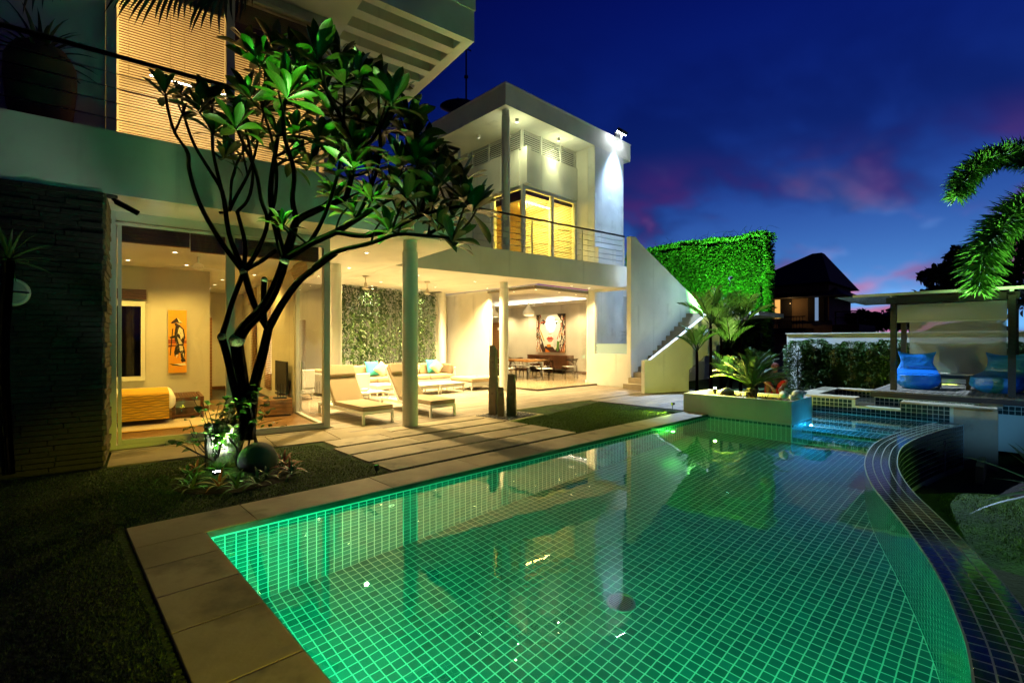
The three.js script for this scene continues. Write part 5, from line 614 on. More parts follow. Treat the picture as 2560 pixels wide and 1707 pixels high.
function beanbag(label, x, z, turn) {
  const t = thing('beanbag', label, 'beanbag chair', [x, 0.42, z], turn, 'blue beanbag chairs on the pergola deck'); const N = 40, K = 44, pos = [], idx = [];
  for (let i = 0; i <= K; i++) for (let j = 0; j < N; j++) { const f = i / K, th = j / N * 2 * PI; let hw, fr, bk, y = f * 0.78; const sq = (c, e) => Math.sign(c) * Math.pow(Math.abs(c), e); hw = f < 0.45 ? 0.40 * Math.pow(Math.sin(Math.min(1, (f + 0.06) / 0.3) * PI / 2), 0.5) : mix(0.385, 0.30, sm(0.45, 0.75, f)) + 0.05 * sm(0.8, 1, f); bk = -0.38 - 0.0 * f; fr = f < 0.42 ? 0.42 * Math.pow(Math.sin(Math.min(1, (f + 0.08) / 0.3) * PI / 2), 0.6) : mix(0.40, -0.24, sm(0.40, 0.56, f)) - 0.10 * sm(0.6, 1, f); let X = hw * sq(Math.cos(th), 0.7), s = sq(Math.sin(th), 0.7), Z = (fr + bk) / 2 + (fr - bk) / 2 * s; if (f > 0.9) Z = mix(Z, -0.37, sm(0.9, 1, f)); y += (f > 0.6 ? 0.05 * (X / 0.3) * (X / 0.3) * sm(0.6, 1, f) : 0); const w = 1 + 0.07 * fbm3(X * 5 + x, y * 9, Z * 5, 4) + 0.025 * Math.sin(th * 11 + y * 20) * sm(0.42, 0.2, f); pos.push(X * w, y, Z * w); }
  for (let i = 0; i < K; i++) for (let j = 0; j < N; j++) { const a = i * N + j, b = i * N + (j + 1) % N; idx.push(a, a + N, b, b, a + N, b + N); }
  const g = new THREE.BufferGeometry(); g.setAttribute('position', new THREE.Float32BufferAttribute(pos, 3)); g.setIndex(idx); g.computeVertexNormals(); part(t, 'bag', uvm(clean(g)), M.bean); part(t, 'seam', [tube([[-0.37, 0.34, 0.37], [-0.2, 0.355, 0.42], [0, 0.36, 0.43], [0.2, 0.355, 0.42], [0.37, 0.34, 0.37]], 0.006, 5)], M.bean); return t;
}
beanbag('blue beanbag chair at the left of the pergola deck', 14.55, -1.62, -PI / 2 + 0.15); beanbag('blue beanbag chair at the right behind the front post', 14.55, -0.30, -PI / 2 - 0.35);
{ const t = thing('side_table', 'small dark side table with pale top between the beanbags', 'side table', [14.95, 0.42, -1.03]); part(t, 'top', rb(-0.22, 0.22, 0.32, 0.35, -0.34, 0.34, 0.005), M.sand); part(t, 'apron', [bx(-0.17, 0.17, 0.24, 0.319, -0.27, -0.24), bx(-0.17, 0.17, 0.24, 0.319, 0.24, 0.27), bx(-0.2, -0.17, 0.24, 0.319, -0.27, 0.27)], M.greywood); for (const [x, z] of [[-0.17, -0.25], [0.17, -0.25], [-0.17, 0.25], [0.17, 0.25]]) part(t, 'leg', bx(x - 0.03, x + 0.03, 0, 0.239, z - 0.03, z + 0.03), M.greywood); }
solo('garden_wall', 'long white garden wall behind the hedge and pergola', 'wall', [bx(17.5, 17.7, -0.3, 1.74, -5.25, 6), bx(17.46, 17.74, 1.741, 1.77, -5.28, 6)], M.wall);
{ const t = thing('garden_edging', 'short pale concrete edging on the dark sunken lawn', 'edging'); part(t, 'kerb', bx(11.2, 12.2, -0.86, -0.58, -0.50, -0.40), M.stone2); }
{
  const g = new THREE.CircleGeometry(1.55, 40).rotateX(-PI / 2), p = g.attributes.position; const gg = new THREE.PlaneGeometry(3.4, 3.4, 24, 24).rotateX(-PI / 2), q = gg.attributes.position; for (let i = 0; i < q.count; i++) { const r = Math.hypot(q.getX(i), q.getZ(i)) / 1.7; q.setY(i, Math.max(-0.1, 0.34 * Math.cos(Math.min(1, r) * PI / 2)) + 0.03 * fbm3(q.getX(i) * 2, 0, q.getZ(i) * 2, 3)); } gg.computeVertexNormals();
  const mc = [8.75, 0.25]; struct('grass_mound', 'green grassy mound on the sunken lawn at the right edge', uvm(clean(gg)).translate(mc[0], -0.87, mc[1]), M.turf);
  turfOn('grass', 'short bright grass on the mound at the right edge', [[7.3, -0.35], [8.6, -0.75], [10.2, -0.75], [10.2, 1.2], [7.2, 1.2]], (x, z) => -0.88 + 0.34 * Math.cos(Math.min(1, Math.hypot(x - mc[0], z - mc[1]) / 1.7) * PI / 2), 26000, 0.03);
}
{ // neighbour's house
  const t = thing('neighbour_house', 'dark two-storey neighbouring house with hipped tiled roof and lit windows', 'house', [55, 0, -12.2], 0); const h = M.housewall;
  part(t, 'wall', [bx(-4, 5, -0.5, 3.4, -6.5, 0.6), bx(-4.2, 4, 3.4, 7.0, -6.3, 0.4)], h);
  const roof = (y0, y1, x0, x1, z0, z1, ridge, zm) => { const cx = (x0 + x1) / 2, r = ridge; const v = [[x0, y0, z0], [x1, y0, z0], [x1, y0, z1], [x0, y0, z1], [cx - 0.5, y1, zm - r], [cx + 0.5, y1, zm - r], [cx + 0.5, y1, zm + r], [cx - 0.5, y1, zm + r]], f = [[0, 4, 1], [1, 4, 5], [1, 5, 2], [2, 5, 6], [2, 6, 3], [3, 6, 7], [3, 7, 0], [0, 7, 4], [4, 7, 5], [5, 7, 6], [0, 1, 2], [0, 2, 3]]; const p = []; f.forEach(t3 => t3.forEach(i => p.push(...v[i]))); const g = new THREE.BufferGeometry(); g.setAttribute('position', new THREE.Float32BufferAttribute(p, 3)); g.computeVertexNormals(); return uvm(clean(g)); };
  part(t, 'roof', [roof(6.7, 10.1, -6, 5.4, -7.4, 0.9, 0.4, -1.4), roof(5.5, 6.9, -6.2, 6, -9.0, 2.0, 2.4, -2.6)], M.roofdk);
  const w1 = part(t, 'window', [bx(-4.3, -4.2, 3.7, 5.9, -5.2, -5.05), bx(-4.3, -4.2, 3.7, 5.9, -4.2, -4.08), bx(-4.3, -4.2, 3.7, 5.9, -2.95, -2.8), bx(-4.3, -4.2, 5.9, 6.02, -5.2, -2.8), bx(-4.3, -4.2, 3.6, 3.7, -5.2, -2.8)], M.dark); part(w1, 'lit_window_pane', [bx(-4.24, -4.22, 3.7, 5.9, -5.05, -4.2), bx(-4.24, -4.22, 3.7, 5.9, -4.08, -2.95)], M.lamp(new THREE.Color(1, 0.5, 0.12), 0.8));
  const w2 = part(t, 'window', [bx(-4.32, -4.21, 3.4, 5.6, -1.25, -1.1), bx(-4.32, -4.21, 3.4, 5.6, -0.1, 0.05), bx(-4.32, -4.21, 5.601, 5.8, -1.25, 0.05), bx(-4.31, -4.21, 3.4, 5.6, -1.09, -0.7), bx(-4.31, -4.21, 3.4, 5.6, -0.4, -0.11)], M.dark); part(w2, 'lit_window_pane', bx(-4.27, -4.25, 3.4, 5.6, -0.69, -0.41), M.lamp(new THREE.Color(0.35, 0.55, 0.9), 0.35));
  part(t, 'door', bx(-4.28, -4.2, 2.6, 5.5, -3.6, -2.6), M.dark); part(t, 'balcony_floor', bx(-6.4, -4.01, 2.2, 2.7, -4.6, -0.9), M.roofdk);
  const bl = []; for (let z = -4.5; z < -1.0; z += 0.24) bl.push(bx(-6.35, -6.31, 2.7, 3.75, z, z + 0.04)); bl.push(bx(-6.38, -6.28, 3.7, 3.78, -4.6, -0.9), bx(-6.38, -6.28, 3.3, 3.36, -4.6, -0.9)); part(t, 'balustrade', bl, M.dark); part(t, 'lit_strip_window', [bx(-4.05, -4.02, 1.9, 2.15, -1.2, 0.6), bx(-4.05, -4.02, 1.9, 2.1, -5.5, -4.6)], M.lamp(new THREE.Color(1, 0.45, 0.1), 0.6));
  point(t, new THREE.Color(1, 0.55, 0.18), 1.6, [-5.4, 5.0, -2.4], 1); part(t, 'porch_lamp', sph(-5.4, 5.0, -2.4, 0.05), M.lamp(new THREE.Color(1, 0.55, 0.18), 1));
  part(t, 'terrace_rail', [bx(-4, -3.9, 3.0, 4.2, 0.8, 0.9), bx(-4, -3.9, 3.0, 4.2, 2.4, 2.5), bx(-4, -3.9, 4.1, 4.2, 0.8, 2.5), bx(-4, -3.9, 3.6, 3.68, 0.8, 2.5), bx(-4, 3, 2.4, 3.0, 0.6, 2.6)], M.roofdk);
}
{ // aerial and dish on the roof
  const t = thing('satellite_dish', 'black mesh satellite dish behind the pavilion roof', 'satellite dish', [11.95, 9.0, -15.6]); const b = part(t, 'bowl', lathe(Array.from({ length: 9 }, (_, i) => [i / 8 * 0.70, 0.26 * (i / 8) * (i / 8)]), 28), M.black); b.position.y = 1.7; b.rotation.z = 0.12; part(t, 'mast', cyl(0, 0, 1.75, 0, 0.04), M.black); part(t, 'feed', rod([0, 1.7, 0], [0, 2.3, 0], 0.02), M.black);
  const a = thing('aerial_mast', 'thin dark aerial mast above the pavilion roof', 'aerial', [12.45, 9.1, -15.7]); part(a, 'mast', cyl(0, 0, 5.2, 0, 0.045, 0.03, 10), M.black); part(a, 'crossbar', [bx(-0.25, 0.25, 4.4, 4.44, -0.02, 0.02), bx(-0.06, 0.06, 3.2, 3.3, -0.06, 0.06), bx(-0.06, 0.06, 1.9, 2.0, -0.06, 0.06)], M.black);
}
{ // standing stones in a pebble bed
  const f = thing('stone_border', 'pale square stone border around the pebble bed', 'border', [6.72, 0, -7.16], 0.12); part(f, 'kerb', [rb(-0.46, 0.5, -0.05, 0.012, 0.42, 0.5, 0.004, 1), rb(-0.46, 0.5, -0.05, 0.012, -0.5, -0.42, 0.004, 1), rb(-0.54, -0.461, -0.05, 0.012, -0.5, 0.5, 0.004, 1), rb(0.501, 0.58, -0.05, 0.012, -0.5, 0.5, 0.004, 1)], M.stone);
  const o = new THREE.Object3D(), ms = []; for (let i = 0; i < 900; i++) { const x = rr(-0.45, 0.49), z = rr(-0.42, 0.42); o.position.set(6.72 + x * Math.cos(0.12) + z * Math.sin(0.12), 0.004 + rr(0, 0.012), -7.16 - x * Math.sin(0.12) + z * Math.cos(0.12)); const s = rr(0.012, 0.03); o.scale.set(s * rr(0.9, 1.5), s * 0.65, s); o.rotation.set(rr(-0.3, 0.3), rr(0, 6), rr(-0.3, 0.3)); o.updateMatrix(); ms.push(o.matrix.clone()); }
  inst(null, 'pebbles', clean(new THREE.SphereGeometry(1, 8, 6)), M.pebble, ms, null, 'black pebbles around the standing stones', 'pebbles');
  const mono = (label, x, z, h, w, d, turn, cut, s) => { const seg = 16, g = new THREE.BoxGeometry(w, h, d, 6, seg, 5), p = g.attributes.position; for (let i = 0; i < p.count; i++) { let X = p.getX(i), y = p.getY(i) + h / 2, Z = p.getZ(i); const f = Math.max(0, y / h), tp = 1 - 0.22 * Math.pow(f, 2.2) + 0.08 * fbm3(s, f * 3, 0, 3); X = X * tp + 0.02 * fbm3(X * 5 + s, y * 4, Z * 5, 4) + 0.02 * fbm3(s * 2, y * 2.2, 1, 3); Z = Z * tp + 0.02 * fbm3(X * 5, y * 4 + s, Z * 5, 4); if (f > 0.93) y -= cut * (X / w + 0.5) * h * (f - 0.93) / 0.07; p.setXYZ(i, X, y, Z); } g.computeVertexNormals(); const m = solo('standing_stone', label, 'standing stone', uvm(clean(g)), M.basalt); m.position.set(x, -0.01, z); m.rotation.y = turn; };
  mono('tallest brown standing stone, at the left of its group', 6.52, -7.34, 1.44, 0.17, 0.15, 0.5, 0.10, 3.1); mono('broad shorter standing stone at the right of its group', 6.72, -7.02, 0.86, 0.19, 0.18, 0.7, 0.03, 7.7); mono('smallest standing stone in the middle of its group', 6.47, -7.06, 0.62, 0.10, 0.12, 0.6, 0.08, 11.3);
}
{ const g = new THREE.SphereGeometry(0.21, 30, 22), p = g.attributes.position; for (let i = 0; i < p.count; i++) { const k = 1 + 0.02 * fbm3(p.getX(i) * 5, p.getY(i) * 5, p.getZ(i) * 5, 3); p.setXYZ(i, p.getX(i) * k, p.getY(i) * k * 1.0, p.getZ(i) * k * 0.92); } g.computeVertexNormals(); const m = solo('boulder', 'smooth round black boulder in the bed under the frangipani', 'boulder', uvm(clean(g)), S([0.022, 0.022, 0.023], { roughness: 0.75, bumpMap: rep(tGrain, 3), bumpScale: 0.004 })); m.position.set(1.76, 0.13, -6.07); }
{ // tall pot on the left balcony
  const t = thing('plant_pot', 'huge dark clay pot on the left balcony', 'pot', wp(-3.52, 4.06, -0.35)); part(t, 'pot', lathe([[0, 0], [0.24, 0], [0.30, 0.25], [0.335, 0.6], [0.33, 0.86], [0.28, 0.98], [0.24, 1.0], [0.24, 1.04], [0.21, 1.04], [0.2, 0.9], [0, 0.88]], 40), S([0.13, 0.055, 0.028], { map: rep(tStone, 0.9), roughness: 0.8 }));
}
// ---------- plants ----------
function blade(L, w, n = 6, fold = 0.25, bend = 0.3, tip = 2.0, base = 0.35) {       // a leaf along +y, face to +z
  const pos = [], uv = [], idx = []; for (let i = 0; i <= n; i++) { const t = i / n, W = w / 2 * Math.pow(Math.sin(PI * (base < 0 ? Math.min(1, 0.03 + 0.97 * Math.pow(t, 1.45)) : Math.min(1, base + (1 - base) * Math.pow(t, 0.9))) * 0.999), 0.8) * (t > 0.999 ? 0 : 1) * (t === 0 ? 0.35 : 1), a = bend * t * t, y = L * (t - 0.25 * bend * t * t * t), z = -L * a * 0.55 * t; for (const s of [-1, 0, 1]) { pos.push(s * W, y, z + Math.abs(s) * W * fold); uv.push(0.5 + s * 0.5, t); } }
  for (let i = 0; i < n; i++) for (let j = 0; j < 2; j++) { const a = i * 3 + j, b = a + 3; idx.push(a, a + 1, b, b, a + 1, b + 1); }
  const g = new THREE.BufferGeometry(); g.setAttribute('position', new THREE.Float32BufferAttribute(pos, 3)); g.setAttribute('uv', new THREE.Float32BufferAttribute(uv, 2)); g.setIndex(idx); g.computeVertexNormals(); return g;
}
const orient = (dir, twist = 0) => { const y = V(...dir).normalize(); let z = V(0, 1, 0).addScaledVector(y, -y.y); if (z.lengthSq() < 1e-4) z = V(1, 0, 0); z.normalize(); const x = new THREE.Vector3().crossVectors(y, z); const q = new THREE.Quaternion().setFromRotationMatrix(new THREE.Matrix4().makeBasis(x, y, z)); return q.multiply(new THREE.Quaternion().setFromAxisAngle(V(0, 1, 0), twist)); };
const placed = (g, p, dir, twist, s = 1) => g.clone().applyMatrix4(new THREE.Matrix4().compose(V(...p), orient(dir, twist), V(s, s, s)));
// pinnate frond: rachis points plus leaflets; returns one geometry
function frond(L, az, el, droop, n, ll, lw, opt = {}) {
  const pts = [], N = 10; let x = 0, y = 0, e = el; for (let i = 0; i <= N; i++) { pts.push(V(x * Math.cos(az), y, x * Math.sin(az))); x += Math.cos(e) * L / N; y += Math.sin(e) * L / N; e -= droop / N * (0.4 + 1.2 * i / N); }
  const c = new THREE.CatmullRomCurve3(pts), out = [tube(pts, [opt.r || 0.012, 0.003], 5, 12)], b = blade(1, 1, 3, 0.3, opt.bend || 0.25, 2, 0.2), side0 = V(-Math.sin(az), 0, Math.cos(az)), s0 = opt.start || 0.12;
  for (let i = 0; i < n; i++) { const t = s0 + (1 - s0) * (i + rnd() * 0.6) / n, p = c.getPointAt(Math.min(0.998, t)), tg = c.getTangentAt(Math.min(0.998, t)), nn = new THREE.Vector3().crossVectors(side0, tg).normalize(); if (nn.y < 0 && !opt.keep) nn.negate(); const len = ll * (opt.prof ? opt.prof(t) : Math.pow(Math.sin(PI * (0.18 + 0.78 * t)), 0.6)) * rr(0.85, 1.1);
    const angs = opt.plume ? [rr(0, 6.28), rr(0, 6.28), rr(0, 6.28)] : [opt.v || 0.35, PI - (opt.v || 0.35)]; for (const a of angs) { const d = tg.clone().multiplyScalar(opt.fwd || 0.7).addScaledVector(side0, Math.cos(a)).addScaledVector(nn, Math.sin(a)); d.x += rr(-0.1, 0.1); d.y += rr(-0.1, 0.1) - (opt.sag || 0); d.z += rr(-0.1, 0.1); const q = orient([d.x, d.y, d.z], rr(-0.5, 0.5)); out.push(clean(b.clone().applyMatrix4(new THREE.Matrix4().compose(p, q, V(lw, len, len * 0.5))))); } }
  return mg(out);
}
function rosette(n, L, w, el0, el1, opt = {}) { const out = []; for (let i = 0; i < n; i++) { const a = i * 2.39996 + rr(-0.2, 0.2), e = mix(el0, el1, (i + 0.5) / n) + rr(-0.1, 0.1), l = L * rr(0.75, 1.1); out.push(clean(placed(blade(l, w * rr(0.85, 1.15), 6, opt.fold || 0.3, opt.bend === undefined ? 0.5 : opt.bend, 2, opt.base || 0.3), [0, opt.y || 0, 0], [Math.cos(a) * Math.cos(e), Math.sin(e), Math.sin(a) * Math.cos(e)], PI * 0 + rr(-0.2, 0.2)))); } return out; }
// frangipani
{
  const t = thing('frangipani_tree', 'bare-branched frangipani tree with long leaves in front of the glass room', 'tree'); const K0 = 5.85;
  const r2 = (x, y) => [400 + x / 2.24, y / 2.24], r5 = (x, y) => [260 + x / 2.412, 500 + y / 2.412]; const nodes = [], tubes = [];
  const br = (pts, rad, k0, k1) => { const P = pts.map((p, i) => V(...at(p[0], p[1], K0 + mix(k0, k1, i / (pts.length - 1))))); P.forEach((p, i) => { if (i) nodes.push({ p, r: mix(rad[0], rad[rad.length - 1], i / (P.length - 1)) }); }); tubes.push(tube(P, rad, 9)); };
  const A = l => l.map(p => r2(...p)), F = l => l.map(p => r5(...p));
  br(F([[855, 1440], [862, 1330], [840, 1200], [825, 1060], [808, 940], [798, 850]]), [0.105, 0.092, 0.082, 0.078, 0.074, 0.074], 0, 0);
  br(F([[798, 850], [850, 765], [935, 680], [1005, 580], [1060, 450], [1087, 365]]), [0.074, 0.070, 0.064, 0.06, 0.056, 0.054], 0, -0.1);
  br(F([[870, 1350], [905, 1120], [955, 930], [990, 775]]), [0.08, 0.062, 0.056, 0.05], 0.05, 0.1);
  br(F([[990, 775], [1080, 615], [1185, 480], [1290, 400], [1400, 320]]), [0.05, 0.044, 0.04, 0.036, 0.03], 0.1, 0.5);
  br(F([[985, 770], [935, 690], [890, 590], [842, 430]]), [0.045, 0.04, 0.038, 0.04], 0.1, 0.0); br(F([[850, 1330], [790, 1150], [745, 960], [708, 825]]), [0.06, 0.046, 0.04, 0.042], 0, -0.2); br(F([[708, 825], [740, 720], [770, 620], [838, 440]]), [0.034, 0.03, 0.028, 0.03], -0.2, 0.0);
  br(F([[970, 760], [960, 600], [965, 480]]), [0.03, 0.03, 0.034], 0.1, -0.2);
  br(A([[694, 1460], [735, 1330], [765, 1240], [870, 1180], [1040, 1110]]), [0.054, 0.05, 0.045, 0.04, 0.036], -0.1, 0.2); br(A([[1040, 1110], [1075, 980], [1100, 845], [1020, 670], [930, 500], [890, 390], [882, 320]]), [0.034, 0.03, 0.028, 0.026, 0.024, 0.022, 0.022], 0.2, -0.3); br(A([[765, 1240], [740, 1120], [750, 960], [700, 780], [690, 620], [712, 520]]), [0.034, 0.03, 0.027, 0.024, 0.022, 0.02], 0, -0.5);
  br(A([[690, 1440], [630, 1200], [618, 1060], [640, 880], [660, 760]]), [0.042, 0.036, 0.032, 0.028, 0.022], -0.1, 0.3); br(A([[700, 1445], [830, 1370], [980, 1300], [1110, 1225], [1260, 1130], [1440, 1050], [1590, 970]]), [0.046, 0.042, 0.038, 0.032, 0.026, 0.022, 0.018], -0.1, 0.5); br(A([[990, 1300], [1150, 1320], [1300, 1280], [1450, 1210], [1620, 1165], [1740, 1150]]), [0.034, 0.03, 0.026, 0.022, 0.02, 0.018], 0.1, -0.1); br(A([[860, 1500], [960, 1420], [1180, 1360], [1330, 1312], [1500, 1320], [1640, 1332]]), [0.034, 0.03, 0.026, 0.022, 0.018, 0.015], 0.2, -0.2);
  br(A([[455, 1510], [335, 1345], [220, 1140], [160, 940], [155, 860], [80, 740], [42, 610], [28, 520]]), [0.032, 0.028, 0.025, 0.022, 0.022, 0.018, 0.015, 0.013], 0, -0.4); br(A([[460, 1505], [385, 1310], [345, 1070], [280, 960], [190, 810], [140, 670], [115, 520]]), [0.032, 0.028, 0.026, 0.02, 0.018, 0.016, 0.014], 0, 0.3); br(A([[345, 1070], [295, 850], [285, 720], [240, 600], [212, 480], [208, 450]]), [0.022, 0.018, 0.017, 0.016, 0.016, 0.017], 0.15, -0.1); br(A([[468, 1510], [475, 1370], [430, 1185]]), [0.028, 0.024, 0.022], 0, 0.1); br(A([[430, 1185], [490, 1120], [520, 950], [495, 800], [470, 700], [440, 640]]), [0.02, 0.019, 0.018, 0.017, 0.016, 0.015], 0.1, 0.3); br(A([[478, 1510], [540, 1410], [600, 1240], [565, 1120], [535, 960], [470, 810], [420, 700]]), [0.03, 0.026, 0.023, 0.022, 0.02, 0.018, 0.015], 0, -0.4); br(A([[480, 1508], [560, 1465], [650, 1400]]), [0.028, 0.026, 0.024], 0, 0.1); br(A([[385, 1180], [430, 1090], [490, 980], [530, 860], [560, 720], [590, 600]]), [0.022, 0.02, 0.018, 0.016, 0.014, 0.013], 0.2, 0.6); br(A([[330, 1190], [380, 1180], [400, 1010], [450, 870], [520, 780]]), [0.016, 0.016, 0.016, 0.015, 0.014], 0.1, 0.4); br(A([[600, 1240], [640, 1130], [650, 930], [620, 760], [575, 620], [560, 540]]), [0.023, 0.02, 0.018, 0.016, 0.015, 0.014], -0.1, 0.2); br(A([[830, 1370], [900, 1250], [960, 1090], [1010, 900], [1030, 600], [1030, 450]]), [0.028, 0.024, 0.022, 0.02, 0.017, 0.015], 0.1, -0.2); br(A([[1100, 1225], [1180, 1050], [1230, 880], [1230, 700], [1220, 500]]), [0.026, 0.022, 0.02, 0.018, 0.016], 0.2, 0.1); br(A([[1110, 845], [1190, 780], [1270, 640], [1300, 560]]), [0.022, 0.02, 0.018, 0.016], 0.1, -0.3); br(A([[1260, 1130], [1330, 990], [1390, 860], [1420, 780]]), [0.02, 0.018, 0.016, 0.015], 0.3, 0.2);
  tubes.push(sph(...at(...r5(798, 848), K0 - 0.02), 0.088, 1, 1, 1, 14), sph(...at(...r5(708, 825), K0 - 0.2), 0.05, 1, 1, 1, 10), sph(...at(...r5(840, 432), K0), 0.05, 1, 1, 1, 10), sph(...at(...r5(1087, 368), K0 - 0.1), 0.058, 1, 1, 1, 10), sph(...at(...r5(965, 480), K0 - 0.2), 0.035, 1, 1, 1, 10));
  // clusters of leaves: centre in the survey, size, lean
  const cl = [[882, 300, 1.5, -0.3], [640, 260, 1.05, 0.2], [560, 330, 1.0, 0], [712, 500, 1.2, -0.5], [660, 740, 0.8, 0.3], [1030, 430, 0.9, -0.2], [1150, 460, 0.9, 0.2], [1220, 470, 1.1, 0.1], [1300, 540, 1.1, -0.3], [1260, 700, 0.9, 0.2], [1420, 750, 1.1, 0.2], [1390, 640, 1.0, 0], [1500, 830, 1.1, 0.4], [1590, 960, 1.1, 0.5], [1480, 920, 0.9, 0.1], [1560, 1010, 0.8, -0.2], [1690, 1000, 1.0, 0.1], [1765, 1140, 1.25, -0.1], [1650, 1180, 0.8, 0.3], [1645, 1325, 0.8, -0.2], [1560, 1260, 0.7, 0], [1440, 1200, 0.8, 0.2], [1380, 1080, 0.9, -0.2], [1300, 1010, 0.9, 0.3], [1180, 920, 0.9, 0.3], [1090, 800, 1.0, -0.1], [960, 620, 1.0, 0.2], [830, 600, 0.9, 0.5], [760, 720, 0.8, 0.2], [590, 580, 0.9, 0.6], [500, 520, 0.95, 0.0], [440, 620, 0.85, 0.3], [420, 690, 0.8, -0.4], [520, 770, 0.7, 0.4], [285, 560, 0.8, 0.1], [212, 600, 0.7, -0.1], [28, 505, 0.55, -0.4], [115, 520, 0.4, 0.3], [300, 720, 0.6, 0], [370, 860, 0.6, 0.2], [680, 1250, 0.55, -0.1], [1080, 1180, 0.75, 0.2], [1280, 1270, 0.7, -0.1], [1000, 820, 0.9, 0.4], [900, 760, 0.85, 0.3], [850, 900, 0.8, 0.4], [1060, 980, 0.85, 0.3], [1180, 1100, 0.8, 0.2], [980, 1080, 0.7, 0.2], [740, 880, 0.7, 0.4], [1350, 900, 0.95, 0], [1440, 1000, 0.9, 0.3], [1330, 1180, 0.75, 0.3], [1520, 1130, 0.85, 0.1], [930, 480, 0.9, 0.4], [1000, 330, 1.0, 0.1], [1110, 400, 0.9, -0.3], [1160, 780, 0.9, 0.4], [1440, 880, 1.0, -0.2], [1700, 1090, 0.8, -0.2], [860, 470, 1.0, 0.1], [760, 330, 1.0, -0.2], [1480, 1080, 0.8, 0.4], [1080, 900, 0.9, -0.2], [790, 400, 0.9, 0.5], [1110, 640, 0.95, 0.4], [480, 240, 0.8, 0.5], [620, 430, 0.9, 0.3]];
  const lg = [0, 1, 2, 3].map(i => blade(0.42, 0.12, 9, 0.20 + 0.05 * i, 0.12 + 0.15 * i, 2, -1)), leaves = [];
  for (const [x, y, s, kk] of cl) {
    const [u, v] = r2(x, y + 25 * s), q = V(...at(u, v, K0 + kk)); let best = null, bd = 9; for (const n of nodes) { const d = n.p.distanceTo(q) + Math.max(0, n.p.y - q.y) * 1.5; if (d < bd) { bd = d; best = n; } }
    if (bd > 0.03) { const m = best.p.clone().lerp(q, 0.5); m.x += rr(-0.03, 0.03); m.y += rr(-0.04, 0.02); m.z += rr(-0.03, 0.03); const r = Math.min(0.015, best.r * 0.7); tubes.push(tube([best.p, m, q], [r, r * 0.9, 0.012], 6)); let b2 = null, d2 = 9; for (const n of nodes) { const d = n.p.distanceTo(q); if (n !== best && d > 0.28 && d < d2 && n.p.y < q.y - 0.12) { d2 = d; b2 = n; } } if (b2 && d2 < 0.9) { const e = q.clone().add(V(rr(-0.12, 0.12), rr(0.0, 0.14), rr(-0.12, 0.12))), mm = b2.p.clone().lerp(e, 0.55); mm.x += rr(-0.05, 0.05); mm.y += rr(-0.06, 0.02); tubes.push(tube([b2.p, mm, e], [0.013, 0.012, 0.010], 5)); } }
    const ax = q.clone().sub(best.p).normalize().multiplyScalar(0.6).add(V(0, 0.9, 0)).normalize(), n = Math.round(9 + 6 * s), qa = new THREE.Quaternion().setFromUnitVectors(V(0, 1, 0), ax);
    for (let i = 0; i < n; i++) { const a = i * 2.39996 + rr(-0.3, 0.3), f = i / n, el = mix(0.12, 1.38, f) + rr(-0.2, 0.2), d = V(Math.cos(a) * Math.cos(el), Math.sin(el), Math.sin(a) * Math.cos(el)).applyQuaternion(qa), L = Math.sqrt(s) * rr(0.8, 1.15) * mix(1, 0.78, f * f); const p = q.clone().addScaledVector(ax, mix(-0.06, 0.02, f)); leaves.push({ p, q: orient([d.x, d.y, d.z], rr(-0.35, 0.35)), L, w: L * rr(0.85, 1.15), g: Math.min(3, Math.floor(rnd() * 3) + (f < 0.25 ? 1 : 0)), s: L }); }
  }
  part(t, 'trunk', tubes, M.bark); const crown = new THREE.Group(); crown.name = 'crown'; t.add(crown);
  leaves.sort((a, b) => b.s - a.s); const rest = []; leaves.forEach((l, i) => { const m4 = new THREE.Matrix4().compose(l.p, l.q, V(l.w, l.L, l.L)); if (i < 298) { const m = part(crown, 'leaf', lg[l.g], M.frang[i % 3]); m.applyMatrix4(m4); } else rest.push(clean(lg[l.g].clone().applyMatrix4(m4))); });
  if (rest.length) part(crown, 'leaves', rest, M.frang[0]).userData.kind = 'stuff';
}
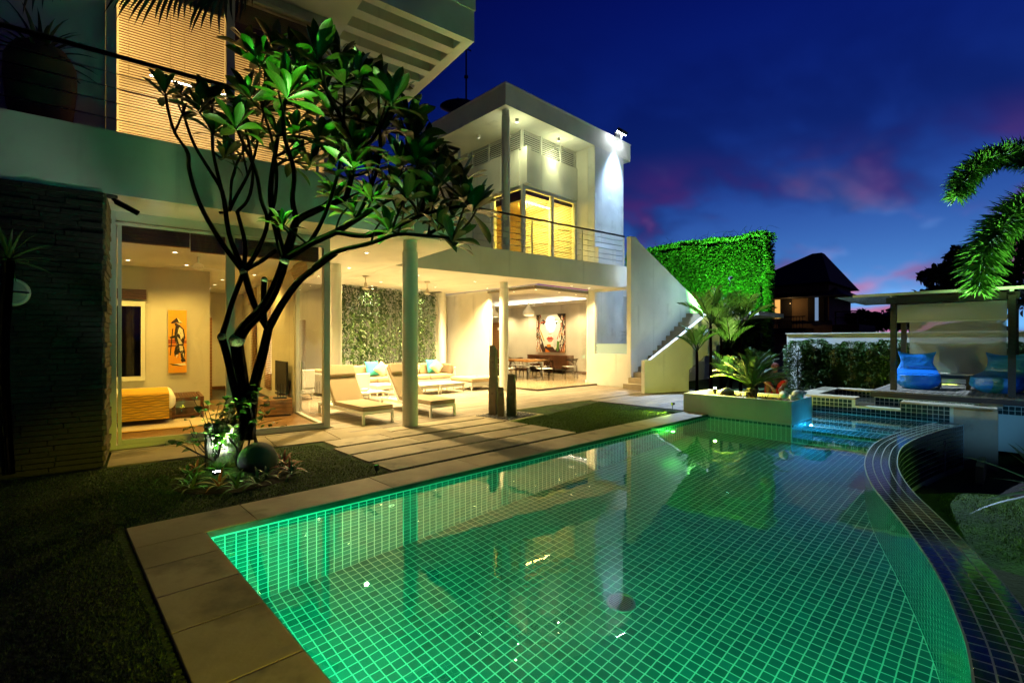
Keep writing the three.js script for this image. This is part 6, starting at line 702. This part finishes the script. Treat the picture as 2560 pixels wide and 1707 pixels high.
{ // stump in the bed, shrub at the tree's foot, bromeliads
  const t = thing('tree_stump', 'broad pale hollow stump lit white at the foot of the frangipani', 'stump'); const pts = []; const g = new THREE.CylinderGeometry(0.2, 0.17, 0.56, 36, 20, true), p = g.attributes.position; for (let i = 0; i < p.count; i++) { const y = p.getY(i) + 0.28, a = Math.atan2(p.getZ(i), p.getX(i)), k = 1 + 0.25 * fbm3(Math.cos(a) * 1.6, y * 1.4, Math.sin(a) * 1.6, 4) + 0.10 * Math.sin(a * 5 + 1) + 0.12 * fbm3(Math.cos(a) * 5, y * 6, Math.sin(a) * 5, 3); p.setXYZ(i, p.getX(i) * k + y * 0.05, y + (y > 0.5 ? 0.10 * fbm3(Math.cos(a) * 3, 1, Math.sin(a) * 3, 3) : 0), p.getZ(i) * k); } g.computeVertexNormals(); const b = part(t, 'bark', uvm(clean(g)), M.pale); t.position.set(1.50, -0.02, -6.52); part(t, 'core', cyl(0.03, 0, 0.44, 0, 0.17, 0.19), M.bark);
  part(t, 'root', [tube([[0.02, 0.42, 0.2], [0.10, 0.25, 0.27], [0.08, 0.1, 0.3], [0.18, 0, 0.36]], 0.012), tube([[0.22, 0.62, 0.1], [0.25, 0.35, 0.16], [0.22, 0.1, 0.2], [0.3, 0, 0.24]], 0.012), tube([[0.27, 0.62, 0.05], [0.33, 0.3, 0.1], [0.31, 0, 0.14]], 0.01), tube([[0.31, 0.6, 0.0], [0.36, 0.3, 0.06], [0.39, 0, 0.1]], 0.01)], M.bark);
  const s = thing('shrub', 'round-leaved shrub lit bright green around the frangipani stump', 'shrub', [1.42, 0, -6.42]); const st = [], lg = blade(0.1, 0.075, 4, 0.2, 0.4, 2, 0.1), lf = []; const leafAt = (p, sc) => { const a = rr(0, 6.28), e = rr(-0.5, 0.6); lf.push(clean(placed(lg, p, [Math.cos(a) * Math.cos(e), Math.sin(e), Math.sin(a) * Math.cos(e)], rr(-0.5, 0.5), sc))); };
  for (let i = 0; i < 34; i++) { const left = i < 22, c = left ? [-0.15, 0.62, 0.12] : [0.42, 0.88, -0.02], e = [c[0] + rr(-0.30, 0.28) * (left ? 1.1 : 0.75), c[1] + rr(-0.32, 0.28), c[2] + rr(-0.2, 0.2)], m = [mix(0, e[0], 0.5) + rr(-0.05, 0.05), e[1] * 0.6, mix(0, e[2], 0.5)]; st.push(tube([[left ? 0 : 0.16, left ? 0.1 : 0.5, 0], m, e], [0.008, 0.006, 0.003], 5)); for (let j = 0; j < (left ? 6 : 10); j++) { const f = rr(0.45, 1), q = V(...m).lerp(V(...e), f); leafAt([q.x + rr(-0.05, 0.05), q.y + rr(-0.05, 0.05), q.z + rr(-0.05, 0.05)], rr(0.55, 1.15)); } }
  for (let j = 0; j < 10; j++) leafAt([0.38 + j * 0.035, 0.5 + 0.03 * Math.sin(j * 1.3) + rr(-0.03, 0.03), 0.12], 0.6); st.push(tube([[0.2, 0.15, 0.1], [0.35, 0.48, 0.12], [0.72, 0.55, 0.12]], [0.008, 0.005, 0.003], 5));
  part(s, 'stem', st, M.bark); part(s, 'foliage', lf, M.shrub).userData.kind = 'stuff';
  struct('planting_bed', 'dark mulched bed around the frangipani', lathe([[0, 0.06], [0.35, 0.05], [0.52, 0.02], [0.64, -0.02]], 40).translate(bedX, -0.012, bedZ), M.soil);
  for (let i = 0; i < 17; i++) { const a = i / 17 * 2 * PI, r = i % 3 === 0 ? 0.42 : 0.55; const x = bedX + Math.cos(a) * r * rr(0.85, 1.1) + 0.02, z = bedZ + Math.sin(a) * r * rr(0.8, 1.05) + 0.04; const b = thing('bromeliad', `low spiky bromeliad in the tree bed, ${i % 3 ? 'outer' : 'inner'} ring, ${['right', 'front right', 'far right front', 'front', 'front middle', 'front left', 'left front', 'far left', 'left', 'back left', 'rear left', 'back', 'rear middle', 'rear right', 'back right', 'right rear', 'rightmost'][i]} side`, 'bromeliad', [x, 0.0, z], 0, 'bromeliads around the frangipani bed'); const sz = rr(0.8, 1.15); for (const l of rosette(11, 0.24 * sz, 0.035, 0.15, 1.2, { bend: 0.7, y: 0.02, base: 0.4 })) part(b, 'leaf', l, i % 5 === 1 ? M.bromred : M.brom); }
}
// planter: cycad and bromeliads
{
  const t = thing('cycad', 'yellow-green cycad with arching fronds in the raised planter', 'cycad', [10.52, 0.33, -3.82]); part(t, 'trunk', [lathe([[0, 0], [0.10, 0], [0.11, 0.1], [0.08, 0.2], [0, 0.22]], 20)].concat(Array.from({ length: 50 }, () => { const a = rr(0, 6.28), y = rr(0.02, 0.2); return clean(new THREE.ConeGeometry(0.016, 0.06, 5).rotateZ(-1.1).translate(0.11, y, 0).rotateY(a)); })), M.bark);
  for (let i = 0; i < 26; i++) { const a = i * 2.39996, f = i / 26; const m = part(t, 'frond', frond(rr(0.85, 1.02) * mix(1, 0.8, f), a, mix(0.42, 1.32, Math.pow(f, 0.8)), mix(1.05, 0.5, f), 36, 0.16, 0.012, { v: 0.5, fwd: 0.75, r: 0.008, start: 0.16 }), M.cycad); m.position.y = 0.2; }
  const cols = [M.bromred, M.bromgold, M.brom, M.bromgold, M.bromred]; for (let i = 0; i < 16; i++) { const z = -4.3 + i * 0.083 + rr(-0.03, 0.03), x = 10.08 + rr(0, 0.42) + (i > 6 && i < 10 ? -0.05 : 0); const b = thing('bromeliad', `small red and gold bromeliad, ${['first', 'second', 'third', 'fourth', 'fifth', 'sixth', 'seventh', 'eighth', 'ninth', 'tenth', 'eleventh', 'twelfth', 'thirteenth', 'fourteenth', 'fifteenth', 'sixteenth'][i]} from the planter lamp`, 'bromeliad', [x, 0.32, z], 0, 'bromeliads in the raised planter'); for (const l of rosette(9, rr(0.13, 0.19), 0.032, 0.35, 1.3, { bend: 0.35, base: 0.45 })) part(b, 'leaf', l, cols[Math.floor(rnd() * 5)]); }
  const m = solo('boulder', 'dark rounded stone beside the planter lamp', 'boulder', sph(0, 0, 0, 0.15, 1, 0.8, 1), M.slate); m.position.set(10.42, 0.40, -4.28);
}
// lipstick palms behind the planter
{
  const spots = [[13.84, -6.15, 1.95, 1], [14.3, -6.05, 1.75, 0.9], [14.15, -5.72, 1.3, 0.85], [15.0, -5.75, 1.9, 1.05], [13.9, -5.75, 0.35, 0.75], [15.2, -5.35, 0.5, 0.75], [13.6, -6.45, 1.2, 0.7]];
  const lab = ['tallest left', 'second from the left', 'short-stemmed middle', 'tall right-hand', 'low bushy front', 'low bushy right', 'thin leftmost']; spots.forEach(([x, z, h, s], i) => { const t = thing('lipstick_palm', `${lab[i]} red-stemmed palm behind the planter beside the stairs`, 'palm', [x, 0, z], 0, 'red-stemmed palms'); part(t, 'trunk', tube([[0, -0.02, 0], [rr(-0.04, 0.04), h * 0.5, rr(-0.04, 0.04)], [0, h, 0]], [0.05, 0.042, 0.035], 10), M.redstem); const n = 8; for (let k = 0; k < n; k++) { const f = part(t, 'frond', frond(s * rr(0.95, 1.25), k * 2.39996 + i, mix(1.45, 0.8, k / n), 0.75, 20, 0.44 * s, 0.019, { v: 0.35, fwd: 1.0, sag: 0.02, r: 0.012, start: 0.25 }), M.palm); f.position.y = h; } });
  const d = thing('dracaena', 'spiky dracaena seen through the wall opening by the stairs', 'dracaena', [15.2, 0, -9.6]); part(d, 'trunk', tube([[0.25, 0, 0], [0.2, 0.8, 0], [0.02, 1.72, 0]], [0.04, 0.03, 0.025]), M.bark); for (const l of rosette(26, 0.62, 0.04, -0.5, 1.3, { bend: 0.25, base: 0.45, y: 1.72 })) part(d, 'leaf', l, M.brom);
}
// foxtail palm at the right edge, its trunk out of the picture
{
  const t = thing('foxtail_palm', 'brightly lit foxtail palm arching in at the right edge', 'palm', at(2790, 560, 9.6)); const y0 = t.position.y; part(t, 'trunk', cyl(0, -y0 - 0.9, 0.0, 0, 0.13, 0.10), M.pale);
  const fr = (pts, ll, lab) => { const P = pts.map(p => V(...at(p[0], p[1], p[2])).sub(t.position)); P.unshift(V(0, 0, 0)); const c = new THREE.CatmullRomCurve3(P), out = [tube(P, [0.03, 0.02, 0.008], 6, 24)], b = blade(1, 1, 2, 0.3, 0.15, 2, 0.2), n = 190, len = c.getLength(); for (let i = 0; i < n; i++) { const u = 0.16 + 0.84 * (i + rnd()) / n, p = c.getPointAt(Math.min(u, 0.999)), tg = c.getTangentAt(Math.min(u, 0.999)), A1 = new THREE.Vector3().crossVectors(tg, V(0, 1, 0.1)).normalize(), A2 = new THREE.Vector3().crossVectors(A1, tg), L = ll * (u > 0.9 ? 1 - (u - 0.9) * 4 : 1); for (let k = 0; k < 9; k++) { const a = rr(0, 6.283), d = tg.clone().multiplyScalar(rr(0.5, 1.0)).addScaledVector(A1, Math.cos(a)).addScaledVector(A2, Math.sin(a)); d.y -= 0.1; out.push(clean(b.clone().applyMatrix4(new THREE.Matrix4().compose(p, orient([d.x, d.y, d.z], rr(-3, 3)), V(0.026, L * rr(0.75, 1.1), L * 0.4))))); } } part(t, 'frond', out, M.fox, lab); };
  fr([[2650, 420, 9.4], [2540, 385, 9.2], [2470, 400, 9.0], [2415, 445, 8.9], [2393, 490, 8.85]], 0.42); fr([[2690, 500, 9.3], [2600, 500, 8.9], [2520, 550, 8.7], [2465, 630, 8.6], [2448, 720, 8.6]], 0.52); fr([[2800, 400, 9.9], [2860, 420, 10.2], [2920, 560, 10.4]], 0.34); fr([[2760, 420, 10.3], [2720, 350, 10.9], [2690, 420, 11.6]], 0.34); fr([[2800, 440, 8.6], [2810, 430, 7.8], [2790, 560, 7.2]], 0.34);
}
// creeper wall, hedge, vines
function leafScatter(parent, name, mat, n, sample, L, w, label, category) { const g = clean(blade(L, w, 3, 0.3, 0.4, 2, 0.15)), ms = [], cs = []; for (let i = 0; i < n; i++) { const s = sample(i); if (!s) continue; ms.push(new THREE.Matrix4().compose(V(...s.p), orient(s.d, rr(-1, 1)), V(s.s, s.s, s.s))); const k = (s.c || 1) * rr(0.7, 1.35); cs.push(new THREE.Color().setRGB(k * rr(0.75, 1.25), k, k * 0.8)); } return inst(parent, name, g, mat, ms, cs, label, category); }
{
  const t = thing('creeper_wall', 'tall wall wholly covered in bright green creeper behind the stairs', 'creeper wall'); part(t, 'wall', bx(21.05, 21.6, 0, 5.65, -13.5, -7.3), M.dark);
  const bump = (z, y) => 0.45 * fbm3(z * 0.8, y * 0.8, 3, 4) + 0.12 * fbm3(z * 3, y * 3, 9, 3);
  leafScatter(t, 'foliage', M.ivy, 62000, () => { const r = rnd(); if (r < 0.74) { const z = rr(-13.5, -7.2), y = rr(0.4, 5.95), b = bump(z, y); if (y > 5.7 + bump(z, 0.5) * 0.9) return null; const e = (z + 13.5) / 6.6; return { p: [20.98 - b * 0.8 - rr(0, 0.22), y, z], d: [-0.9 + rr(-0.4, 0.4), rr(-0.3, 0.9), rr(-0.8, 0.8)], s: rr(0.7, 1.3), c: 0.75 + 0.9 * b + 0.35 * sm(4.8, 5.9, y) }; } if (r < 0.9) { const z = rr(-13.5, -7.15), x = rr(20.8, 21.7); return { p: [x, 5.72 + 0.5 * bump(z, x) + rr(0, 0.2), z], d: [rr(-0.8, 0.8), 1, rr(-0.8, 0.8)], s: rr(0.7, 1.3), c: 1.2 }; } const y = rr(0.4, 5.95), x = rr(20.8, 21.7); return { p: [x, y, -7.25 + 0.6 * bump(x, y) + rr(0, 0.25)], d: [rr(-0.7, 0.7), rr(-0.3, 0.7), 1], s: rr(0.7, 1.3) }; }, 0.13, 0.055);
  const st = []; for (let i = 0; i < 40; i++) { const z = rr(-12, -7.0), y = 5.85; st.push(tube([[rr(20.8, 21.6), y, z], [rr(20.8, 21.6), y + rr(0.1, 0.3), z + rr(-0.1, 0.2)], [rr(20.8, 21.6), y + rr(0.15, 0.55), z + rr(-0.2, 0.4)]], [0.008, 0.006, 0.003], 4)); } part(t, 'shoots', st, M.ivy).userData.kind = 'stuff';
}
{
  const t = thing('clipped_hedge', 'dense dark green clipped hedge in front of the white garden wall', 'hedge'); const cols = []; for (let z = -4.75; z < 4.2; z += 0.46) cols.push([z, rr(1.42, 1.58), rr(0.34, 0.42)]); part(t, 'dark_core', bx(16.88, 17.08, 0.05, 1.3, -4.6, 4.2), M.darkleaf); part(t, 'stem', cols.map(c => tube([[16.95, -0.1, c[0]], [16.95 + rr(-0.05, 0.05), 0.7, c[0] + rr(-0.05, 0.05)], [16.95, 1.3, c[0]]], [0.03, 0.025, 0.012], 6)), M.bark);  // plain dark box added as the hedge's shaded core, hides the wall
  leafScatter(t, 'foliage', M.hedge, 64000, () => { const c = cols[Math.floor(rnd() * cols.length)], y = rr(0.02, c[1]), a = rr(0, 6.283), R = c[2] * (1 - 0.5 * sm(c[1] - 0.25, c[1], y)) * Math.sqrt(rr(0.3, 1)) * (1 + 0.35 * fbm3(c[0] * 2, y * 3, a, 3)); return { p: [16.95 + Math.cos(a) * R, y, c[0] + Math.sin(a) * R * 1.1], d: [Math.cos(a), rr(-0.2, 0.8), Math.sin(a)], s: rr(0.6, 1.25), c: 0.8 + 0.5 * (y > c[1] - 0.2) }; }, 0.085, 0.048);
  const v = thing('ornamental_grass', 'tuft of pale drooping grass at the left end of the hedge', 'grass tuft', [14.4, 0, -3.9]); part(v, 'leaf', rosette(40, 0.62, 0.016, 0.6, 1.4, { bend: 0.8, base: 0.4 }), M.agave);
}
{ // hanging vines
  const t = thing('hanging_vines', 'curtain of hanging vines at the back of the terrace', 'vine curtain'); const vp = (s, y, o = 0) => [mix(6.45, 10.15, s), y, mix(-14.72, -14.72, s) - o];
  for (let i = 0; i < 124; i++) { const s = (i + rnd() * 0.8) / 124, sp = fbm3(s * 9, 1, 1, 3) + (s < 0.5 ? 0.28 : s > 0.84 ? 0.05 : -0.12), bot = rr(0.25, 0.9), o = rr(-0.14, 0.14), out = [tube([vp(s, 3.3, o), vp(s + rr(-0.003, 0.003), 1.8, o), vp(s, bot, o)], 0.004, 4, 6)], n = Math.round(76 * sm(-0.42, 0.25, sp) + 16), lw = rr(0.5, 1.2); const g = blade(0.075, 0.04, 2, 0.3, 0.4, 2, 0.15); for (let k = 0; k < n; k++) { const y = rr(bot, 3.28), p = vp(s, y, o); const a = rr(0, 6.28); out.push(clean(placed(g, [p[0] + Math.cos(a) * 0.03 * lw, y, p[2] + Math.sin(a) * 0.04], [Math.cos(a) * 0.6, rr(-1, -0.1), Math.sin(a) * 0.6 + 0.2], rr(-1, 1), rr(0.7, 1.5)))); } part(t, 'strand', out, M.vine); }
  const b = thing('courtyard_plant', 'large-leaved plant behind the hanging vines', 'plant', [7.9, 0, -15.9]); part(b, 'trunk', tube([[0, 0, 0], [0.05, 1, 0], [0, 2.0, 0]], [0.05, 0.04, 0.03]), M.bark); for (let i = 0; i < 26; i++) { const a = rr(0, 6.28), y = rr(0.8, 2.4); part(b, 'leaf', placed(blade(rr(0.4, 0.6), rr(0.22, 0.32), 6, 0.15, 0.6, 2, 0.1), [Math.cos(a) * 0.15, y, Math.sin(a) * 0.15], [Math.cos(a), rr(-0.2, 0.6), Math.sin(a)], 0), M.shrub); }
  solo('courtyard_wall', 'cream wall behind the hanging vines', 'wall', [bx(4.0, 10.6, -0.2, 4.5, -17.4, -17.2)], M.inwall);
  downlight([7.6, 3.288, -14.45], 'small warm downlight close in front of the hanging vines, left one', 10, new THREE.Color(1, 0.85, 0.5), 1.1); downlight([9.4, 3.288, -14.45], 'small warm downlight close in front of the hanging vines, right one', 10, new THREE.Color(1, 0.85, 0.5), 1.1);
  const u = thing('garden_spotlight', 'warm uplight in the courtyard behind the hanging vines', 'spotlight', [8.6, 0.1, -15.6]); part(u, 'can', lathe([[0, -0.1], [0.05, -0.09], [0.055, 0], [0.048, 0]]), M.dark); part(u, 'lens', lathe([[0, -0.01], [0.048, -0.012]]), GLOW); point(u, new THREE.Color(1, 0.8, 0.45), 9, [0, 0.15, 0], 2);
}
// spiky plants at the edges
{
  const a = thing('spiky_plant', 'dark sword-leaved plant reaching in at the right edge over the sunken lawn', 'spiky plant', at(2640, 1230, 5.2)); for (const l of rosette(26, 0.78, 0.06, -0.55, 1.2, { bend: 0.2, base: 0.4 })) part(a, 'leaf', l, M.agave); part(a, 'trunk', cyl(0, -1.2, 0.02, 0, 0.07), M.bark);
  const b = thing('spiky_plant', 'dark yucca with narrow leaves before the stone wall at the left edge', 'spiky plant', at(20, 650, 5.0)); for (const l of rosette(34, 0.48, 0.03, -0.35, 1.35, { bend: 0.25, base: 0.45 })) part(b, 'leaf', l, M.brom); part(b, 'trunk', tube([[0, -2.2, 0], [-0.04, -1, 0], [0, 0.02, 0]], 0.05), M.bark);
  const c = thing('balcony_plant', 'dark spiky plant growing in the huge balcony pot', 'spiky plant', wp(-3.52, 5.0, -0.35)); for (const l of rosette(40, 0.7, 0.05, -0.2, 1.3, { bend: 0.4, base: 0.45 })) part(c, 'leaf', l, M.darkleaf); part(c, 'trunk', cyl(0, -0.1, 0.1, 0, 0.08), M.bark);
  const p = thing('overhanging_palm', 'dark palm fronds hanging in from above at the top left', 'palm', at(700, -700, 3.6)); const y0 = p.position.y; const put = (pts, ll, n) => { const P = pts.map(q => V(...at(q[0], q[1], q[2])).sub(p.position)); P.unshift(V(0, 0, 0)); const c = new THREE.CatmullRomCurve3(P), out = [tube(P, [0.02, 0.012, 0.004], 5, 16)], bl = blade(1, 1, 3, 0.3, 0.2, 2, 0.2); for (let i = 0; i < n; i++) { const u = 0.35 + 0.65 * i / n, q = c.getPointAt(Math.min(0.999, u)), tg = c.getTangentAt(Math.min(0.999, u)), sd = new THREE.Vector3().crossVectors(tg, V(FX, 0, FZ)).normalize(); for (const s of [-1, 1]) { const d = tg.clone().multiplyScalar(0.9).addScaledVector(sd, s * 0.8); d.y -= 0.75; out.push(clean(bl.clone().applyMatrix4(new THREE.Matrix4().compose(q, orient([d.x, d.y, d.z], rr(-0.6, 0.6)), V(0.02, ll * rr(0.8, 1.1), ll * 0.4))))); } } part(p, 'frond', out, M.darkleaf); };
  put([[640, -260, 3.7], [560, -90, 3.7], [430, -35, 3.7], [320, -60, 3.7]], 0.36, 46); put([[640, -300, 3.6], [620, -100, 3.6], [560, -20, 3.6], [500, -10, 3.6]], 0.34, 40); put([[500, -320, 3.8], [300, -160, 3.8], [140, -70, 3.8], [60, -40, 3.8]], 0.28, 26); part(p, 'trunk', tube([at(-2600, 1500, 2.4), at(-2000, 300, 2.6), at(-900, -700, 3.2), at(700, -700, 3.6)].map(q => [q[0] - p.position.x, q[1] - y0, q[2] - p.position.z]), [0.12, 0.1, 0.09, 0.07]), M.bark);
}
// dark trees far right
function bigTree(label, pos, h, R, n, lobes) { const t = thing('dark_tree', label, 'tree', pos); part(t, 'trunk', [tube([[0, -1, 0], [0.1, h * 0.3, 0], [0, h * 0.6, 0]], [0.25, 0.2, 0.12], 8)].concat(lobes.map(l => tube([[0, h * 0.4, 0], [l[0] * 0.5, l[1] * 0.75, l[2] * 0.5], [l[0], l[1], l[2]]], [0.1, 0.06, 0.02], 5))), M.bark); leafScatter(t, 'crown', M.darkleaf, n, i => { const l = lobes[i % lobes.length], a = rr(0, 6.28), e = Math.asin(rr(-1, 1)), r = l[3] * Math.cbrt(rr(0.15, 1)) * (1 + 0.5 * fbm3(a * 2, e * 2, l[0], 3)); return { p: [l[0] + Math.cos(a) * Math.cos(e) * r, l[1] + Math.sin(e) * r * 0.75, l[2] + Math.sin(a) * Math.cos(e) * r], d: [rr(-1, 1), rr(-1, 1), rr(-1, 1)], s: rr(0.6, 1.3) }; }, R, R * 0.55); return t; }
{
  const P = (u, v, k, o) => { const q = at(u, v, k); return [q[0] - o[0], q[1] - o[1], q[2] - o[2]]; }; const o1 = at(2480, 853, 24); o1[1] = 0;
  bigTree('dark leafy tree beyond the pergola, its left branches against the sunset', o1, 5, 0.34, 5200, [[2330, 690, 24, 0.42], [2360, 680, 24, 0.45], [2405, 640, 24, 0.55], [2400, 705, 24, 0.6], [2340, 735, 24, 0.6], [2440, 650, 24, 0.9], [2450, 720, 24, 1.2], [2500, 650, 24, 1.3], [2530, 600, 24, 1.2], [2570, 640, 24, 1.6], [2480, 700, 24, 1.3], [2600, 720, 24, 1.6], [2310, 745, 24, 0.35]].map(q => [...P(q[0], q[1], q[2], o1), q[3]]));
  const o2 = at(2230, 853, 60); o2[1] = 0; bigTree('low dark distant trees between the house and the pergola', o2, 3, 0.7, 3000, [[2150, 805, 60, 1.0], [2190, 806, 60, 1.4], [2235, 800, 60, 1.6], [2120, 812, 60, 0.8], [2270, 800, 60, 1.6], [2160, 790, 60, 0.7]].map(q => [...P(q[0], q[1], q[2], o2), q[3]]));
  const o3 = at(2128, 853, 48); o3[1] = 0; bigTree('small dark bush against the sunset beside the neighbouring house', o3, 3, 0.4, 900, [[2128, 795, 48, 0.8], [2140, 805, 48, 0.8], [2115, 805, 48, 0.6]].map(q => [...P(q[0], q[1], q[2], o3), q[3]]));
  struct('wooded_horizon', 'dark wooded rise along the far horizon', (() => { const g = []; for (let i = 0; i < 120; i++) { const a = i / 120 * 2 * PI, r = 190 + 20 * Math.sin(i * 3.1); g.push(sph(Math.cos(a) * r, -4, Math.sin(a) * r, 13, 1.1, 0.62 + 0.18 * Math.sin(i * 1.7) + 0.12 * Math.sin(i * 4.3), 1.1, 9)); } return g; })(), M.soil);
}
// ---------- person crouching behind the planter ----------
function blobMesh(bones, c, half, res, k) {        // smooth union of tapered capsules [a, ra, b, rb]
  const mc = new MarchingCubes(res, M.black, false, false, 200000); mc.isolation = 0; let i = 0; const q = V(0, 0, 0), B2 = bones.map(b => ({ a: V(...b[0]), ra: b[1], d: V(...b[2]).sub(V(...b[0])), rb: b[3] }));
  for (let z = 0; z < res; z++) for (let y = 0; y < res; y++) for (let x = 0; x < res; x++) { q.set(c[0] + (x / res * 2 - 1) * half, c[1] + (y / res * 2 - 1) * half, c[2] + (z / res * 2 - 1) * half); let s = 0; for (const b of B2) { const px = q.x - b.a.x, py = q.y - b.a.y, pz = q.z - b.a.z, l2 = Math.max(1e-9, b.d.lengthSq()), t = Math.min(1, Math.max(0, (px * b.d.x + py * b.d.y + pz * b.d.z) / l2)); const d = Math.hypot(px - b.d.x * t, py - b.d.y * t, pz - b.d.z * t) - mix(b.ra, b.rb, t); s += Math.exp(-d / k); } mc.field[i++] = Math.max(-5, Math.log(s + 1e-30) * k); }
  mc.update(); const n = mc.count, p = mc.positionArray.slice(0, n * 3), nn = mc.normalArray.slice(0, n * 3); for (let j = 0; j < n * 3; j += 3) { p[j] = c[0] + p[j] * half; p[j + 1] = c[1] + p[j + 1] * half; p[j + 2] = c[2] + p[j + 2] * half; }
  const g = new THREE.BufferGeometry(); g.setAttribute('position', new THREE.BufferAttribute(p, 3)); g.setAttribute('normal', new THREE.BufferAttribute(nn, 3)); return uvm(g);
}
{
  const t = thing('person', 'person in red shorts and dark shirt crouching behind the planter', 'person', [13.75, 0, -4.42], -1.15); const skin = S([0.20, 0.10, 0.055], { roughness: 0.6 });
  const hd = [[[0.0, 0.86, 0.20], 0.085, [0, 0.80, 0.235], 0.066], [[0, 0.815, 0.30], 0.018, [0, 0.785, 0.312], 0.016], [[0.075, 0.83, 0.2], 0.02, [0.08, 0.81, 0.2], 0.014], [[-0.075, 0.83, 0.2], 0.02, [-0.08, 0.81, 0.2], 0.014], [[-0.02, 0.755, 0.28], 0.012, [0.02, 0.755, 0.28], 0.012]];
  const body = [[[-0.09, 0.22, -0.12], 0.115, [0.09, 0.22, -0.12], 0.115], [[0, 0.24, -0.1], 0.13, [0, 0.45, -0.02], 0.125], [[0, 0.45, -0.02], 0.125, [0, 0.62, 0.06], 0.13], [[-0.14, 0.65, 0.07], 0.065, [0.14, 0.65, 0.07], 0.065], [[0, 0.66, 0.09], 0.055, [0, 0.79, 0.18], 0.052]].concat(hd.slice(0, 1));
  for (const s of [-1, 1]) body.push([[s * 0.10, 0.22, -0.1], 0.10, [s * 0.17, 0.43, 0.24], 0.062], [[s * 0.17, 0.43, 0.24], 0.058, [s * 0.155, 0.24, 0.10], 0.055], [[s * 0.155, 0.24, 0.10], 0.055, [s * 0.15, 0.06, 0.03], 0.036], [[s * 0.15, 0.045, 0.0], 0.036, [s * 0.16, 0.03, 0.2], 0.026], [[s * 0.17, 0.64, 0.07], 0.056, [s * 0.24, 0.46, 0.22], 0.042], [[s * 0.24, 0.46, 0.22], 0.04, [s * 0.12, 0.34, 0.38], 0.027]);
  part(t, 'body', [blobMesh(body, [0, 0.47, 0.08], 0.56, 84, 0.012), blobMesh(hd, [0, 0.82, 0.22], 0.16, 60, 0.008)].concat([-1, 1].map(s => { const h = [[[s * 0.12, 0.34, 0.38], 0.026, [s * 0.09, 0.31, 0.43], 0.024]]; for (let f = 0; f < 4; f++) { const o = (f - 1.5) * 0.018, L = [0.9, 1.05, 1, 0.8][f]; h.push([[s * 0.085 + o, 0.305, 0.435], 0.0095, [s * 0.08 + o * 1.1, 0.28, 0.435 + 0.035 * L], 0.009], [[s * 0.08 + o * 1.1, 0.28, 0.435 + 0.035 * L], 0.009, [s * 0.075 + o * 1.1, 0.245, 0.44 + 0.03 * L], 0.0075]); } h.push([[s * 0.10 - s * 0.03, 0.32, 0.40], 0.012, [s * 0.045, 0.29, 0.425], 0.009]); return blobMesh(h, [s * 0.095, 0.30, 0.42], 0.11, 56, 0.004); })), skin);
  for (const s of [-1, 1]) part(t, 'eye', sph(s * 0.03, 0.825, 0.283, 0.009), M.dark);
  part(t, 'shorts', blobMesh([[[-0.09, 0.22, -0.12], 0.128, [0.09, 0.22, -0.12], 0.128]].concat([-1, 1].map(s => [[s * 0.10, 0.22, -0.1], 0.118, [s * 0.172, 0.435, 0.235], 0.078])), [0, 0.3, 0.05], 0.42, 64, 0.012), S([0.42, 0.012, 0.010], { bumpMap: rep(tWeave, 8), bumpScale: 0.001, roughness: 0.9 }));
  part(t, 'shirt', blobMesh([[[0, 0.27, -0.1], 0.138, [0, 0.45, -0.02], 0.138], [[0, 0.45, -0.02], 0.138, [0, 0.62, 0.06], 0.142], [[-0.14, 0.65, 0.07], 0.074, [0.14, 0.65, 0.07], 0.074]].concat([-1, 1].map(s => [[s * 0.17, 0.64, 0.07], 0.068, [s * 0.215, 0.53, 0.16], 0.058])), [0, 0.48, 0.02], 0.42, 64, 0.014), S([0.022, 0.026, 0.03], { roughness: 0.9 }));
  part(t, 'cap', [sph(0, 0.872, 0.195, 0.094, 1, 0.85, 1.05), rb(-0.06, 0.06, 0.868, 0.88, 0.26, 0.36, 0.006)], S([0.10, 0.022, 0.014], { roughness: 0.9 }));
}
renderer.render(scene, camera);
